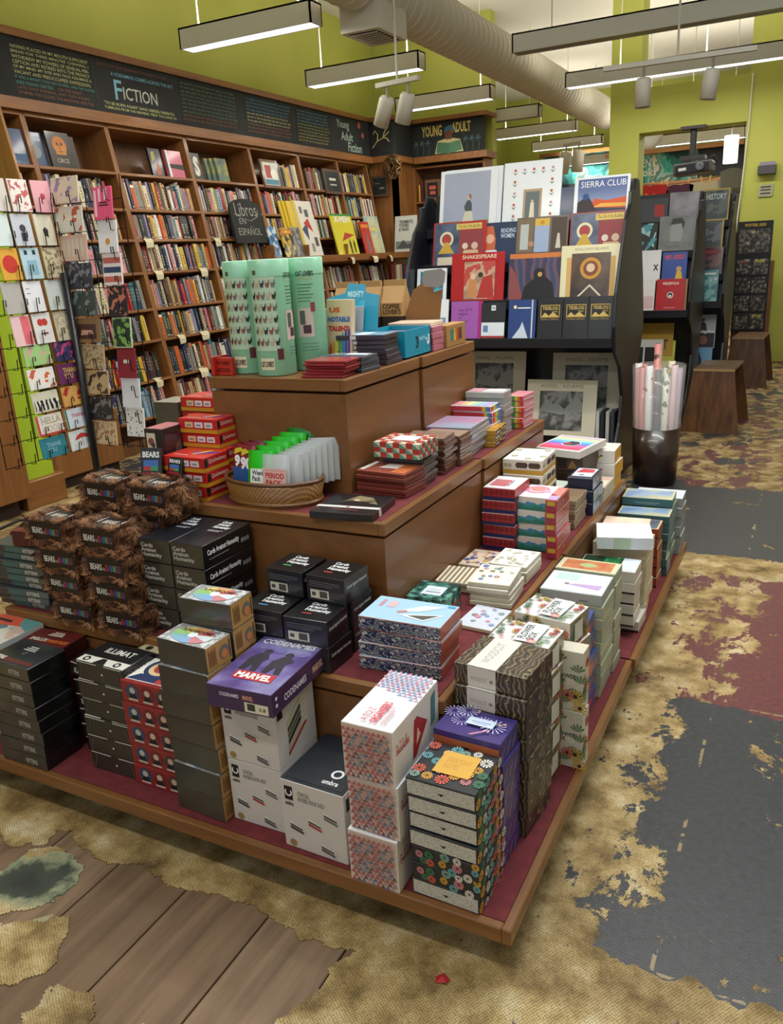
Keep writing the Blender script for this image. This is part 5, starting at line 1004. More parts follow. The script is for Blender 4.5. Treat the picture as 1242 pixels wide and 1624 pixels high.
# flowery note boxes
rf = random.Random(11)
FC = ['#d9604c', '#e0a63a', '#e9e4d8', '#6fb0b8', '#d98a94', '#3f7f5c', '#8fb0a0']
def flowers(face, n, rmin, rmax, cols=FC, dark='#16211f', seed=1, asp=1.):
    q = random.Random(seed); pts = []; out = []
    for t_ in range(400):
        u, v, r = q.uniform(.04, .96), q.uniform(.06, .94), q.uniform(rmin, rmax)
        if all(math.hypot((u - a) * asp, v - b) > (r + c) * .82 for a, b, c in pts):
            pts.append((u, v, r)); k = len(pts); c = cols[k % len(cols)]
            out += [('d', face, u, v, r, c), ('c', face, u, v, r * .2, dark)]
        if len(pts) >= n: break
    return out
ND = mat('#171d22', .45, coat=.25); DOT = pat('cell', 520, [(0, '#4a4844'), (.34, '#c2bfb4')], .5)
NTS = flowers('top', 22, .07, .11, seed=4, asp=1.13) + [('r', 'top', .28, .26, .80, .82, '#d2a13f'), ('t', 'top', 'EVERYDAY\nNOTES', .38, .40, .72, .68, .0, '#b8842c')] + flowers('right', 12, .2, .30, seed=6, asp=3.2)
NF = [('r', 'front', .02, .08, .98, .90, DOT), ('p', 'front', [(.46, .52), (.56, .52), (.51, .36)], '#171b1f')]
NTN = flowers('front', 12, .2, .3, seed=9, asp=3.6) + flowers('right', 12, .2, .30, seed=6, asp=3.2)
def nfn(i): return dict(prints=NTN, key='ntn', label=f'black daisy-printed note box turned flower side out, {"lower" if i == 1 else "upper"} of two') if i in (1, 2) else {}
stack('note_box', 'black daisy-printed note box with speckled drawer', 'in the corner stack', 'box', 7, .145, .128, .0378, (-.067, .014), P, -2, ND, NTS + NF, 'nts', .004, 1.5, 'daisy-printed note boxes', fn=nfn)
# purple firework boxes with orange drawers
def fire(face, n, r0, r1, c, seed, asp):
    q = random.Random(seed); out = []
    for k in range(n):
        u, v, r = q.uniform(.1, .9), q.uniform(.12, .88), q.uniform(r0, r1)
        for j in range(15):
            a = 2 * PI * j / 15; out.append(('p', face, [(u + r * .3 * math.cos(a - .03) / asp, v + r * .3 * math.sin(a - .03)), (u + r * math.cos(a - .05) / asp, v + r * math.sin(a - .05)), (u + r * math.cos(a + .05) / asp, v + r * math.sin(a + .05)), (u + r * .3 * math.cos(a + .03) / asp, v + r * .3 * math.sin(a + .03))], c))
    return out
PF = fire('top', 5, .2, .3, '#c9c4ee', 3, 1.45) + [('c', 'top', .9, .65, .03, '#e0b96a'), ('c', 'top', .84, .58, .03, '#e0b96a'), ('c', 'top', .45, .9, .03, '#d98a6a'), ('p', 'top', [(.52, .02), (.56, .02), (.76, .3), (.74, .32)], '#d98aa8'), ('r', 'top', .38, .38, .78, .66, '#c9d6ea'), ('r', 'top', .44, .5, .72, .53, '#8d9cc4'), ('r', 'top', .48, .44, .68, .46, '#8d9cc4'), ('r', 'front', .01, .06, .98, .72, '#b0603a'), ('r', 'front', .44, .30, .54, .44, '#1d1830')]
for k in range(9): PF.append(('p', 'right', [(.1 * k + .03, .1 + .3 * (k % 3)), (.1 * k + .06, .14 + .3 * (k % 3)), (.1 * k + .12, .5 + .15 * (k % 3)), (.1 * k + .1, .5 + .15 * (k % 3))], ['#b9a0c8', '#d3a860'][k % 2]))
stack('keepsake_box', 'purple firework-patterned box with orange drawer', 'in the stack behind the daisy boxes', 'box', 6, .148, .096, .0485, (-.066, .15), P, -2, K('#3a2c72', .4), PF, 'fire', .003, 1, 'purple firework boxes')
# WOODCUT boxes
WC1 = pat('wave', 26, [(0, '#2b241e'), (.40, '#2b241e'), (.5, '#a48c66'), (.58, '#2b241e'), (.88, '#3a3128'), (.94, '#94805c')], .4, coat=.25, dist=13, detail=2)
WD = [('r', 'top', .19, .0, .58, 1, '#d9d6d0'), ('t', 'top', 'WOODCUT', .30, .16, .42, .84, .0, 1, '#9a978f'), ('r', 'front', .19, .02, .58, .98, '#cfc6ba'), ('t', 'front', 'WOODCUT', .23, .3, .46, .5, .0, '#8a8378'), ('c', 'front', .52, .4, .09, '#8a8378')]
stack('woodcut_box', 'brown wood-grain patterned box with a grey band', 'in the stack lettered WOODCUT', 'box', 8, .168, .142, .0474, (-.05, .256), P, -4, WC1, WD, 'wcut', .004, 1.5, 'wood-grain boxes')
# FLOWER BOX cartons
FBC = ['#c9a23a', '#c8524c', '#9a7fb0', '#6f8a52', '#4f6f5a', '#d98a7c']
def sprig(face, n, r0, r1, seed, asp=1.):
    q = random.Random(seed); out = []
    for k in range(n):
        u, v, r = q.uniform(.05, .95), q.uniform(.05, .95), q.uniform(r0, r1); c = FBC[k % 6]
        if k % 3 == 2:
            for s in range(5):
                a = .6 + s * .5; out.append(('p', face, [(u, v), (u + r * math.cos(a - .15) / asp, v + r * math.sin(a - .15)), (u + 1.3 * r * math.cos(a) / asp, v + 1.3 * r * math.sin(a)), (u + r * math.cos(a + .15) / asp, v + r * math.sin(a + .15))], '#5a7a55'))
        else: out += [('d', face, u, v, r, c), ('c', face, u, v, r * .3, '#3a2f2a')]
    return out
FB = sprig('top', 34, .05, .1, 5, 1.4) + [('r', 'top', .42, .05, .78, .95, '#e2e4e4'), ('t', 'top', 'FLOWER\nBOX', .45, .16, .72, .86, .03, 1, '#3a4a46'), ('d', 'top', .7, .12, .1, '#d2544c'), ('r', 'top', .40, 0, .412, 1, '#b07a86')] + sprig('front', 16, .12, .2, 8, 2.4) + sprig('right', 14, .12, .2, 9, 1.7) + [('r', 'right', .2, .15, .62, .85, '#d9d6c9')]
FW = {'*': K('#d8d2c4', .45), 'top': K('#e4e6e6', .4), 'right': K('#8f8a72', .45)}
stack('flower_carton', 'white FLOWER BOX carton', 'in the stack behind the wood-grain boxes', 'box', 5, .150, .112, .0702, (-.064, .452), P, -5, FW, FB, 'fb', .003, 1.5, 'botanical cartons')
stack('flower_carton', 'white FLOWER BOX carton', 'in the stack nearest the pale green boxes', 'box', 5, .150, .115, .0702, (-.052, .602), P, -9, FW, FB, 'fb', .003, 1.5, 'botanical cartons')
FS = [('r', 'front', .0, .44, .75, .64, '#d8d2c4'), ('t', 'front', 'FLOWER\nBOX', .08, .46, .8, .62, .03, '#26332e')] + [p for p in sprig('front', 14, .07, .12, 15, .5) if not (p[0] in 'dc' and .40 < p[3] < .68)] + sprig('right', 8, .06, .1, 19, .3)
stack('flower_carton', 'botanical FLOWER BOX carton standing upright', 'of the upright pair on platform edge', 'box', 2, .076, .05, .157, (-.004, .541), P, -2, {'*': K('#cfc9b8', .45)}, FS, 'fs', .002, .8, 'upright botanical cartons')
stack('orange_blue_box', 'blue and orange blotched box', 'squeezed before the pale green boxes', 'box', 5, .15, .12, .0545, (-.05, .748), P, 0, pat('noise', 12, [(.0, '#3d4f86'), (.52, '#3d4f86'), (.53, '#c94f3a'), (.62, '#5a6a9c')], .4, coat=.3), None, None, .003, 2, 'blue and orange boxes')
# pale green boxes
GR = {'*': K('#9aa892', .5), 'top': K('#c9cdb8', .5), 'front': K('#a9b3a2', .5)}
EDG = [('r', 'right', 0, .9, 1, .995, '#c9b98a'), ('r', 'front', 0, .9, 1, .995, '#c9b98a')]
DRS = [('r', 'top', .04, .05, .96, .95, '#dde2ec'), ('r', 'top', .12, .55, .5, .9, '#b9d3d0'), ('p', 'top', [(.35, .35), (.9, .2), (.93, .45), (.5, .42)], '#b9a0cc'), ('c', 'top', .36, .38, .05, '#8d6f7c'), ('r', 'top', .56, .5, .9, .9, '#cfd9e6'), ('r', 'front', .64, .32, .78, .4, '#5a6a6a')]
def gfn(i): return dict(prints=DRS, key='drs', mats={'*': K('#a5ada0', .5), 'top': K('#d6dbe6', .4), 'right': K('#8f9c96', .5)}, label='pale box lidded with a drawing of a lilac gown, top of its stack') if i == 8 else {}
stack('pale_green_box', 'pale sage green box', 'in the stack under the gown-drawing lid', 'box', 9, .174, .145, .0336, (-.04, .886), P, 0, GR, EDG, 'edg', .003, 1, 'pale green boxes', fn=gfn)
ORN = [('r', 'top', .03, .04, .97, .96, '#d8cfa8'), ('r', 'top', .09, .12, .91, .88, pat('noise', 30, [(.35, '#b8643c'), (.65, '#c9855a')], .45, interp='LINEAR')), ('c', 'top', .5, .5, .2, '#a8b57c'), ('r', 'top', .36, .4, .64, .6, '#a8b57c')]
def gfn2(i): return dict(prints=ORN + EDG, key='orn', label='sage green box lidded in orange with a green medallion, top of its stack') if i == 8 else {}
stack('pale_green_box', 'pale sage green box', 'in the stack under the orange-lidded box', 'box', 9, .178, .092, .0338, (-.038, 1.044), P, 0, GR, EDG, 'edg', .003, 1, 'pale green boxes', fn=gfn2)
# white boxes with black gaps under the palm lid
PALM = [('r', 'top', .02, .04, .7, .96, pat('noise', 22, [(.0, '#163a26'), (.48, '#1f6b3c'), (.56, '#3fae62'), (.66, '#0f1f16')], .4, coat=.3, sc=(1, .3, 1))), ('r', 'top', .72, .04, .98, .96, '#cfdcec')]
GAPB = [('r', 'front', 0, 0, 1, .16, '#191512')]
def wfn(i): return dict(prints=PALM, key='palm', label='white box with a green palm-leaf lid, top of its stack') if i == 5 else (dict(fr=(-.018, 1.337), label='white box jutting out at the bottom of the palm-lid stack') if i == 0 else {})
stack('white_box', 'white box', 'in the stack under the palm-leaf lid', 'box', 6, .184, .118, .0372, (-.026, 1.29), P, 0, {'*': K('#cbc5b8', .5), 'top': K('#dfdcd2', .5)}, GAPB, 'gapb', .003, 1.2, 'white boxes', fn=wfn)
def cards_pack(label, w, d, n, t, fr, z, rz, c='#e4e6ea', group='notecard packs', band=True):
    r = product('notecard_pack', label, 'cards', w, d, t * .96, fr, z, rz, mat(c, .5), group=group)
    for k in range(1, n):
        link('notecard', MESH.setdefault(('nc', w, d, t, c), boxmesh(w, d, t * .9, mat(c, .5), .0006)), ((k % 3 - 1) * .0008, 0, k * t), parent=r)
    if band: link('printed_design', design('ncard%s' % c, [('r', 'top', .25, .02, .62, .98, '#dfe8f4'), ('r', 'top', .38, .44, .5, .46, '#8d9ab0'), ('r', 'front', .3, 0.05, .6, .95, '#b9c9b0')], w, d, t * n), parent=r)
    return r
stack('card_stack_box', 'tan boxed set of cards', 'in the pile under the twisted notecards', 'cards', 5, .18, .14, .0508, (-.022, 1.452), P, 2, pat('wave', 60, [(0, '#cbbd9c'), (.5, '#e0d8c4')], .6, sc=(0, 0, 1)), None, None, .004, 3, 'tan card sets')
cards_pack('bundle of white notecards lying twisted on the tan card sets', .178, .15, 10, .0042, (.002, 1.425), P + 5 * .052, 14)
stack('peach_box', 'peach marbled box', 'behind the twisted notecards', 'box', 4, .16, .1, .0665, (-.046, 1.622), P, 3, {'*': K('#cdb9a0', .5), 'top': pat('noise', 12, [(.3, '#d8b59c'), (.6, '#e6d8c4')], .5, interp='LINEAR')}, None, None, .003, 1, 'peach boxes')
RT = [('r', 'top', .05, .06, .95, .94, pat('noise', 14, [(.3, '#1f2a44'), (.6, '#4a5a70')], .4, interp='LINEAR')), ('r', 'front', 0, 0, 1, .14, '#1d0f0d')]
stack('red_book_box', 'brick red boxed book', 'in the stack in front of the teal books', 'book', 6, .16, .11, .0368, (-.03, 1.736), P, 0, {'*': K('#8d3222', .5), 'top': K('#c9b98a', .5), 'right': K('#a05a3a', .5)}, RT, 'redbk', .003, 1, 'brick red boxed books')
TT = [('r', 'top', .04, .05, .96, .95, pat('noise', 9, [(.25, '#4b6fae'), (.45, '#8fa8c4'), (.58, '#b5b58a'), (.7, '#d8d2b8')], .35, coat=.3, interp='LINEAR')), ('r', 'front', .25, .42, .75, .5, '#7f9c9a'), ('r', 'front', .3, .28, .7, .33, '#7f9c9a')]
TB = {'*': K('#2f5a5c', .45), 'top': K('#cfcaa0', .5), 'right': K('#6f8c8a', .5)}
stack('teal_book', 'dark teal boxed book', 'in the shorter teal stack', 'book', 7, .192, .1, .0330, (-.014, 1.858), P, 1, TB, TT, 'tealb', .003, 1, 'dark teal boxed books')
stack('teal_book', 'dark teal boxed book', 'in the taller teal stack', 'book', 8, .190, .125, .0330, (-.017, 1.968), P, 1, TB, TT, 'tealb', .003, 1, 'dark teal boxed books')
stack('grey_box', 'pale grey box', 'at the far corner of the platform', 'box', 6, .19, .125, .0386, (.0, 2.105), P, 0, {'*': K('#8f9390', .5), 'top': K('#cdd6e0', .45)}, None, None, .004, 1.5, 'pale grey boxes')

# ---------------- lower step, front side
# furry games
FURB = NT('brown_fur_hide', .9); FURB.color(FURB.ramp(FURB.n('TexNoise', Vector=FURB.coord(), Scale=18, Detail=4), [(.3, '#2a150b'), (.7, '#4a2a16')])); FURB = FURB.m
FH = [mat(c, .5) for c in ('#4a2d1d', '#6b442a', '#87593a', '#a06f4a', '#b98860')]
def fur_mesh(w, d, h, n=5600):
    q = random.Random(5); mb = MB(); per = [(w * h, 'front'), (d * h, 'right'), (d * h, 'left'), (w * d, 'top')]; tot = sum(a for a, _ in per)
    for a, f in per:
        o, U, V, N_ = [Vector(t) for t in face_frame(f, w, d, h, 0)]; Uh, Vh = U.normalized(), V.normalized()
        for k in range(int(n * a / tot)):
            u, v = q.random(), q.random()
            if f == 'front' and .13 < u < .96 and .22 < v < .92: continue            # bare label window
            if f == 'top' and .25 < u < .82 and .05 < v < .75: continue
            ang = 2.2 * math.sin(u * 5.1 + v * 3.3 + 1) + 1.4 * math.sin(v * 9 - u * 4) - PI / 2        # combed flow over the hide
            t = Uh * math.cos(ang) + Vh * math.sin(ang) * (1 if f == 'top' else .6) + (Vector((0, 0, -.55)) if f != 'top' else Vector())
            if f == 'front' and v > .9: t = Vector((q.uniform(-.5, .5), 0, .7))
            d0 = (t.normalized() * .8 + N_ * q.uniform(.35, .75) + Vector((q.uniform(-.2, .2), q.uniform(-.2, .2), q.uniform(-.2, .2)))).normalized()
            d1 = (d0 + t.normalized() * .5 - N_ * .25).normalized()
            p = o + U * u + V * v - N_ * .001; L = q.uniform(.012, .024) * (.65 if f == 'front' else 1); s = d0.cross(N_).normalized() * .0008
            m1 = p + d0 * L * .45; m2 = m1 + d1 * L * .4; tip = m2 + d1 * L * .3
            ci = min(4, max(0, int(2.2 + 1.6 * math.sin(u * 8 + v * 5) + q.uniform(-1.3, 1.3))))
            mb.add([p - s, p + s, m1 + s, m1 - s, m2 + s * .7, m2 - s * .7, tip], [(0, 1, 2, 3), (3, 2, 4, 5), (5, 4, 6)], FH[ci])
    return mb.mesh('fur')
BW, BD, BH = .140, .112, .066
FUR = fur_mesh(BW, BD, BH)
BEAR = [('r', 'front', .12, .20, .97, .93, '#24130d'), ('t', 'front', 'BEARS', .18, .44, .46, .70, .02, '#d8d2c6'), ('t', 'front', 'vs', .48, .44, .53, .56, .0, '#b9b3a8')]
for k, (ch, c) in enumerate(zip('BABIES', ['#b0363c', '#7d3a86', '#3f6ab0', '#3c8f5c', '#b0363c', '#3f6ab0'])): BEAR.append(('t', 'front', ch, .55 + .06 * k, .44, .60 + .06 * k, .70, .02, c))
BEAR += [('r', 'top', .28, .08, .78, .72, '#1c1210'), ('t', 'top', 'BEARS', .38, .35, .70, .55, .03, '#b9b3a8'), ('r', 'top', .24, .0, .27, .8, '#d8d2c8'), ('r', 'top', .80, .0, .83, .8, '#d8d2c8')]
def bear(fr, z, rz, label): return product('furry_game', label, 'game box', BW, BD, BH, fr, z, rz, FURB, BEAR, 'bear', 'brown furry game boxes', extra=[('fur', FUR)])
for c, (x, nm) in enumerate(((-1.258, 'by the slim grey-teal games'), (-1.088, 'by the black long boxes'))):
    for i in range(4):
        dx = [.03, .0, .006, -.012][i] + (0 if c else -.0); dx -= .02 * (i == 3) * (c == 0)
        bear((x + dx, .212 + .004 * (i % 2) + .0, ), S + i * .0735, [1, -2, 2, -1][i], f'brown furry game box, {ordinal(i, 4)} of the front column {nm}')
    for i in range(5):
        bear((x + .012 + (.03 if i == 4 else 0), .352), S + i * .0735, [-1, 1, 0, 2, -2][i], f'brown furry game box, {ordinal(i, 5)} of the back column {nm}')
PK = [('t', 'front', 'BEARS', .1, .68, .9, .88, .04, '#dedede'), ('r', 'front', .15, .4, .85, .6, '#3f6ab0'), ('r', 'front', .15, .25, .5, .4, '#b0363c'), ('r', 'front', .5, .25, .85, .4, '#3c8f5c'), ('r', 'front', .1, .05, .9, .2, '#8d2030')]
product('card_packet', 'black card packet with coloured lettering leaning on furry boxes', 'packet', .066, .012, .085, (-1.165, .470), S + 5 * .0735 - .02, 12, K('#131416', .3), PK, 'pk', tilt=(-.25, 0))
product('card_packet', 'second black card packet lying low behind the furry boxes', 'packet', .055, .012, .05, (-1.10, .474), S + 5 * .0735 - .01, -8, K('#131416', .3), PK, 'pk', tilt=(-.3, 0))
# black long boxes
CA = [('t', 'top', 'Cards\nAgainst\nHumanity', .30, .62, .80, .93, .03, '#e4e4e4'), ('r', 'top', .34, .52, .7, .535, '#a9a9a9'), ('r', 'top', .34, .55, .78, .565, '#a9a9a9'), ('t', 'front', 'Cards\nAgainst\nHumanity', .07, .20, .72, .84, .03, '#b5b0a6'), ('t', 'right', 'Cards Against Humanity', .08, .44, .72, .74, .03, '#dedede'), ('r', 'right', .10, .32, .5, .35, '#8d8d8d')]
for k in range(3): CA.append(('r', 'right', .76 + .06 * k, .36, .805 + .06 * k, .54, '#8d8d8d'))
CAB = {'*': K('#131416', .3), 'front': SHR('#2b2924', '#3c3931'), 'top': K('#191d24', .3)}
for c, (x, n) in enumerate(((-.985, 'next to the furry games'), (-.876, 'behind the colour-wheel boxes'))):
    stack('long_card_game', 'long black card game box', f'in the column {n}', 'game box', 4, .104, .196, .0618, (x, .275), S, 0, CAB, CA, 'cah', .002, .6, 'long black card game boxes')
SC_ = lambda cc: [('t', 'top', 'Cards\nAgainst\nHumanity', .28, .38, .86, .88, .03, '#e4e4e4'), ('r', 'top', .30, .26, .52, .31, cc), ('r', 'front', .1, .12, .58, .46, '#cfc9ba'), ('r', 'front', .34, .16, .54, .42, '#4a4843'), ('r', 'front', .14, .22, .24, .36, '#4a4843'), ('r', 'front', .08, .76, .88, .78, '#77787c'), ('r', 'front', .08, .68, .88, .70, '#77787c'), ('r', 'front', .08, .6, .7, .62, '#77787c'), ('t', 'right', 'Cards Against Humanity', .08, .55, .92, .72, .02, '#b9b9b9')]
SB = {'*': K('#121316', .3), 'front': SHR('#1d1f24', '#2c2a30')}
for c, (x, y, cc, nm) in enumerate(((-.628, .328, '#3f9c5c', 'green'), (-.508, .322, '#b0362c', 'red'))):
    product('small_card_game', f'small black card game box with a {nm} mark, on top', 'game box', .108, .108, .0645, (x, y), S + .1305, -2, SB, SC_(cc), 'sc' + nm, 'small black card game boxes')
for c, (x, y, cc, nm) in enumerate(((-.632, .238, '#3f7fb0', 'blue'), (-.506, .232, '#a0362c', 'dark red'))):
    for i in range(2):
        product('small_card_game', f'small black card game box with a {nm} mark, {"upper" if i else "lower"} of the front pair', 'game box', .116, .1, .0645, (x, y), S + .0652 * i, [-2, 2][i], SB, SC_(cc), 'sd' + nm, 'small black card game boxes')
    for i in range(2):
        product('small_card_game', f'small black card game box behind the {nm} one, {"upper" if i else "lower"} in the rear', 'game box', .116, .1, .0645, (x, .345), S + .0652 * i, 0, SB, SC_(cc), 'sd' + nm, 'small black card game boxes')
product('small_card_game', 'black card game box peeking out beside the long boxes', 'game box', .1, .1, .1, (-.758, .25), S, 0, SB, SC_('#888888'), 'scg', 'small black card game boxes')
# wavy stationery boxes
WV = pat('noise', 30, [(0, '#1b2852'), (.36, '#a9a89c'), (.385, '#1b2852'), (.44, '#b5b2a4'), (.465, '#1b2852'), (.52, '#b5b2a4'), (.545, '#1b2852'), (.60, '#a9a89c'), (.625, '#1b2852')], .45, coat=.2, detail=1, dist=1.2, sc=(.8, 1, 1.5))
LW = [('p', 'top', [(.36, .42), (.62, .52), (.86, .85), (.62, .8)], '#dfe8f2'), ('p', 'top', [(.36, .42), (.4, .36), (.5, .44), (.46, .52)], '#b9837c'), ('r', 'top', .1, .55, .14, .84, '#c98a94'), ('r', 'top', .2, .56, .3, .82, '#dcb3ba'), ('p', 'top', [(.42, .3), (.93, .5), (.75, .16), (.62, .2)], '#eef1f4'), ('p', 'top', [(.52, .3), (.88, .46), (.74, .2)], '#55544c'), ('r', 'top', .88, .86, .97, .94, '#3f9cc9')]
for k in range(6): LW.append(('p', 'top', [(.46 + .06 * k, .47 + .055 * k), (.47 + .06 * k, .47 + .055 * k), (.62 + .055 * k, .5 + .055 * k), (.61 + .055 * k, .5 + .055 * k)], '#9fb0c4'))
def bfn(i): return dict(prints=LW, key='lw', label='letter set with a pale blue lid, top of the navy wavy stack') if i == 3 else {}
stack('stationery_box', 'navy wave-patterned stationery box', 'in the stack on the lower step corner', 'box', 4, .203, .12, .0312, (-.255, .296), S, 2, {'*': K('#a84a38', .5), 'front': WV, 'top': K('#a9cde4', .45)}, [('r', 'right', 0, .88, 1, .99, '#d8d2c4')], 'bw', .006, 2, 'navy wave-patterned boxes', fn=bfn)
product('teal_leaf_box', 'teal leaf-patterned box with a pale label behind the wavy stack', 'box', .112, .112, .058, (-.368, .578), S, 2, pat('noise', 34, [(.0, '#1c3a36'), (.45, '#2f6f64'), (.55, '#69a894'), (.65, '#24463f')], .4, coat=.2), [('r', 'top', .28, .22, .78, .72, '#dfe6ee'), ('r', 'top', .4, .5, .68, .53, '#9aa8b8'), ('r', 'top', .36, .34, .72, .42, '#9aa8b8'), ('r', 'right', 0, .28, 1, .46, '#a34a3a')], 'tlb')
# boxed notecards on the step
def fpr(seed, cols, n=14): return [('d' if k % 2 else 'c', 'top', q[0], q[1], .035 + .03 * q[2], cols[k % len(cols)]) for k, q in enumerate([(random.Random(seed * 99 + j).uniform(.1, .9), random.Random(seed * 77 + j).uniform(.1, .9), random.Random(seed + j).random()) for j in range(n)])]
PAGE = pat('wave', 170, [(0, '#c4bba4'), (.5, '#e2dccb')], .6, sc=(0, 0, 1))
NC = lambda c: {'*': PAGE, 'top': K(c, .45)}
stack('notecard_box', 'cream flower-printed notecard box', 'in the pile by the botanical cartons', 'cards', 5, .114, .136, .0118, (-.243, .708), S, 3, NC('#e6e4dc'), fpr(3, ['#6a7fb8', '#7f9c5c', '#8d8a5a', '#b07a5c']), 'ncb', .005, 2, 'cream flower notecard boxes')
stack('notecard_box', 'white scroll-printed notecard box', 'in the pile before the teal hill boxes', 'cards', 4, .112, .133, .0118, (-.252, .875), S, 0, NC('#e8e8e4'), fpr(8, ['#c9c4b0', '#b9b59c', '#cfc9b9'], 22), 'ncw', .004, 2, 'white scroll notecard boxes')
stack('notecard_box', 'peach notecard box with small mixed flowers', 'before the red diamond boxes', 'cards', 2, .106, .134, .0085, (-.374, .925), S, 0, NC('#dcc6ae'), fpr(5, ['#8d6a9c', '#b0744c', '#4a5a86', '#c9a23a'], 24), 'ncp', .003, 2, 'peach flower notecard boxes')
stack('notecard_box', 'tan and white striped notecard box', 'behind the teal leaf box', 'cards', 3, .11, .12, .0095, (-.370, .765), S, 4, {'*': PAGE, 'top': pat('wave', 22, [(0, '#8a7550'), (.5, '#e4ddcb')], .5, sc=(1, 0, 0))}, None, None, .004, 2, 'striped notecard boxes')
product('notecard_box', 'flat pale blue floral card set lying on the step', 'cards', .1, .13, .01, (-.235, .55), S, -4, NC('#cfd6e4'), fpr(12, ['#8d9cc4', '#c98a9c', '#6f8a6a']), 'ncl')
# boxed sets on the step, right side
RD = [('p', 'front', [(.02 + .16 * k, .62), (.1 + .16 * k, .93), (.18 + .16 * k, .62), (.1 + .16 * k, .34)], '#7d1e22') for k in range(6)] + [('r', 'front', 0, 0, 1, .28, '#1f2352'), ('r', 'right', 0, 0, 1, .28, '#1f2352'), ('r', 'front', 0, .95, 1, .995, '#e2d2d2')]
RD += [('r', 'top', .1, .62 - .11 * k, .62 + .05 * (k % 2), .69 - .11 * k, '#c2424a') for k in range(5)] + [('r', 'top', .66, .2, .7, .7, '#7f8fb0')]
stack('diamond_box', 'red diamond-patterned box with navy base', 'in the stack against the middle tier', 'box', 5, .104, .138, .0395, (-.368, 1.122), S, 0, {'*': K('#a5262a', .45), 'top': K('#e2dfe2', .4)}, RD, 'rd', .003, 1.5, 'red diamond boxes')
WVT = [('r', 'front', 0, 0, 1, .36, '#2f7f72'), ('r', 'right', 0, 0, 1, .3, '#3a8a86')]
for face in ('front', 'right'):
    for ph, hh, cc in ((0., .56, '#4a88b4'), (1.7, .44, '#3b8f88'), (3.1, .28, '#2f7a66')):
        WVT.append(('p', face, [(0, 0), (1, 0)] + [(1 - k / 24, hh + .07 * math.sin(k * .55 + ph) + .04 * math.sin(k * 1.3 + ph * 2)) for k in range(25)], cc))
WVT += [('ring', 'top', .4, .6, .2, .28, '#d9879c'), ('c', 'top', .4, .64, .17, '#d98a86'), ('p', 'top', [(.55, .5), (.88, .4), (.8, .62), (.6, .66)], '#e0a9c0')]
stack('wave_box', 'white teal-hilled box', 'in the stack beside the red diamond boxes', 'box', 4, .106, .137, .0424, (-.260, 1.15), S, 0, {'*': K('#d9d2c6', .45), 'top': K('#e6e2ea', .4)}, WVT, 'wvt', .006, 2, 'teal hill boxes')
BRF = [('r', 'front', 0, 0, 1, .3, '#c29a3a'), ('r', 'right', 0, 0, 1, .3, '#c29a3a')] + [('c', f, u, .62, .2, '#4a3a26') for f in ('front', 'right') for u in (.4, .48, .56, .72, .8, .88)] + [('c', f, u, .6, .14, '#a8a87c') for f in ('front', 'right') for u in (.08, .18)] + [('d', 'top', u, v, .07, '#b3a67c') for u, v in ((.12, .8), (.2, .3), (.85, .86), (.9, .35), (.6, .12))]
stack('seed_head_box', 'white seed-head box with mustard base', 'in the stack behind red diamond boxes', 'box', 5, .134, .16, .0488, (-.332, 1.302), S, 0, {'*': K('#dcd6c6', .45), 'top': K('#e2e6e4', .4)}, BRF, 'brf', .003, 1, 'seed head boxes')
DRW = [('r', 'front', .1, .1, .9, .48, '#8d2440'), ('r', 'front', .15, .55, .85, .92, '#b89a2f'), ('r', 'right', 0, .93, 1, .995, '#e6cfa8'), ('c', 'right', .5, .5, .16, '#d2a13f'), ('p', 'top', [(.05, .5), (.95, .3), (.95, .95), (.05, .95)], '#d8837c'), ('r', 'top', .05, .05, .95, .35, '#b9a0cc')]
stack('drawer_box', 'narrow red box with gold ends', 'in the column beside teal hill boxes', 'box', 5, .034, .145, .0362, (-.226, 1.09), S, 0, K('#a8302c', .45), DRW, 'drw', .003, 1.5, 'narrow red drawer boxes')
stack('kraft_card_set', 'brown kraft card set', 'between the narrow drawers and navy boxes', 'cards', 6, .118, .145, .0155, (-.248, 1.38), S, 0, {'*': pat('noise', 40, [(.4, '#8d7a62'), (.6, '#b0a088')], .6), 'top': K('#7a6248', .6)}, None, None, .004, 2, 'brown kraft card sets')
NV = [('p', 'front', [(.04 * k, .93), (.04 * k + .02, .99), (.04 * k + .04, .93)], '#c9d3e2') for k in range(24)] + [('p', 'right', [(.0, .02 + .16 * k), (.06, .08 + .16 * k), (.0, .1 + .16 * k)], '#c9cfd8') for k in range(6)] + [('r', 'top', .1, .1, .9, .9, '#cfd6e0'), ('p', 'top', [(.15, .45), (.85, .5), (.8, .82), (.3, .85)], '#c2424a'), ('r', 'top', .35, .2, .55, .28, '#33405c'), ('c', 'right', .5, .6, .2, '#c9cfd8')]
stack('navy_box', 'navy box with white stitch edging', 'on the step before the calendar rack', 'box', 3, .088, .137, .0446, (-.226, 1.542), S, 0, {'*': K('#16203c', .4), 'right': SHR('#77797c', '#a9abae')}, NV, 'nv', .003, 1.5, 'navy stitched boxes')
product('pale_box', 'large pale grey marbled box on the step behind teal hills', 'box', .14, .12, .1, (-.328, 1.49), S, -3, {'*': K('#c9c7b8', .5), 'top': pat('noise', 8, [(.4, '#d6dbde'), (.6, '#b9c2b0')], .4, interp='LINEAR')})
stack('brown_picture_box', 'dark brown picture box', 'under the rainbow-lidded box', 'box', 3, .16, .19, .0545, (-.305, 1.70), S, -5, {'*': K('#4a3528', .5)}, [('r', 'front', .1, .15, .35, .85, '#8a7058'), ('r', 'front', .4, .2, .62, .8, '#2a1d17'), ('p', 'front', [(.65, .2), (.9, .2), (.75, .8)], '#a5824f')], 'bp', .004, 1.5, 'dark brown picture boxes')
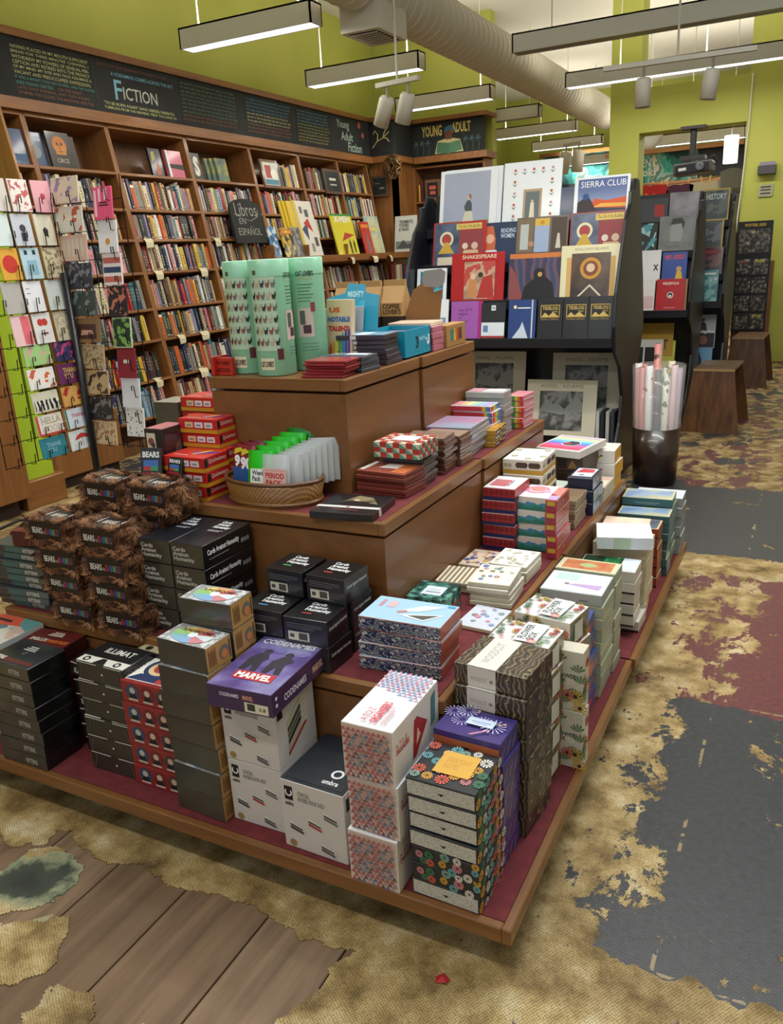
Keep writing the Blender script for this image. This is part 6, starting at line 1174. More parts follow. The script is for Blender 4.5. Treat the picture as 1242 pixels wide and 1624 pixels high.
RB = [('r', 'top', .05, .05, .95, .95, '#e9c9d6')] + [('r', 'top', .06, .06 + .11 * k, .94, .17 + .11 * k, c) for k, c in enumerate(['#e0426a', '#e8607a', '#c95fae', '#5f7fd0', '#5fb0d8', '#9fd0c4', '#e6d89a', '#b9a9c4'])] + [('p', 'top', [(.36, .38), (.46, .3), (.68, .3), (.76, .45), (.66, .62), (.46, .62)], '#dfe0e2'), ('p', 'top', [(.38, .39), (.47, .32), (.67, .32), (.74, .45), (.65, .6), (.47, .6)], '#3a3f4c'), ('c', 'top', .48, .45, .05, '#c2424a')]
product('rainbow_box', 'white box with a rainbow gradient lid lying on brown boxes', 'box', .185, .232, .028, (-.305, 1.662), S + 3 * .0557 + .002, -11, K('#d9d6d0', .45), RB, 'rb')
BE = [('c', 'front', .45, .5, .12, '#c29a2f'), ('p', 'front', [(.3, .55), (.42, .5), (.36, .68)], '#3a3226'), ('p', 'front', [(.6, .55), (.48, .5), (.54, .68)], '#3a3226')]
stack('bee_box', 'yellow-sided white bee box', 'at the far end of the lower step', 'box', 3, .11, .13, .052, (-.218, 1.86), S, 0, {'*': K('#dedbd2', .45), 'right': K('#d29a26', .5)}, BE, 'bee', .004, 2, 'bee boxes')
stack('flat_book', 'flat cream and pink book', 'lying behind the navy stitched boxes', 'book', 3, .09, .15, .02, (-.222, 1.69), S, -2, {'*': PAGE, 'top': K('#cfae9c', .5)}, [('r', 'top', .05, .03, .95, .62, '#d8d3bf')], 'fbk', .004, 2, 'flat cream books')

# ---------------- middle tier
QK = [('r', 'front', .0, .0, 1, .27, '#c28a1f'), ('r', 'right', 0, 0, 1, .27, '#c28a1f'), ('r', 'right', .03, .34, .16, .88, '#1a1a1c'), ('t', 'right', 'Quickwittery', .20, .46, .90, .82, .0, '#e6d8c8')]
for u, c in ((.2, '#d9b98a'), (.45, '#d9d2dc'), (.7, '#d9cdd2')): QK += [('r', 'front', u - .02, .38, u + .19, .78, c), ('r', 'front', u + .02, .48, u + .14, .62, '#8d8a86')]
QK += [('p', 'top', [(.45, .45), (.62, .4), (.98, .62), (.95, .75), (.7, .62), (.5, .62)], '#4a3a9c'), ('p', 'top', [(.5, .35), (.58, .32), (.78, .8), (.7, .82)], '#e6c23a'), ('c', 'top', .58, .44, .05, '#c9a0d8'), ('r', 'top', .15, .2, .5, .24, '#e8c9b8')]
QB = {'*': K('#b81f1c', .4), 'top': K('#cc2f28', .35)}
stack('word_game', 'red word game box with mustard base', 'in the front red stack', 'game box', 3, .142, .104, .0405, (-1.033, .494), M, -1, QB, QK, 'quick', .006, 2, 'red word games')
def qfn(i): return dict(fr=(-1.038, .599)) if i < 3 else {}
stack('word_game', 'red word game box with mustard base', 'in the taller middle red stack', 'game box', 5, .138, .08, .0405, (-1.058, .600), M, 0, QB, QK, 'quick', .003, 1, 'red word games', fn=qfn)
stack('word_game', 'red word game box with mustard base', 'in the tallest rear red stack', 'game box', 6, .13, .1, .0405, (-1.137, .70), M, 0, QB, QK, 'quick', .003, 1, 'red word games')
stack('grey_carton', 'plain grey-brown carton', 'beside the tallest red stack', 'box', 2, .09, .1, .116, (-1.274, .69), M, 2, {'*': SHR('#4d473b', '#5f5849'), 'top': K('#8d8a7c', .4)}, None, None, .002, 1, 'grey-brown cartons')
GD = [('r', 'right', .08, .1, .92, .9, pat('noise', 14, [(.35, '#2a1c22'), (.6, '#4a2e36')], .25, coat=.6, interp='LINEAR')), ('p', 'right', [(.4, .4), (.75, .55), (.7, .8), (.5, .72)], '#6d5048'), ('r', 'top', .02, .05, .98, .95, '#b0646a')]
for k in range(3): GD += [('r', 'front', .12, .06 + .31 * k, .62, .32 + .31 * k, '#cfc6b4'), ('c', 'front', .36, .19 + .31 * k, .06, '#8d4a44'), ('c', 'front', .46, .14 + .31 * k, .04, '#5b3a36')]
product('picture_card_box', 'upright dark box with small portrait cards down its end', 'box', .065, .1, .19, (-1.19, .52), M, 0, K('#2a2022', .35), GD, 'gd')
# basket
bk = empty('wicker_basket', 'shallow oval woven basket of party packs on the middle tier', 'basket', (-.868, .584, M))
WK = NT('woven_cane', .5, .2); vv = WK.coord('Object', (1, 1, 1), (0, 0, .0))
w1 = WK.n('TexWave', dict(bands_direction='DIAGONAL'), 1, Vector=vv, Scale=60, Distortion=1.5); w2 = WK.n('TexWave', dict(bands_direction='DIAGONAL'), 1, Vector=WK.coord('Object', (1, -1, -1)), Scale=60, Distortion=1.5)
wm = WK.math('MAXIMUM', w1, w2); WK.color(WK.ramp(wm, [(.3, '#4a2c12'), (.8, '#8f6228')])); WK.bump(wm, .5, .002); WK = WK.m
def oval(prof, m, n=48):
    mb = MB(); mb.lathe(prof, m, n); mb.v = [(x, y * .645, z) for x, y, z in mb.v]; return mb
link('wall', oval([(.138, .006), (.150, .062), (.145, .062), (.133, .01)], WK).mesh('wall', True), parent=bk)
link('base', oval([(0, .006), (.139, .006), (.139, .0), (0, .0)], WK).mesh('base'), parent=bk)
link('rim', oval([(.146 + .006 * math.cos(a), .064 + .006 * math.sin(a)) for a in [i * PI / 4 for i in range(9)]], mat('#5e3a1a', .4, coat=.3)).mesh('rim', True), parent=bk)
link('foot_ring', oval([(.138 + .006 * math.cos(a), .008 + .006 * math.sin(a)) for a in [i * PI / 4 for i in range(9)]], mat('#7a5228', .4, coat=.3)).mesh('foot_ring', True), parent=bk)
def pouch(label, x, y, w, h, c, pr, rz=0, lean=-.2, th=.014, key=None, crimp='#ffffff', m=None, z=.042):
    k = ('pouch', w, h, c)
    if k not in MESH:
        mb = MB(); n = 8; V = []
        mm = m or mat(c, .25, coat=.6)
        for j in range(n + 1):
            t = j / n; b = th * math.sin(min(1, max(0, t * 1.12)) * PI) ** .6 * .5 + .0006 if 0 < t < .9 else .0006
            for sx in (-1, -.5, 0, .5, 1):
                bb = b * (1 - sx * sx * .75) + .0006
                V.append((sx * w / 2, -bb, t * h)); V.append((sx * w / 2, bb, t * h))
        F = []
        for j in range(n):
            for i in range(4):
                a = j * 10 + i * 2; F.append((a, a + 2, a + 12, a + 10)); F.append((a + 1, a + 11, a + 13, a + 3))
            a = j * 10; F.append((a, a + 10, a + 11, a + 1)); a = j * 10 + 8; F.append((a, a + 1, a + 11, a + 10))
        mb.add(V, F, mm); MESH[k] = mb.mesh('pouch_body', True)
    o = link('card_pouch', MESH[k], (x, y, M + z), (lean, 0, math.radians(rz))); tag(o, label, 'packet', 'party packs in the basket')
    if pr: link('printed_design', design(key or label, pr, w * .9, th * 1.25, h), parent=o)
    return o
P90 = [('r', 'front', .02, .05, .98, .42, '#26508f'), ('t', 'front', '9', .08, .42, .36, .74, .06, '#eeeef2'), ('t', 'front', '90', .38, .36, .92, .70, .06, '#eeeef2'), ('p', 'front', [(.05, .74), (.5, .86), (.42, .94), (.12, .9)], '#d9c22f'), ('p', 'front', [(.45, .72), (.85, .84), (.6, .92), (.42, .86)], '#d9c22f')]
pouch('red and blue foil pack lettered 90 in the basket', -.955, .568, .082, .105, '#8e2434', P90, -6, -.15, key='p90')
pouch('red foil pack behind the lettered one in the basket', -.94, .590, .082, .108, '#7d1c2a', None, 4, -.15)
pouch('red foil pack at the back of the basket edge', -.93, .615, .08, .108, '#6d1822', None, 8, -.15)
WD_ = [('r', 'front', .1, .05, .9, .5, '#e6ece4'), ('t', 'front', 'Weed\nPack', .16, .16, .62, .46, .03, '#1d241f')]
for i in range(6): pouch(['bright green foil pack in front, lettered Weed Pack', 'second bright green foil pack in the basket row', 'third bright green foil pack in the basket row', 'fourth bright green foil pack in the basket row', 'fifth bright green foil pack in the basket row', 'rearmost bright green foil pack in the basket'][i], -.885 + .010 * i, .548 + .022 * i, .084, .098 + .008 * i, '#23c41f' if i < 5 else '#0f7a1c', WD_ if i == 0 else None, 4, -.2, key='weed')
PP = [('r', 'front', .02, .02, .98, .62, '#e2b3b0'), ('t', 'front', 'PERIOD', .12, .34, .9, .50, .04, '#b8382f'), ('t', 'front', 'PACK', .14, .14, .8, .30, .04, '#b8382f'), ('t', 'front', 'Cards Against Humanity', .12, .54, .9, .58, .0, '#b8564f')]
CLP = mat('#e9edf2', .12, alpha=.45, coat=.7)
pouch('clear pack with a pink PERIOD PACK card in the basket', -.825, .532, .085, .094, '#e9edf2', PP, 0, -.12, key='period', m=CLP)
for i in range(7): pouch(f'clear plastic card pack, {["first", "second", "third", "fourth", "fifth", "sixth", "seventh"][i]} behind the pink one in the basket', -.80 + .008 * i, .552 + .018 * i, .084, .092 + .004 * i, '#dfe3e6', None, 10 + 2 * i, -.12, m=mat('#cfd2d2', .2, alpha=.75, coat=.6))
product('art_book', 'flat black book with a white band overhanging the middle tier', 'book', .172, .158, .019, (-.512, .482), M, 6, {'*': K('#16151a', .35), 'right': K('#2a1218', .4)}, [('r', 'top', .0, .26, 1, .36, '#cfcac4'), ('r', 'right', .26, 0, .36, 1, '#cfcac4'), ('c', 'top', .5, .31, .03, '#a32a2c'), ('r', 'top', .3, .15, .7, .18, '#8d3a3c'), ('p', 'top', [(.2, .45), (.5, .62), (.9, .5), (.7, .85), (.45, .92), (.35, .7)], pat('noise', 20, [(.4, '#3a3128'), (.6, '#8a7a5c')], .4, interp='LINEAR')), ('c', 'top', .5, .68, .05, '#c9b08c')], 'abk')
PLA = lambda a, b: {'*': pat('wave', 130, [(0, a), (.55, b)], .3, coat=.5, sc=(0, 0, 1)), 'top': K(b, .2, .7)}
stack('coaster_set', 'slim clear-cased set with rust spines', 'in the pile beside the black book', 'set', 6, .155, .11, .0098, (-.523, .688), M, -5, PLA('#6d3026', '#a8584a'), [('p', 'top', [(.3, .4), (.7, .45), (.66, .85), (.36, .8)], '#e2dcd4'), ('r', 'top', .66, .1, .95, .9, '#c26a3a'), ('r', 'top', .02, .1, .12, .9, '#d8cfc8')], 'cs', .005, 2, 'rust coaster sets')
stack('coaster_set', 'slim grey clear-cased set', 'in the pile under the checked box', 'set', 8, .13, .095, .0098, (-.521, .802), M, 2, PLA('#4a4446', '#8d8486'), [('r', 'top', .1, .1, .9, .9, '#b09aa0')], 'cs2', .004, 3, 'grey coaster sets')
CK = [('r', f, i / 7, j / 3, (i + 1) / 7, (j + 1) / 3, '#a8332b') for f in ('front', 'right') for i in range(7) for j in range(3) if (i + j) % 2] + [('p', f, [(i / 7, j / 3), ((i + 1) / 7, j / 3), (i / 7, (j + 1) / 3)], '#4f9484') for f in ('front', 'right') for i in range(7) for j in range(3) if (i + j) % 2 == 0] + [('r', 'top', i / 7, j / 6, (i + 1) / 7, (j + 1) / 6, '#b8433a') for i in range(7) for j in range(6) if (i + j) % 2] + [('r', 'top', .28, .25, .78, .75, '#dfe8ee')]
product('checked_box', 'red, cream and teal checked box on the grey sets', 'box', .142, .114, .043, (-.512, .762), M + .088, -2, {'*': K('#d9cfb4', .45)}, CK, 'ck')
stack('coaster_set', 'slim brown-spined cased set', 'in the tall pile on the middle tier', 'set', 10, .13, .098, .0097, (-.517, .938), M, 2, PLA('#5c3a2e', '#a08478'), None, None, .004, 2, 'brown coaster sets')
stack('coaster_set', 'slim clear-cased set with speckled sides', 'before the clear plastic folders', 'set', 8, .13, .09, .0105, (-.512, 1.046), M, -1, PLA('#6d4a3a', '#b59c8c'), None, None, .004, 2, 'speckled coaster sets')
FOLD = {'*': pat('wave', 95, [(0, '#8f9398'), (.6, '#d3d6dc')], .2, coat=.6, sc=(0, 0, 1)), 'top': pat('noise', 5, [(.3, '#c98aa8'), (.5, '#b9a9cc'), (.65, '#a9c0d8')], .2, coat=.7, interp='LINEAR')}
stack('plastic_folder', 'clear plastic stationery folder with pink tint', 'in the pile against the seam', 'folder', 7, .15, .185, .0122, (-.522, 1.158), M, 2, FOLD, [('r', 'front', 0, .1, .55, .9, '#b06a98')], 'fold', .004, 1.5, 'pink-tinted folders')
GB = [('p', 'right', [(.45, 1), (.65, 1), (.55, .3)], '#c29436'), ('r', 'right', .08, .3, .4, .6, '#b9b2a0'), ('r', 'right', .68, .3, .95, .6, '#b9b2a0'), ('p', 'top', [(.2, .3), (.8, .3), (.8, .7), (.2, .7)], '#c28a3a')]
stack('gold_box', 'small gold and black matchbox-like box', 'on the edge of the middle tier', 'box', 3, .042, .13, .0178, (-.495, 1.302), M, 3, {'*': K('#b0842c', .4), 'right': K('#26211c', .4)}, GB, 'gb', .004, 3, 'small gold and black boxes')
RBW = ['#c9303a', '#d9702f', '#d9c23a', '#4fa35c', '#3f7fc0', '#8a4fa8']
PEN = [('r', f, k / 6, .12, (k + 1) / 6, .95, RBW[k]) for f in ('right',) for k in range(6)] + [('r', 'front', .0, .1, .72, .9, '#c2303c')] + [('r', 'front', .72 + .045 * k, .1, .765 + .045 * k, .9, RBW[k]) for k in range(6)] + [('r', 'top', .04 + .15 * k, .1, .18 + .15 * k, .9, ['#d98a94', '#e0b48a', '#e0d8a0', '#a8cfae', '#9fb8d8', '#b9a0cc'][k]) for k in range(6)]
stack('pen_set', 'flat rainbow pen set', 'in the pile behind the clear folders', 'pens', 6, .145, .085, .0192, (-.53, 1.372), M, 0, K('#dfe2e6', .2, .6), PEN, 'pen', .005, 2, 'rainbow pen sets')
stack('clear_case', 'clear plastic case with pale papers', 'in the pile behind the pen sets', 'case', 7, .14, .085, .0205, (-.525, 1.475), M, 0, PLA('#9a9c9a', '#d3d4d2'), [('p', 'top', [(.4, .2), (.95, .3), (.9, .9), (.5, .8)], '#e9e6e8'), ('r', 'top', .05, .1, .35, .9, '#c98a9c')], 'cc', .004, 1.5, 'clear plastic cases')
stack('crayon_box', 'small rainbow crayon box', 'at the far end of the middle tier', 'pens', 6, .062, .11, .0188, (-.494, 1.60), M, -3, K('#d98a94', .3, .5), [('r', 'front', k / 6, .1, (k + 1) / 6, .95, RBW[5 - k]) for k in range(6)] + [('r', 'right', .1, .1, .9, .3, '#d9d2dc')], 'cry', .004, 2, 'small crayon boxes')

# ---------------- top tier
MINT = mat('#8cc7a4', .4, coat=.3)
def tin(x, y, label, r=.055, h=.312, rz=0.):
    o = empty('puzzle_tin', label, 'tin', (x, y, TP), (0, 0, rz), 'mint green tins')
    link('cylinder', MB().lathe([(0, 0), (r - .002, 0), (r, .003), (r, h - .045)], MINT, 40).mesh('cylinder', True), parent=o)
    link('lid', MB().lathe([(r + .0012, h - .045), (r + .0012, h - .003), (r - .002, h), (0, h)], mat('#93ccaa', .4, coat=.3), 40).mesh('lid', True), parent=o)
    mb = MB()
    def wrap(u0, v0, u1, v1, c, n=6, e=.0008):
        vs = [((r + e) * math.sin(u0 + (u1 - u0) * i / n), -(r + e) * math.cos(u0 + (u1 - u0) * i / n), v) for v in (v0, v1) for i in range(n + 1)]
        mb.add(vs, [(i, i + 1, n + 2 + i, n + 1 + i) for i in range(n)], mat(c, .45))
    def wtxt(s, u0, v0, u1, v1, c, b=.03):
        vs, fs = textgeo(s, b); mb.add([((r + .002) * math.sin(u0 + (u1 - u0) * a), -(r + .002) * math.cos(u0 + (u1 - u0) * a), v0 + (v1 - v0) * q) for a, q in vs], fs, mat(c, .45))
    wrap(-1.5, .07, -.15, .27, '#b4cdb2')
    q = random.Random(2)
    for i in range(5):
        for j in range(6):                                       # rows of small cats
            u, v = -1.4 + .27 * i, .085 + .031 * j; c = ['#2b2b2b', '#8d4a3c', '#6b6b66', '#b9a68c'][(i + j * 2) % 4]
            wrap(u, v, u + .15, v + .011, c, 3, .0014); wrap(u + .12, v + .006, u + .19, v + .016, c, 2, .0015); wrap(u + .13, v + .015, u + .145, v + .02, c, 1, .0015); wrap(u + .17, v + .015, u + .185, v + .02, c, 1, .0015); wrap(u - .02, v + .002, u + .0, v + .015 + .004 * (j % 2), c, 1, .0015); wrap(u + .02, v - .003, u + .04, v, c, 1, .0015); wrap(u + .12, v - .003, u + .14, v, c, 1, .0015)
    wrap(-.30, .045, .0, .075, '#5b1f2c', 4, .002); wrap(-1.25, .018, -.5, .05, '#dcd3b4', 4, .0012); wtxt('CAT LOVER\'S', -1.22, .026, -.55, .042, '#3a2a22')
    wrap(-1.3, .272, -1.05, .284, '#4a2a2a', 3, .0012)
    wtxt("CAT LOVER'S", .35, .262, 1.25, .276, '#20372c'); wtxt('JIGSAW PUZZLE', .42, .250, 1.15, .257, '#c9a96a', .0)
    for k in range(6): wrap(.4, .238 - .009 * k, 1.2 - .1 * (k % 3), .240 - .009 * k, '#3f6a55', 4, .001)
    wrap(.3, .095, 1.1, .175, '#c9b9b0', 5, .001); wrap(.42, .13, .68, .168, '#4f5a4c', 3, .0016); wrap(.55, .105, .95, .128, '#4a2f3a', 3, .0016); mb2 = None
    wrap(1.0, .165, 1.22, .19, '#8d3a44', 3, .0022)
    for k in range(3): wrap(.4, .075 - .009 * k, 1.3, .077 - .009 * k, '#5d8f74', 4, .001)
    link('printed_label', mb.mesh('printed_label'), parent=o)
tin(-.945, .757, 'mint green puzzle tin standing at the front edge of the top tier', rz=1.0)
tin(-1.058, .79, 'mint green puzzle tin half hidden behind its neighbours', rz=.9)
tin(-.908, .875, 'mint green puzzle tin showing its printed back', rz=-.2)
product('cartoon_book', 'small red book of cartoons at the corner of the top tier', 'book', .012, .075, .052, (-1.121, .694), TP, 0, K('#b8281f', .45), [('r', 'top', 0, 0, 1, 1, '#c93a2c')], 'ny')
product('cartoon_book', 'red NEW YORKER CARTOON book standing behind the corner tin', 'book', .07, .014, .05, (-1.065, .705), TP, -4, K('#b8281f', .45), [('t', 'front', 'NEW YORKER', .08, .6, .9, .8, .02, '#2a1210'), ('t', 'front', 'CARTOON', .08, .18, .85, .42, .02, '#2a1210')], 'ny2')
RP = {'*': pat('wave', 120, [(0, '#8d2028'), (.6, '#c9a8a0')], .35, coat=.4, sc=(0, 0, 1)), 'top': K('#b83a40', .25, .6)}
stack('red_booklet', 'thin sleeved red booklet', 'in the pile at the top tier corner', 'booklet', 6, .125, .085, .0064, (-.694, .704), TP, 4, RP, None, None, .007, 5, 'sleeved red booklets')
stack('sleeved_notebook', 'grey notebook in a clear sleeve', 'behind the red booklets', 'notebook', 4, .14, .09, .0098, (-.694, .80), TP, -3, PLA('#3f4148', '#9aa0ac'), [('r', 'top', .05, .1, .95, .4, '#3a3f4c'), ('r', 'top', .4, .5, .9, .9, '#cfd3dc')], 'sn', .007, 4, 'sleeved grey notebooks')
stack('cased_cards', 'mauve cased card set', 'in the pile before the blue box', 'cards', 6, .158, .1, .0135, (-.694, .945), TP, 2, PLA('#3a2c36', '#8d7484'), [('r', 'front', .3, .1, .42, .9, '#c9c9c2'), ('r', 'top', .02, .05, .98, .95, '#5f86a0'), ('r', 'top', .3, .1, .6, .9, '#b9c9d4')], 'cca', .006, 3, 'mauve cased card sets')
PN = [('t', 'front', 'US', .12, .80, .55, .88, .06, '#d8602c'), ('t', 'front', 'NOTABLE', .06, .66, .94, .74, .06, '#3f6ab0'), ('t', 'front', 'TALENT', .1, .52, .9, .60, .06, '#c2362c')] + [('p', 'front', [(.02 + .12 * k, .02), (.12 + .12 * k, .02), (.12 + .12 * k, .24 + .04 * k), (.07 + .12 * k, .32 + .04 * k), (.02 + .12 * k, .24 + .04 * k)], ['#b8281f', '#d9602c', '#d9a23a', '#e0cf4a', '#4f9c4c', '#2f7f9c', '#2f4f9c', '#6a3a8c'][k]) for k in range(8)]
product('pencil_set', 'wooden pencil set with rainbow tips leaning beside the tins', 'pencils', .092, .018, .19, (-.80, .925), TP, -6, K('#d9c09a', .5), PN, 'pn', tilt=(-.12, 0))
for i in range(4): product('clear_tray', f'clear plastic tray, {["first", "second", "third", "fourth"][i]} in the leaning row behind pencils', 'tray', .1, .008, .165, (-.885 + .014 * i, .985 + .026 * i), TP, 8, mat('#9aa2a8', .15, coat=.7), None, tilt=(-.3, 0), group='clear plastic trays')
# open blue display box
BLU = K('#0f8fb0', .4, .2)
mbx = empty('blue_display_box', 'bright blue open MIGHTY display box with raised lid', 'box', (-.692, 1.07, TP))
link('tray', MB().box(-.15, 0, 0, .006, 0, .085, BLU).box(-.006, 0, .006, .19, 0, .085, BLU).box(-.15, -.144, .006, .19, 0, .085, BLU).box(-.15, 0, .184, .19, 0, .085, BLU).box(-.15, 0, 0, .19, 0, .004, BLU).mesh('tray'), parent=mbx)
link('lid', MB().prism([(-.155, 0), (.0, 0), (.0, .11), (-.045, .12), (-.05, .145), (-.105, .15), (-.115, .12), (-.175, .105), (-.175, 0)], 'y', 0, .006, BLU).mesh('lid'), (-.115, .04, .085), (-.32, 0, .12), parent=mbx)
link('lid_flap', MB().prism([(0, 0), (.06, 0), (.02, .11), (0, .11)], 'x', 0, .004, mat('#6a5a44', .6)).mesh('lid_flap'), (-.27, .04, .085), (-.2, 0, 0), parent=mbx)
mb = MB()
for s, x0, z0, x1, z1 in (('MIGHTY', -.105, .105, -.05, .125), ('M', -.098, .04, -.045, .095)):
    vs, fs = textgeo(s, .05); mb.add([(x0 + (x1 - x0) * u, -.001, z0 + (z1 - z0) * v) for u, v in vs], fs, mat('#a9d6e4' if s != 'M' else '#2fa9c8', .5))
link('lid_lettering', mb.mesh('lid_lettering'), (-.115, .04, .085), (-.32, 0, .12), parent=mbx)
mb = MB()
for s, y0, z0, y1, z1 in (('3', .075, .025, .095, .062), ('MIGHTY', .10, .045, .145, .058)):
    vs, fs = textgeo(s, .03); mb.add([(.001, y0 + (y1 - y0) * u, z0 + (z1 - z0) * v) for u, v in vs], fs, mat('#12343f' if s == '3' else '#a9d6e4', .5))
mb.tube([(.001, .15, .05), (.001, .158, .03), (.001, .17, .035), (.001, .172, .06)], .003, mat('#dfeef2'), 5)
link('side_lettering', mb.mesh('side_lettering'), parent=mbx)
link('contents', MB().box(-.14, -.01, .01, .18, .05, .07, mat('#b58a90', .5)).mesh('contents'), parent=mbx)
stack('pink_box', 'small dusty pink box', 'next to the blue display box', 'box', 4, .1, .085, .0185, (-.688, 1.272), TP, 0, {'*': K('#b8697a', .5), 'top': K('#d8a9a8', .5)}, None, None, .003, 2, 'dusty pink boxes')
HP = [('r', 'right', .2 + .085 * k, .25 + .03 * (k % 2), .265 + .085 * k, .72 - .04 * (k % 3), c) for k, c in enumerate(['#2a6fa8', '#3f9c4c', '#d9c23a', '#d9702f', '#c2303c', '#6a3a3c', '#3a3a4c'])] + [('c', 'right', .23 + .085 * k, .74, .07, c) for k, c in enumerate(['#2a6fa8', '#3f9c4c', '#d9c23a', '#d9702f', '#c2303c', '#6a3a3c', '#3a3a4c'])]
product('kraft_box', 'brown kraft box printed with rainbow hands at the far corner', 'box', .05, .165, .072, (-.684, 1.372), TP, 0, mat('#a57a45', .65), HP, 'hands')
product('pale_set', 'flat striped peach set lying across the pink boxes', 'box', .15, .12, .012, (-.70, 1.28), TP + .079, 4, {'*': pat('wave', 40, [(0, '#c9a288'), (.5, '#e2cdb4')], .5, sc=(1, 0, 0)), 'top': K('#dfc2ac', .5)})
product('colour_packs', 'small yellow and red packets on the peach set', 'packet', .1, .03, .02, (-.72, 1.43), TP + .0, 0, K('#c9b93a', .4), [('r', 'right', 0, 0, 1, 1, '#b8382c')], 'cpk')
cd_ = empty('cardboard_display', 'torn brown cardboard display flap with a grey price tag', 'display', (-.795, 1.40, TP))
KR = mat('#7d5528', .7)
link('flap', MB().prism([(-.09, 0), (.06, 0), (.075, .19), (.045, .18), (.03, .25), (.0, .21), (-.03, .19)], 'y', 0, .004, KR).mesh('flap'), rot=(-.15, 0, .1), parent=cd_)
link('price_tag', MB().prism([(-.035, 0), (.02, -.005), (.04, .01), (.045, .045), (.03, .055), (-.03, .05), (-.04, .03)], 'y', 0, .004, mat('#8f8a88', .5)).mesh('price_tag'), (.06, -.012, .20), parent=cd_)
for i in range(3):
    cf = empty('coffee_carton', ['kraft gable-top coffee carton beside the blue lid', 'second kraft gable-top coffee carton from the blue lid', 'kraft gable-top coffee carton by the torn flap'][i], 'carton', (-1.06 + .084 * i, 1.38 + .02 * i, TP), group='kraft coffee cartons')
    KF = mat('#b08a58', .65)
    link('body', MB().box(-.04, .04, -.035, .035, 0, .15, mat('#2a2320', .5)).mesh('body'), parent=cf)
    link('gable', MB().prism([(-.036, .15), (.036, .15), (.006, .205), (.006, .225), (-.006, .225), (-.006, .205)], 'x', -.041, .041, KF).mesh('gable'), parent=cf)
    link('upper_band', MB().box(-.041, .041, -.036, .036, .105, .15, KF).mesh('upper_band'), parent=cf)
    if i in (1, 2):
        vs, fs = textgeo("COFFEE\nLOVER'S", .03); link('lettering', MB().add([(-.035 + .07 * u, -.0365, .112 + .034 * v) for u, v in vs], fs, mat('#2f2015')).mesh('lettering'), parent=cf)

# ================================================================ FACE-OUT BOOKS AND SIGNS ON THE BOOKCASES
def faceout(name, label, y0, y1, z, h, m, pr=None, off=-.03, lean=6, th=.022, cat='book', group=None, extra_rz=0):
    """book standing on a leaning shelf, cover toward the aisle"""
    w = y1 - y0; lz = z / math.cos(LA); p = lean_pt(off, (y0 + y1) / 2, lz + .001)
    o = link(name, boxmesh(w, th, h, m), p, (-LA - math.radians(lean - 6), 0, PI / 2 + math.radians(extra_rz))); tag(o, label, cat, group)
    if pr: link('printed_design', design(label, pr, w, th, h), parent=o)
    return o
z = 2.092; GT = 'face-out books on the top shelves'
faceout('book', 'blue book facing out beside the gable', 3.02, 3.14, z, .235, K('#24406b'), [('r', 'front', .1, .1, .9, .3, '#3a5a86')], group=GT)
faceout('book', 'blue book with white title behind the golden mask book', 3.19, 3.32, z, .235, K('#26426e'), [('r', 'front', .15, .75, .85, .88, '#b9c9d8'), ('c', 'front', .35, .45, .2, '#8d98a0')], -.05, group=GT)
faceout('book', 'black CIRCE book with a golden mask', 3.33, 3.54, z, .245, K('#191310'), [('c', 'front', .5, .62, .26, '#c2742a'), ('r', 'front', .28, .36, .72, .66, '#c9822f'), ('c', 'front', .41, .66, .05, '#5b2f12'), ('c', 'front', .59, .66, .05, '#5b2f12'), ('r', 'front', .47, .5, .53, .64, '#a55e20'), ('r', 'front', .41, .43, .59, .46, '#8d3a1c'), ('t', 'front', 'CIRCE', .25, .13, .75, .25, .0, '#c9b9a0')], -.02, group=GT)
faceout('book', 'dark brown book leaning behind the golden mask book', 3.52, 3.62, z, .24, K('#3a2418'), None, -.06, group=GT)
faceout('book', 'dark book with a rising flame on the top shelf', 4.36, 4.50, z, .22, K('#231a2c'), [('p', 'front', [(.4, .06), (.75, .06), (.68, .3), (.6, .55), (.5, .3)], '#c9643a'), ('p', 'front', [(.15, .5), (.5, .62), (.45, .9), (.2, .86)], '#a9a05c')], group=GT)
faceout('book', 'pink and black spiral book on the top shelf', 4.55, 4.76, z, .22, K('#c24f72'), [('r', 'front', 0, .0, .22, 1, '#e6dfe0'), ('r', 'front', 0, 0, .08, 1, '#26242a'), ('p', 'front', [(.2, .35), (1, .3), (1, .5), (.2, .5)], '#1f1c20')], group=GT)
faceout('book', 'black book with a large white S', 4.88, 5.0, z, .225, K('#22262a'), [('t', 'front', 'S', .2, .12, .8, .88, .06, '#e2ded2')], group=GT)
for i in range(3): faceout('book', ['yellow and blue landscape book in front of its twins', 'second yellow and blue landscape book of three', 'rearmost yellow and blue landscape book of three'][i], 5.22 - .05 * i, 5.38 - .05 * i, z, .205, pat('noise', 8, [(.3, '#2f4f6a'), (.5, '#6a7f5c'), (.65, '#c9a53a')], .4, interp='LINEAR'), None, -.03 - .02 * i, group=GT)
faceout('framed_picture', 'wood-framed pale picture on the shelf', 5.88, 6.18, 2.062, .27, K('#6a4a30', .5), [('r', 'front', .1, .1, .9, .9, '#c9cfcb'), ('r', 'front', .2, .35, .55, .8, '#a34a44'), ('c', 'front', .65, .5, .18, '#e6e4da'), ('r', 'front', .12, .12, .88, .3, '#4a7f96')], .0, cat='picture')
faceout('book', 'brown leafy patterned book beside the framed picture', 6.3, 6.5, z, .19, pat('noise', 30, [(.4, '#2a2015'), (.55, '#8a7a4c')], .5), None, -.04, group=GT)
faceout('framed_sign', 'wood-framed black sign hung on shelf edge', 7.03, 7.38, 2.05, .265, K('#5b4230', .5), [('r', 'front', .08, .1, .92, .9, '#1c2022'), ('r', 'front', .3, .54, .7, .64, '#d9d6cc'), ('r', 'front', .3, .34, .7, .4, '#b9b6ac')], .01, cat='sign')
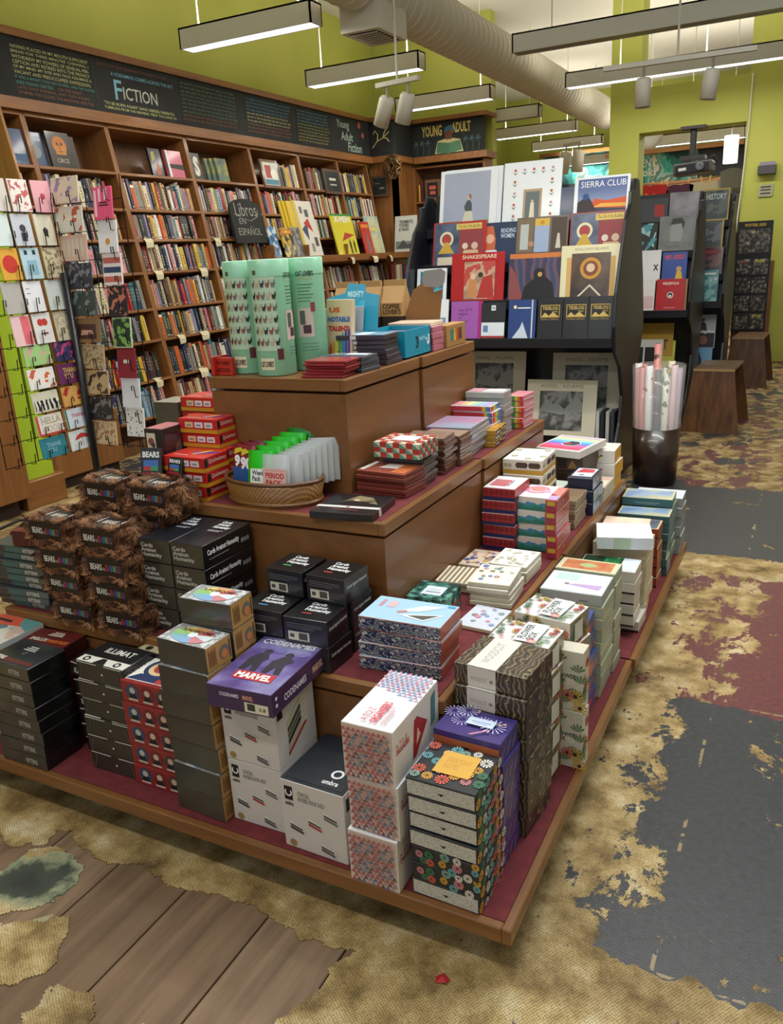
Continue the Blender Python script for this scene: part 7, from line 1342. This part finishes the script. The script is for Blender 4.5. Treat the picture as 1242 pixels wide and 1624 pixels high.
cover('framed_sign', 'wood-framed grey chalk sign on the corner panel', 'sign', -4.585, -4.355, 8.235, 2.06, .245, 0, K('#5b4230', .5), [('r', 'front', .12, .12, .88, .88, '#1e2423'), ('r', 'front', .2, .6, .5, .64, '#7a7a72'), ('r', 'front', .5, .36, .78, .42, '#9a988c')], .02)
cover('framed_sign', 'wood-framed black sign with red lettering near the disc', 'sign', -4.08, -3.88, 8.72, 2.0, .24, 0, K('#6a4a30', .5), [('r', 'front', .14, .14, .86, .86, '#1a1718'), ('r', 'front', .28, .52, .72, .7, '#b8544c'), ('r', 'front', .32, .28, .7, .44, '#b8544c')], .02)
dc = empty('woven_disc', 'round woven twig disc hanging on the corner panel', 'decoration', (-4.27, 8.2, 2.38), (PI / 2, 0, -.3)); TW_ = [mat(c, .5) for c in ('#5b4026', '#8a6a42', '#b59a6c', '#3a2716')]
q = random.Random(8); mb = MB()
for i in range(160):
    a, b = q.uniform(0, 2 * PI), q.uniform(.6, 2.6); r = .14
    p, s = Vector((r * math.cos(a), r * math.sin(a), q.uniform(-.02, .02))), Vector((r * math.cos(a + b), r * math.sin(a + b), q.uniform(-.02, .02)))
    mb.tube([p, (p + s) / 2 * .9 + Vector((0, 0, q.uniform(0, .03))), s], .004, TW_[i % 4], 4)
link('twigs', mb.mesh('twigs'), parent=dc, kind='stuff')
# face-out row on the wide ledge
ld = empty('display_ledge', 'wooden ledge carrying face-out comics below the shelves', 'shelf', (-4.30, 5.6, 1.355))
link('board', bevbox(-.14, .02, 0, 2.6, 0, .03, CASE2, .003, 'board'), parent=ld); link('lip', bevbox(.02, .035, 0, 2.6, -.02, .05, CASE2, .003, 'lip'), parent=ld)
for y in (.0, .62, 1.42): link('bracket', MB().box(-.14, .01, y, y + .025, .03, .16, CASE2).mesh('bracket'), parent=ld)
GL = 'face-out comics on the ledge'; z = 1.386
def ledge(label, y0, y1, h, m, pr=None, x=-4.315, name='comic_book'):
    w = y1 - y0; o = link(name, boxmesh(w, .016, h, m), (x, (y0 + y1) / 2, z), (-LA - .05, 0, PI / 2)); tag(o, label, 'book', GL)
    if pr: link('printed_design', design(label, pr, w, .016, h), parent=o)
CX = lambda *c: pat('voro', 26, [(i / len(c), k) for i, k in enumerate(c)], .4, coat=.3)
ledge('blue book with white swirls on the ledge', 5.64, 5.78, .31, CX('#24507f', '#4a86b8', '#c9d6e2'))
ledge('yellow and black COMICS book with crowded figures', 5.83, 6.03, .3, CX('#1c1a16', '#c9a92f', '#8d7a2c'), [('r', 'front', .05, .8, .95, .95, '#b8302a'), ('t', 'front', 'COMICS!', .1, .82, .9, .93, .04, '#e6c93a')], x=-4.30)
ledge('grey photographic book on the ledge', 6.06, 6.22, .31, CX('#6a6a68', '#8f8f8c', '#55545a'), x=-4.325)
ledge('large white book with collage pictures and yellow spine', 6.24, 6.58, .58, K('#dedbd4', .4), [('r', 'front', 0, 0, .12, 1, '#d9b92f'), ('p', 'front', [(.15, .5), (.5, .62), (.4, .3)], '#3a4a66'), ('p', 'front', [(.3, .6), (.75, .45), (.6, .7)], '#b8302a'), ('r', 'front', .5, .72, .7, .85, '#55545a'), ('r', 'front', .25, .78, .4, .9, '#6a6a68'), ('r', 'front', .7, .2, .88, .36, '#4a4a4c'), ('r', 'front', .45, .1, .6, .25, '#8f8f8c')], x=-4.33)
for i in range(3): ledge(['yellow-spined large book just behind the collage cover', 'second yellow-spined large book behind the collage cover', 'rearmost yellow-spined large book'][i], 6.14 - .04 * i, 6.46 - .04 * i, .575, K('#d9b92f', .4), None, -4.345 - .018 * i)
ledge('bright yellow X-MEN comic with small black silhouettes', 6.88, 7.34, .46, K('#d9cf2a', .35), [('t', 'front', 'X-MEN', .12, .8, .88, .95, .05, '#e9e6da'), ('p', 'front', [(.3, .35), (.95, .5), (.5, .56)], '#b8382a'), ('p', 'front', [(.62, .05), (.68, .05), (.7, .3), (.66, .42), (.6, .3)], '#1f2a1c'), ('p', 'front', [(.8, .08), (.86, .08), (.88, .3), (.84, .4), (.79, .3)], '#1f2a1c'), ('r', 'front', 0, .95, 1, 1, '#3f8f3a')], x=-4.31)
ledge('red book with a grey figure beside the yellow comic', 7.48, 7.70, .38, K('#b82a22', .4), [('r', 'front', .1, .82, .9, .92, '#d98a2f'), ('p', 'front', [(.35, .1), (.7, .1), (.62, .5), (.55, .7), (.45, .5)], '#77706a')], x=-4.30)
ledge('tall pale landscape book with a bicycle wheel', 7.68, 8.02, .45, pat('noise', 5, [(.3, '#8fa08c'), (.5, '#c9cba8'), (.65, '#8fb0b8')], .4, interp='LINEAR'), [('ring', 'front', .5, .25, .15, .18, '#d8c94a'), ('r', 'front', .3, .62, .7, .7, '#d9c96a')], x=-4.33)
cover('comic_book', 'white TENEMENTS, TOWERS and TRASH book', 'book', -4.27, -3.98, 8.16, 1.40, .42, 8, K('#c9cdc8', .4), [('t', 'front', 'TENEMENTS,\nTOWERS\n& TRASH', .2, .58, .85, .88, .03, '#26282a'), ('r', 'front', .05, .08, .95, .3, '#7d8486'), ('p', 'front', [(.1, .1), (.4, .34), (.6, .2), (.95, .3), (.95, .1)], '#4b4f50')], .02, group=GL)
l2 = empty('display_ledge', 'short wooden ledge in front of the corner panel', 'shelf', (-4.28, 8.06, 1.355))
link('board', bevbox(0, .5, 0, .19, 0, .03, CASE2, .003, 'board'), parent=l2); link('lip', bevbox(0, .5, -.015, 0, -.02, .05, CASE2, .003, 'lip'), parent=l2); link('support', MB().box(.02, .48, .03, .18, 0 - 1.355, 0, CASED).mesh('support'), parent=l2)
for zz_ in (1.08, .8): mass_row(-4.25, -3.82, 8.0, zz_, .24)
# arched chalkboard
arc = empty('arched_chalkboard', 'arched black chalkboard lettered Libros EN ESPANOL', 'chalkboard', (-4.36, 5.12, 1.54), (0, -LA, 0))
pts = [(0, 0), (.47, 0), (.47, .30)] + [(.235 + .235 * math.cos(a), .30 + .10 * math.sin(a)) for a in [i * PI / 10 for i in range(1, 10)]] + [(0, .30)]
link('board', MB().prism(pts, 'x', 0, .02, CB).mesh('board'), parent=arc)
mb = MB()
for s, y0, z0, y1, z1 in (('Libros', .07, .24, .40, .36), ('EN', .10, .17, .2, .22), ('ESPAÑOL', .06, .07, .41, .15)):
    vs, fs = textgeo(s, .0); mb.add([(.0215, y0 + (y1 - y0) * u, z0 + (z1 - z0) * v) for u, v in vs], fs, mat('#9a9c98', .9))
link('lettering', mb.mesh('lettering'), parent=arc)
link('flourish', MB().tube([(.021, .05, .26), (.021, .16, .22), (.021, .28, .2), (.021, .4, .24), (.021, .42, .3)], .003, mat('#9a9c98', .9), 5).mesh('flourish'), parent=arc)
# paper tags hanging over shelf edges
for i, (b, s, u) in enumerate(((2, 5, .08), (2, 4, .10), (2, 4, .72), (3, 5, .05), (3, 4, .04), (2, 2, .18), (2, 2, .5), (1, 1, .7), (2, 1, .35), (5, 4, .45), (6, 4, .1), (6, 4, .7))):
    y = UP[b] + u * (UP[b + 1] - UP[b]); p = lean_pt(.006 if b < 5 else .16, y, SHL[s])
    me = MESH.setdefault('shelf_tag', new_mesh('shelf_tag', [(-.06, 0, .004), (-.06, .1, .004), (.002, 0, .003), (.002, .1, .003), (.02, .004, -.02), (.016, .1, -.03), (.022, .01, -.07), (.02, .09, -.065), (.0, .01, -.07), (.0, .09, -.065)], [(0, 2, 3, 1), (2, 4, 5, 3), (4, 6, 7, 5)], [mat('#d8cfae', .7)]))
    o = link('shelf_talker', me, p, (0, 0, .15 * math.sin(i * 3))); tag(o, f'cream paper tag {"curling off" if i in (2, 6, 11) else "on"} the {SHS[s]} edge, bay {BAYNAME[b]}', 'paper tag', 'cream paper shelf tags')
# one red scrap on the floor
tag(link('paper_scrap', new_mesh('paper_scrap', [(0, 0, .001), (.02, .004, .006), (.024, .018, .001), (.008, .022, .008), (-.006, .012, .001), (.01, .01, .012)], [(0, 1, 5), (1, 2, 5), (2, 3, 5), (3, 4, 5), (4, 0, 5)], [mat('#b0202a', .5)]), (-.135, -.055, 0)), 'tiny crumpled red scrap on the floor by the table', 'scrap')
# books that were not built one by one
o = link('shelved_books', mass.mesh('shelved_books'), kind='stuff'); o['label'] = 'remaining rows of books filling the wooden shelves'; o['category'] = 'books'
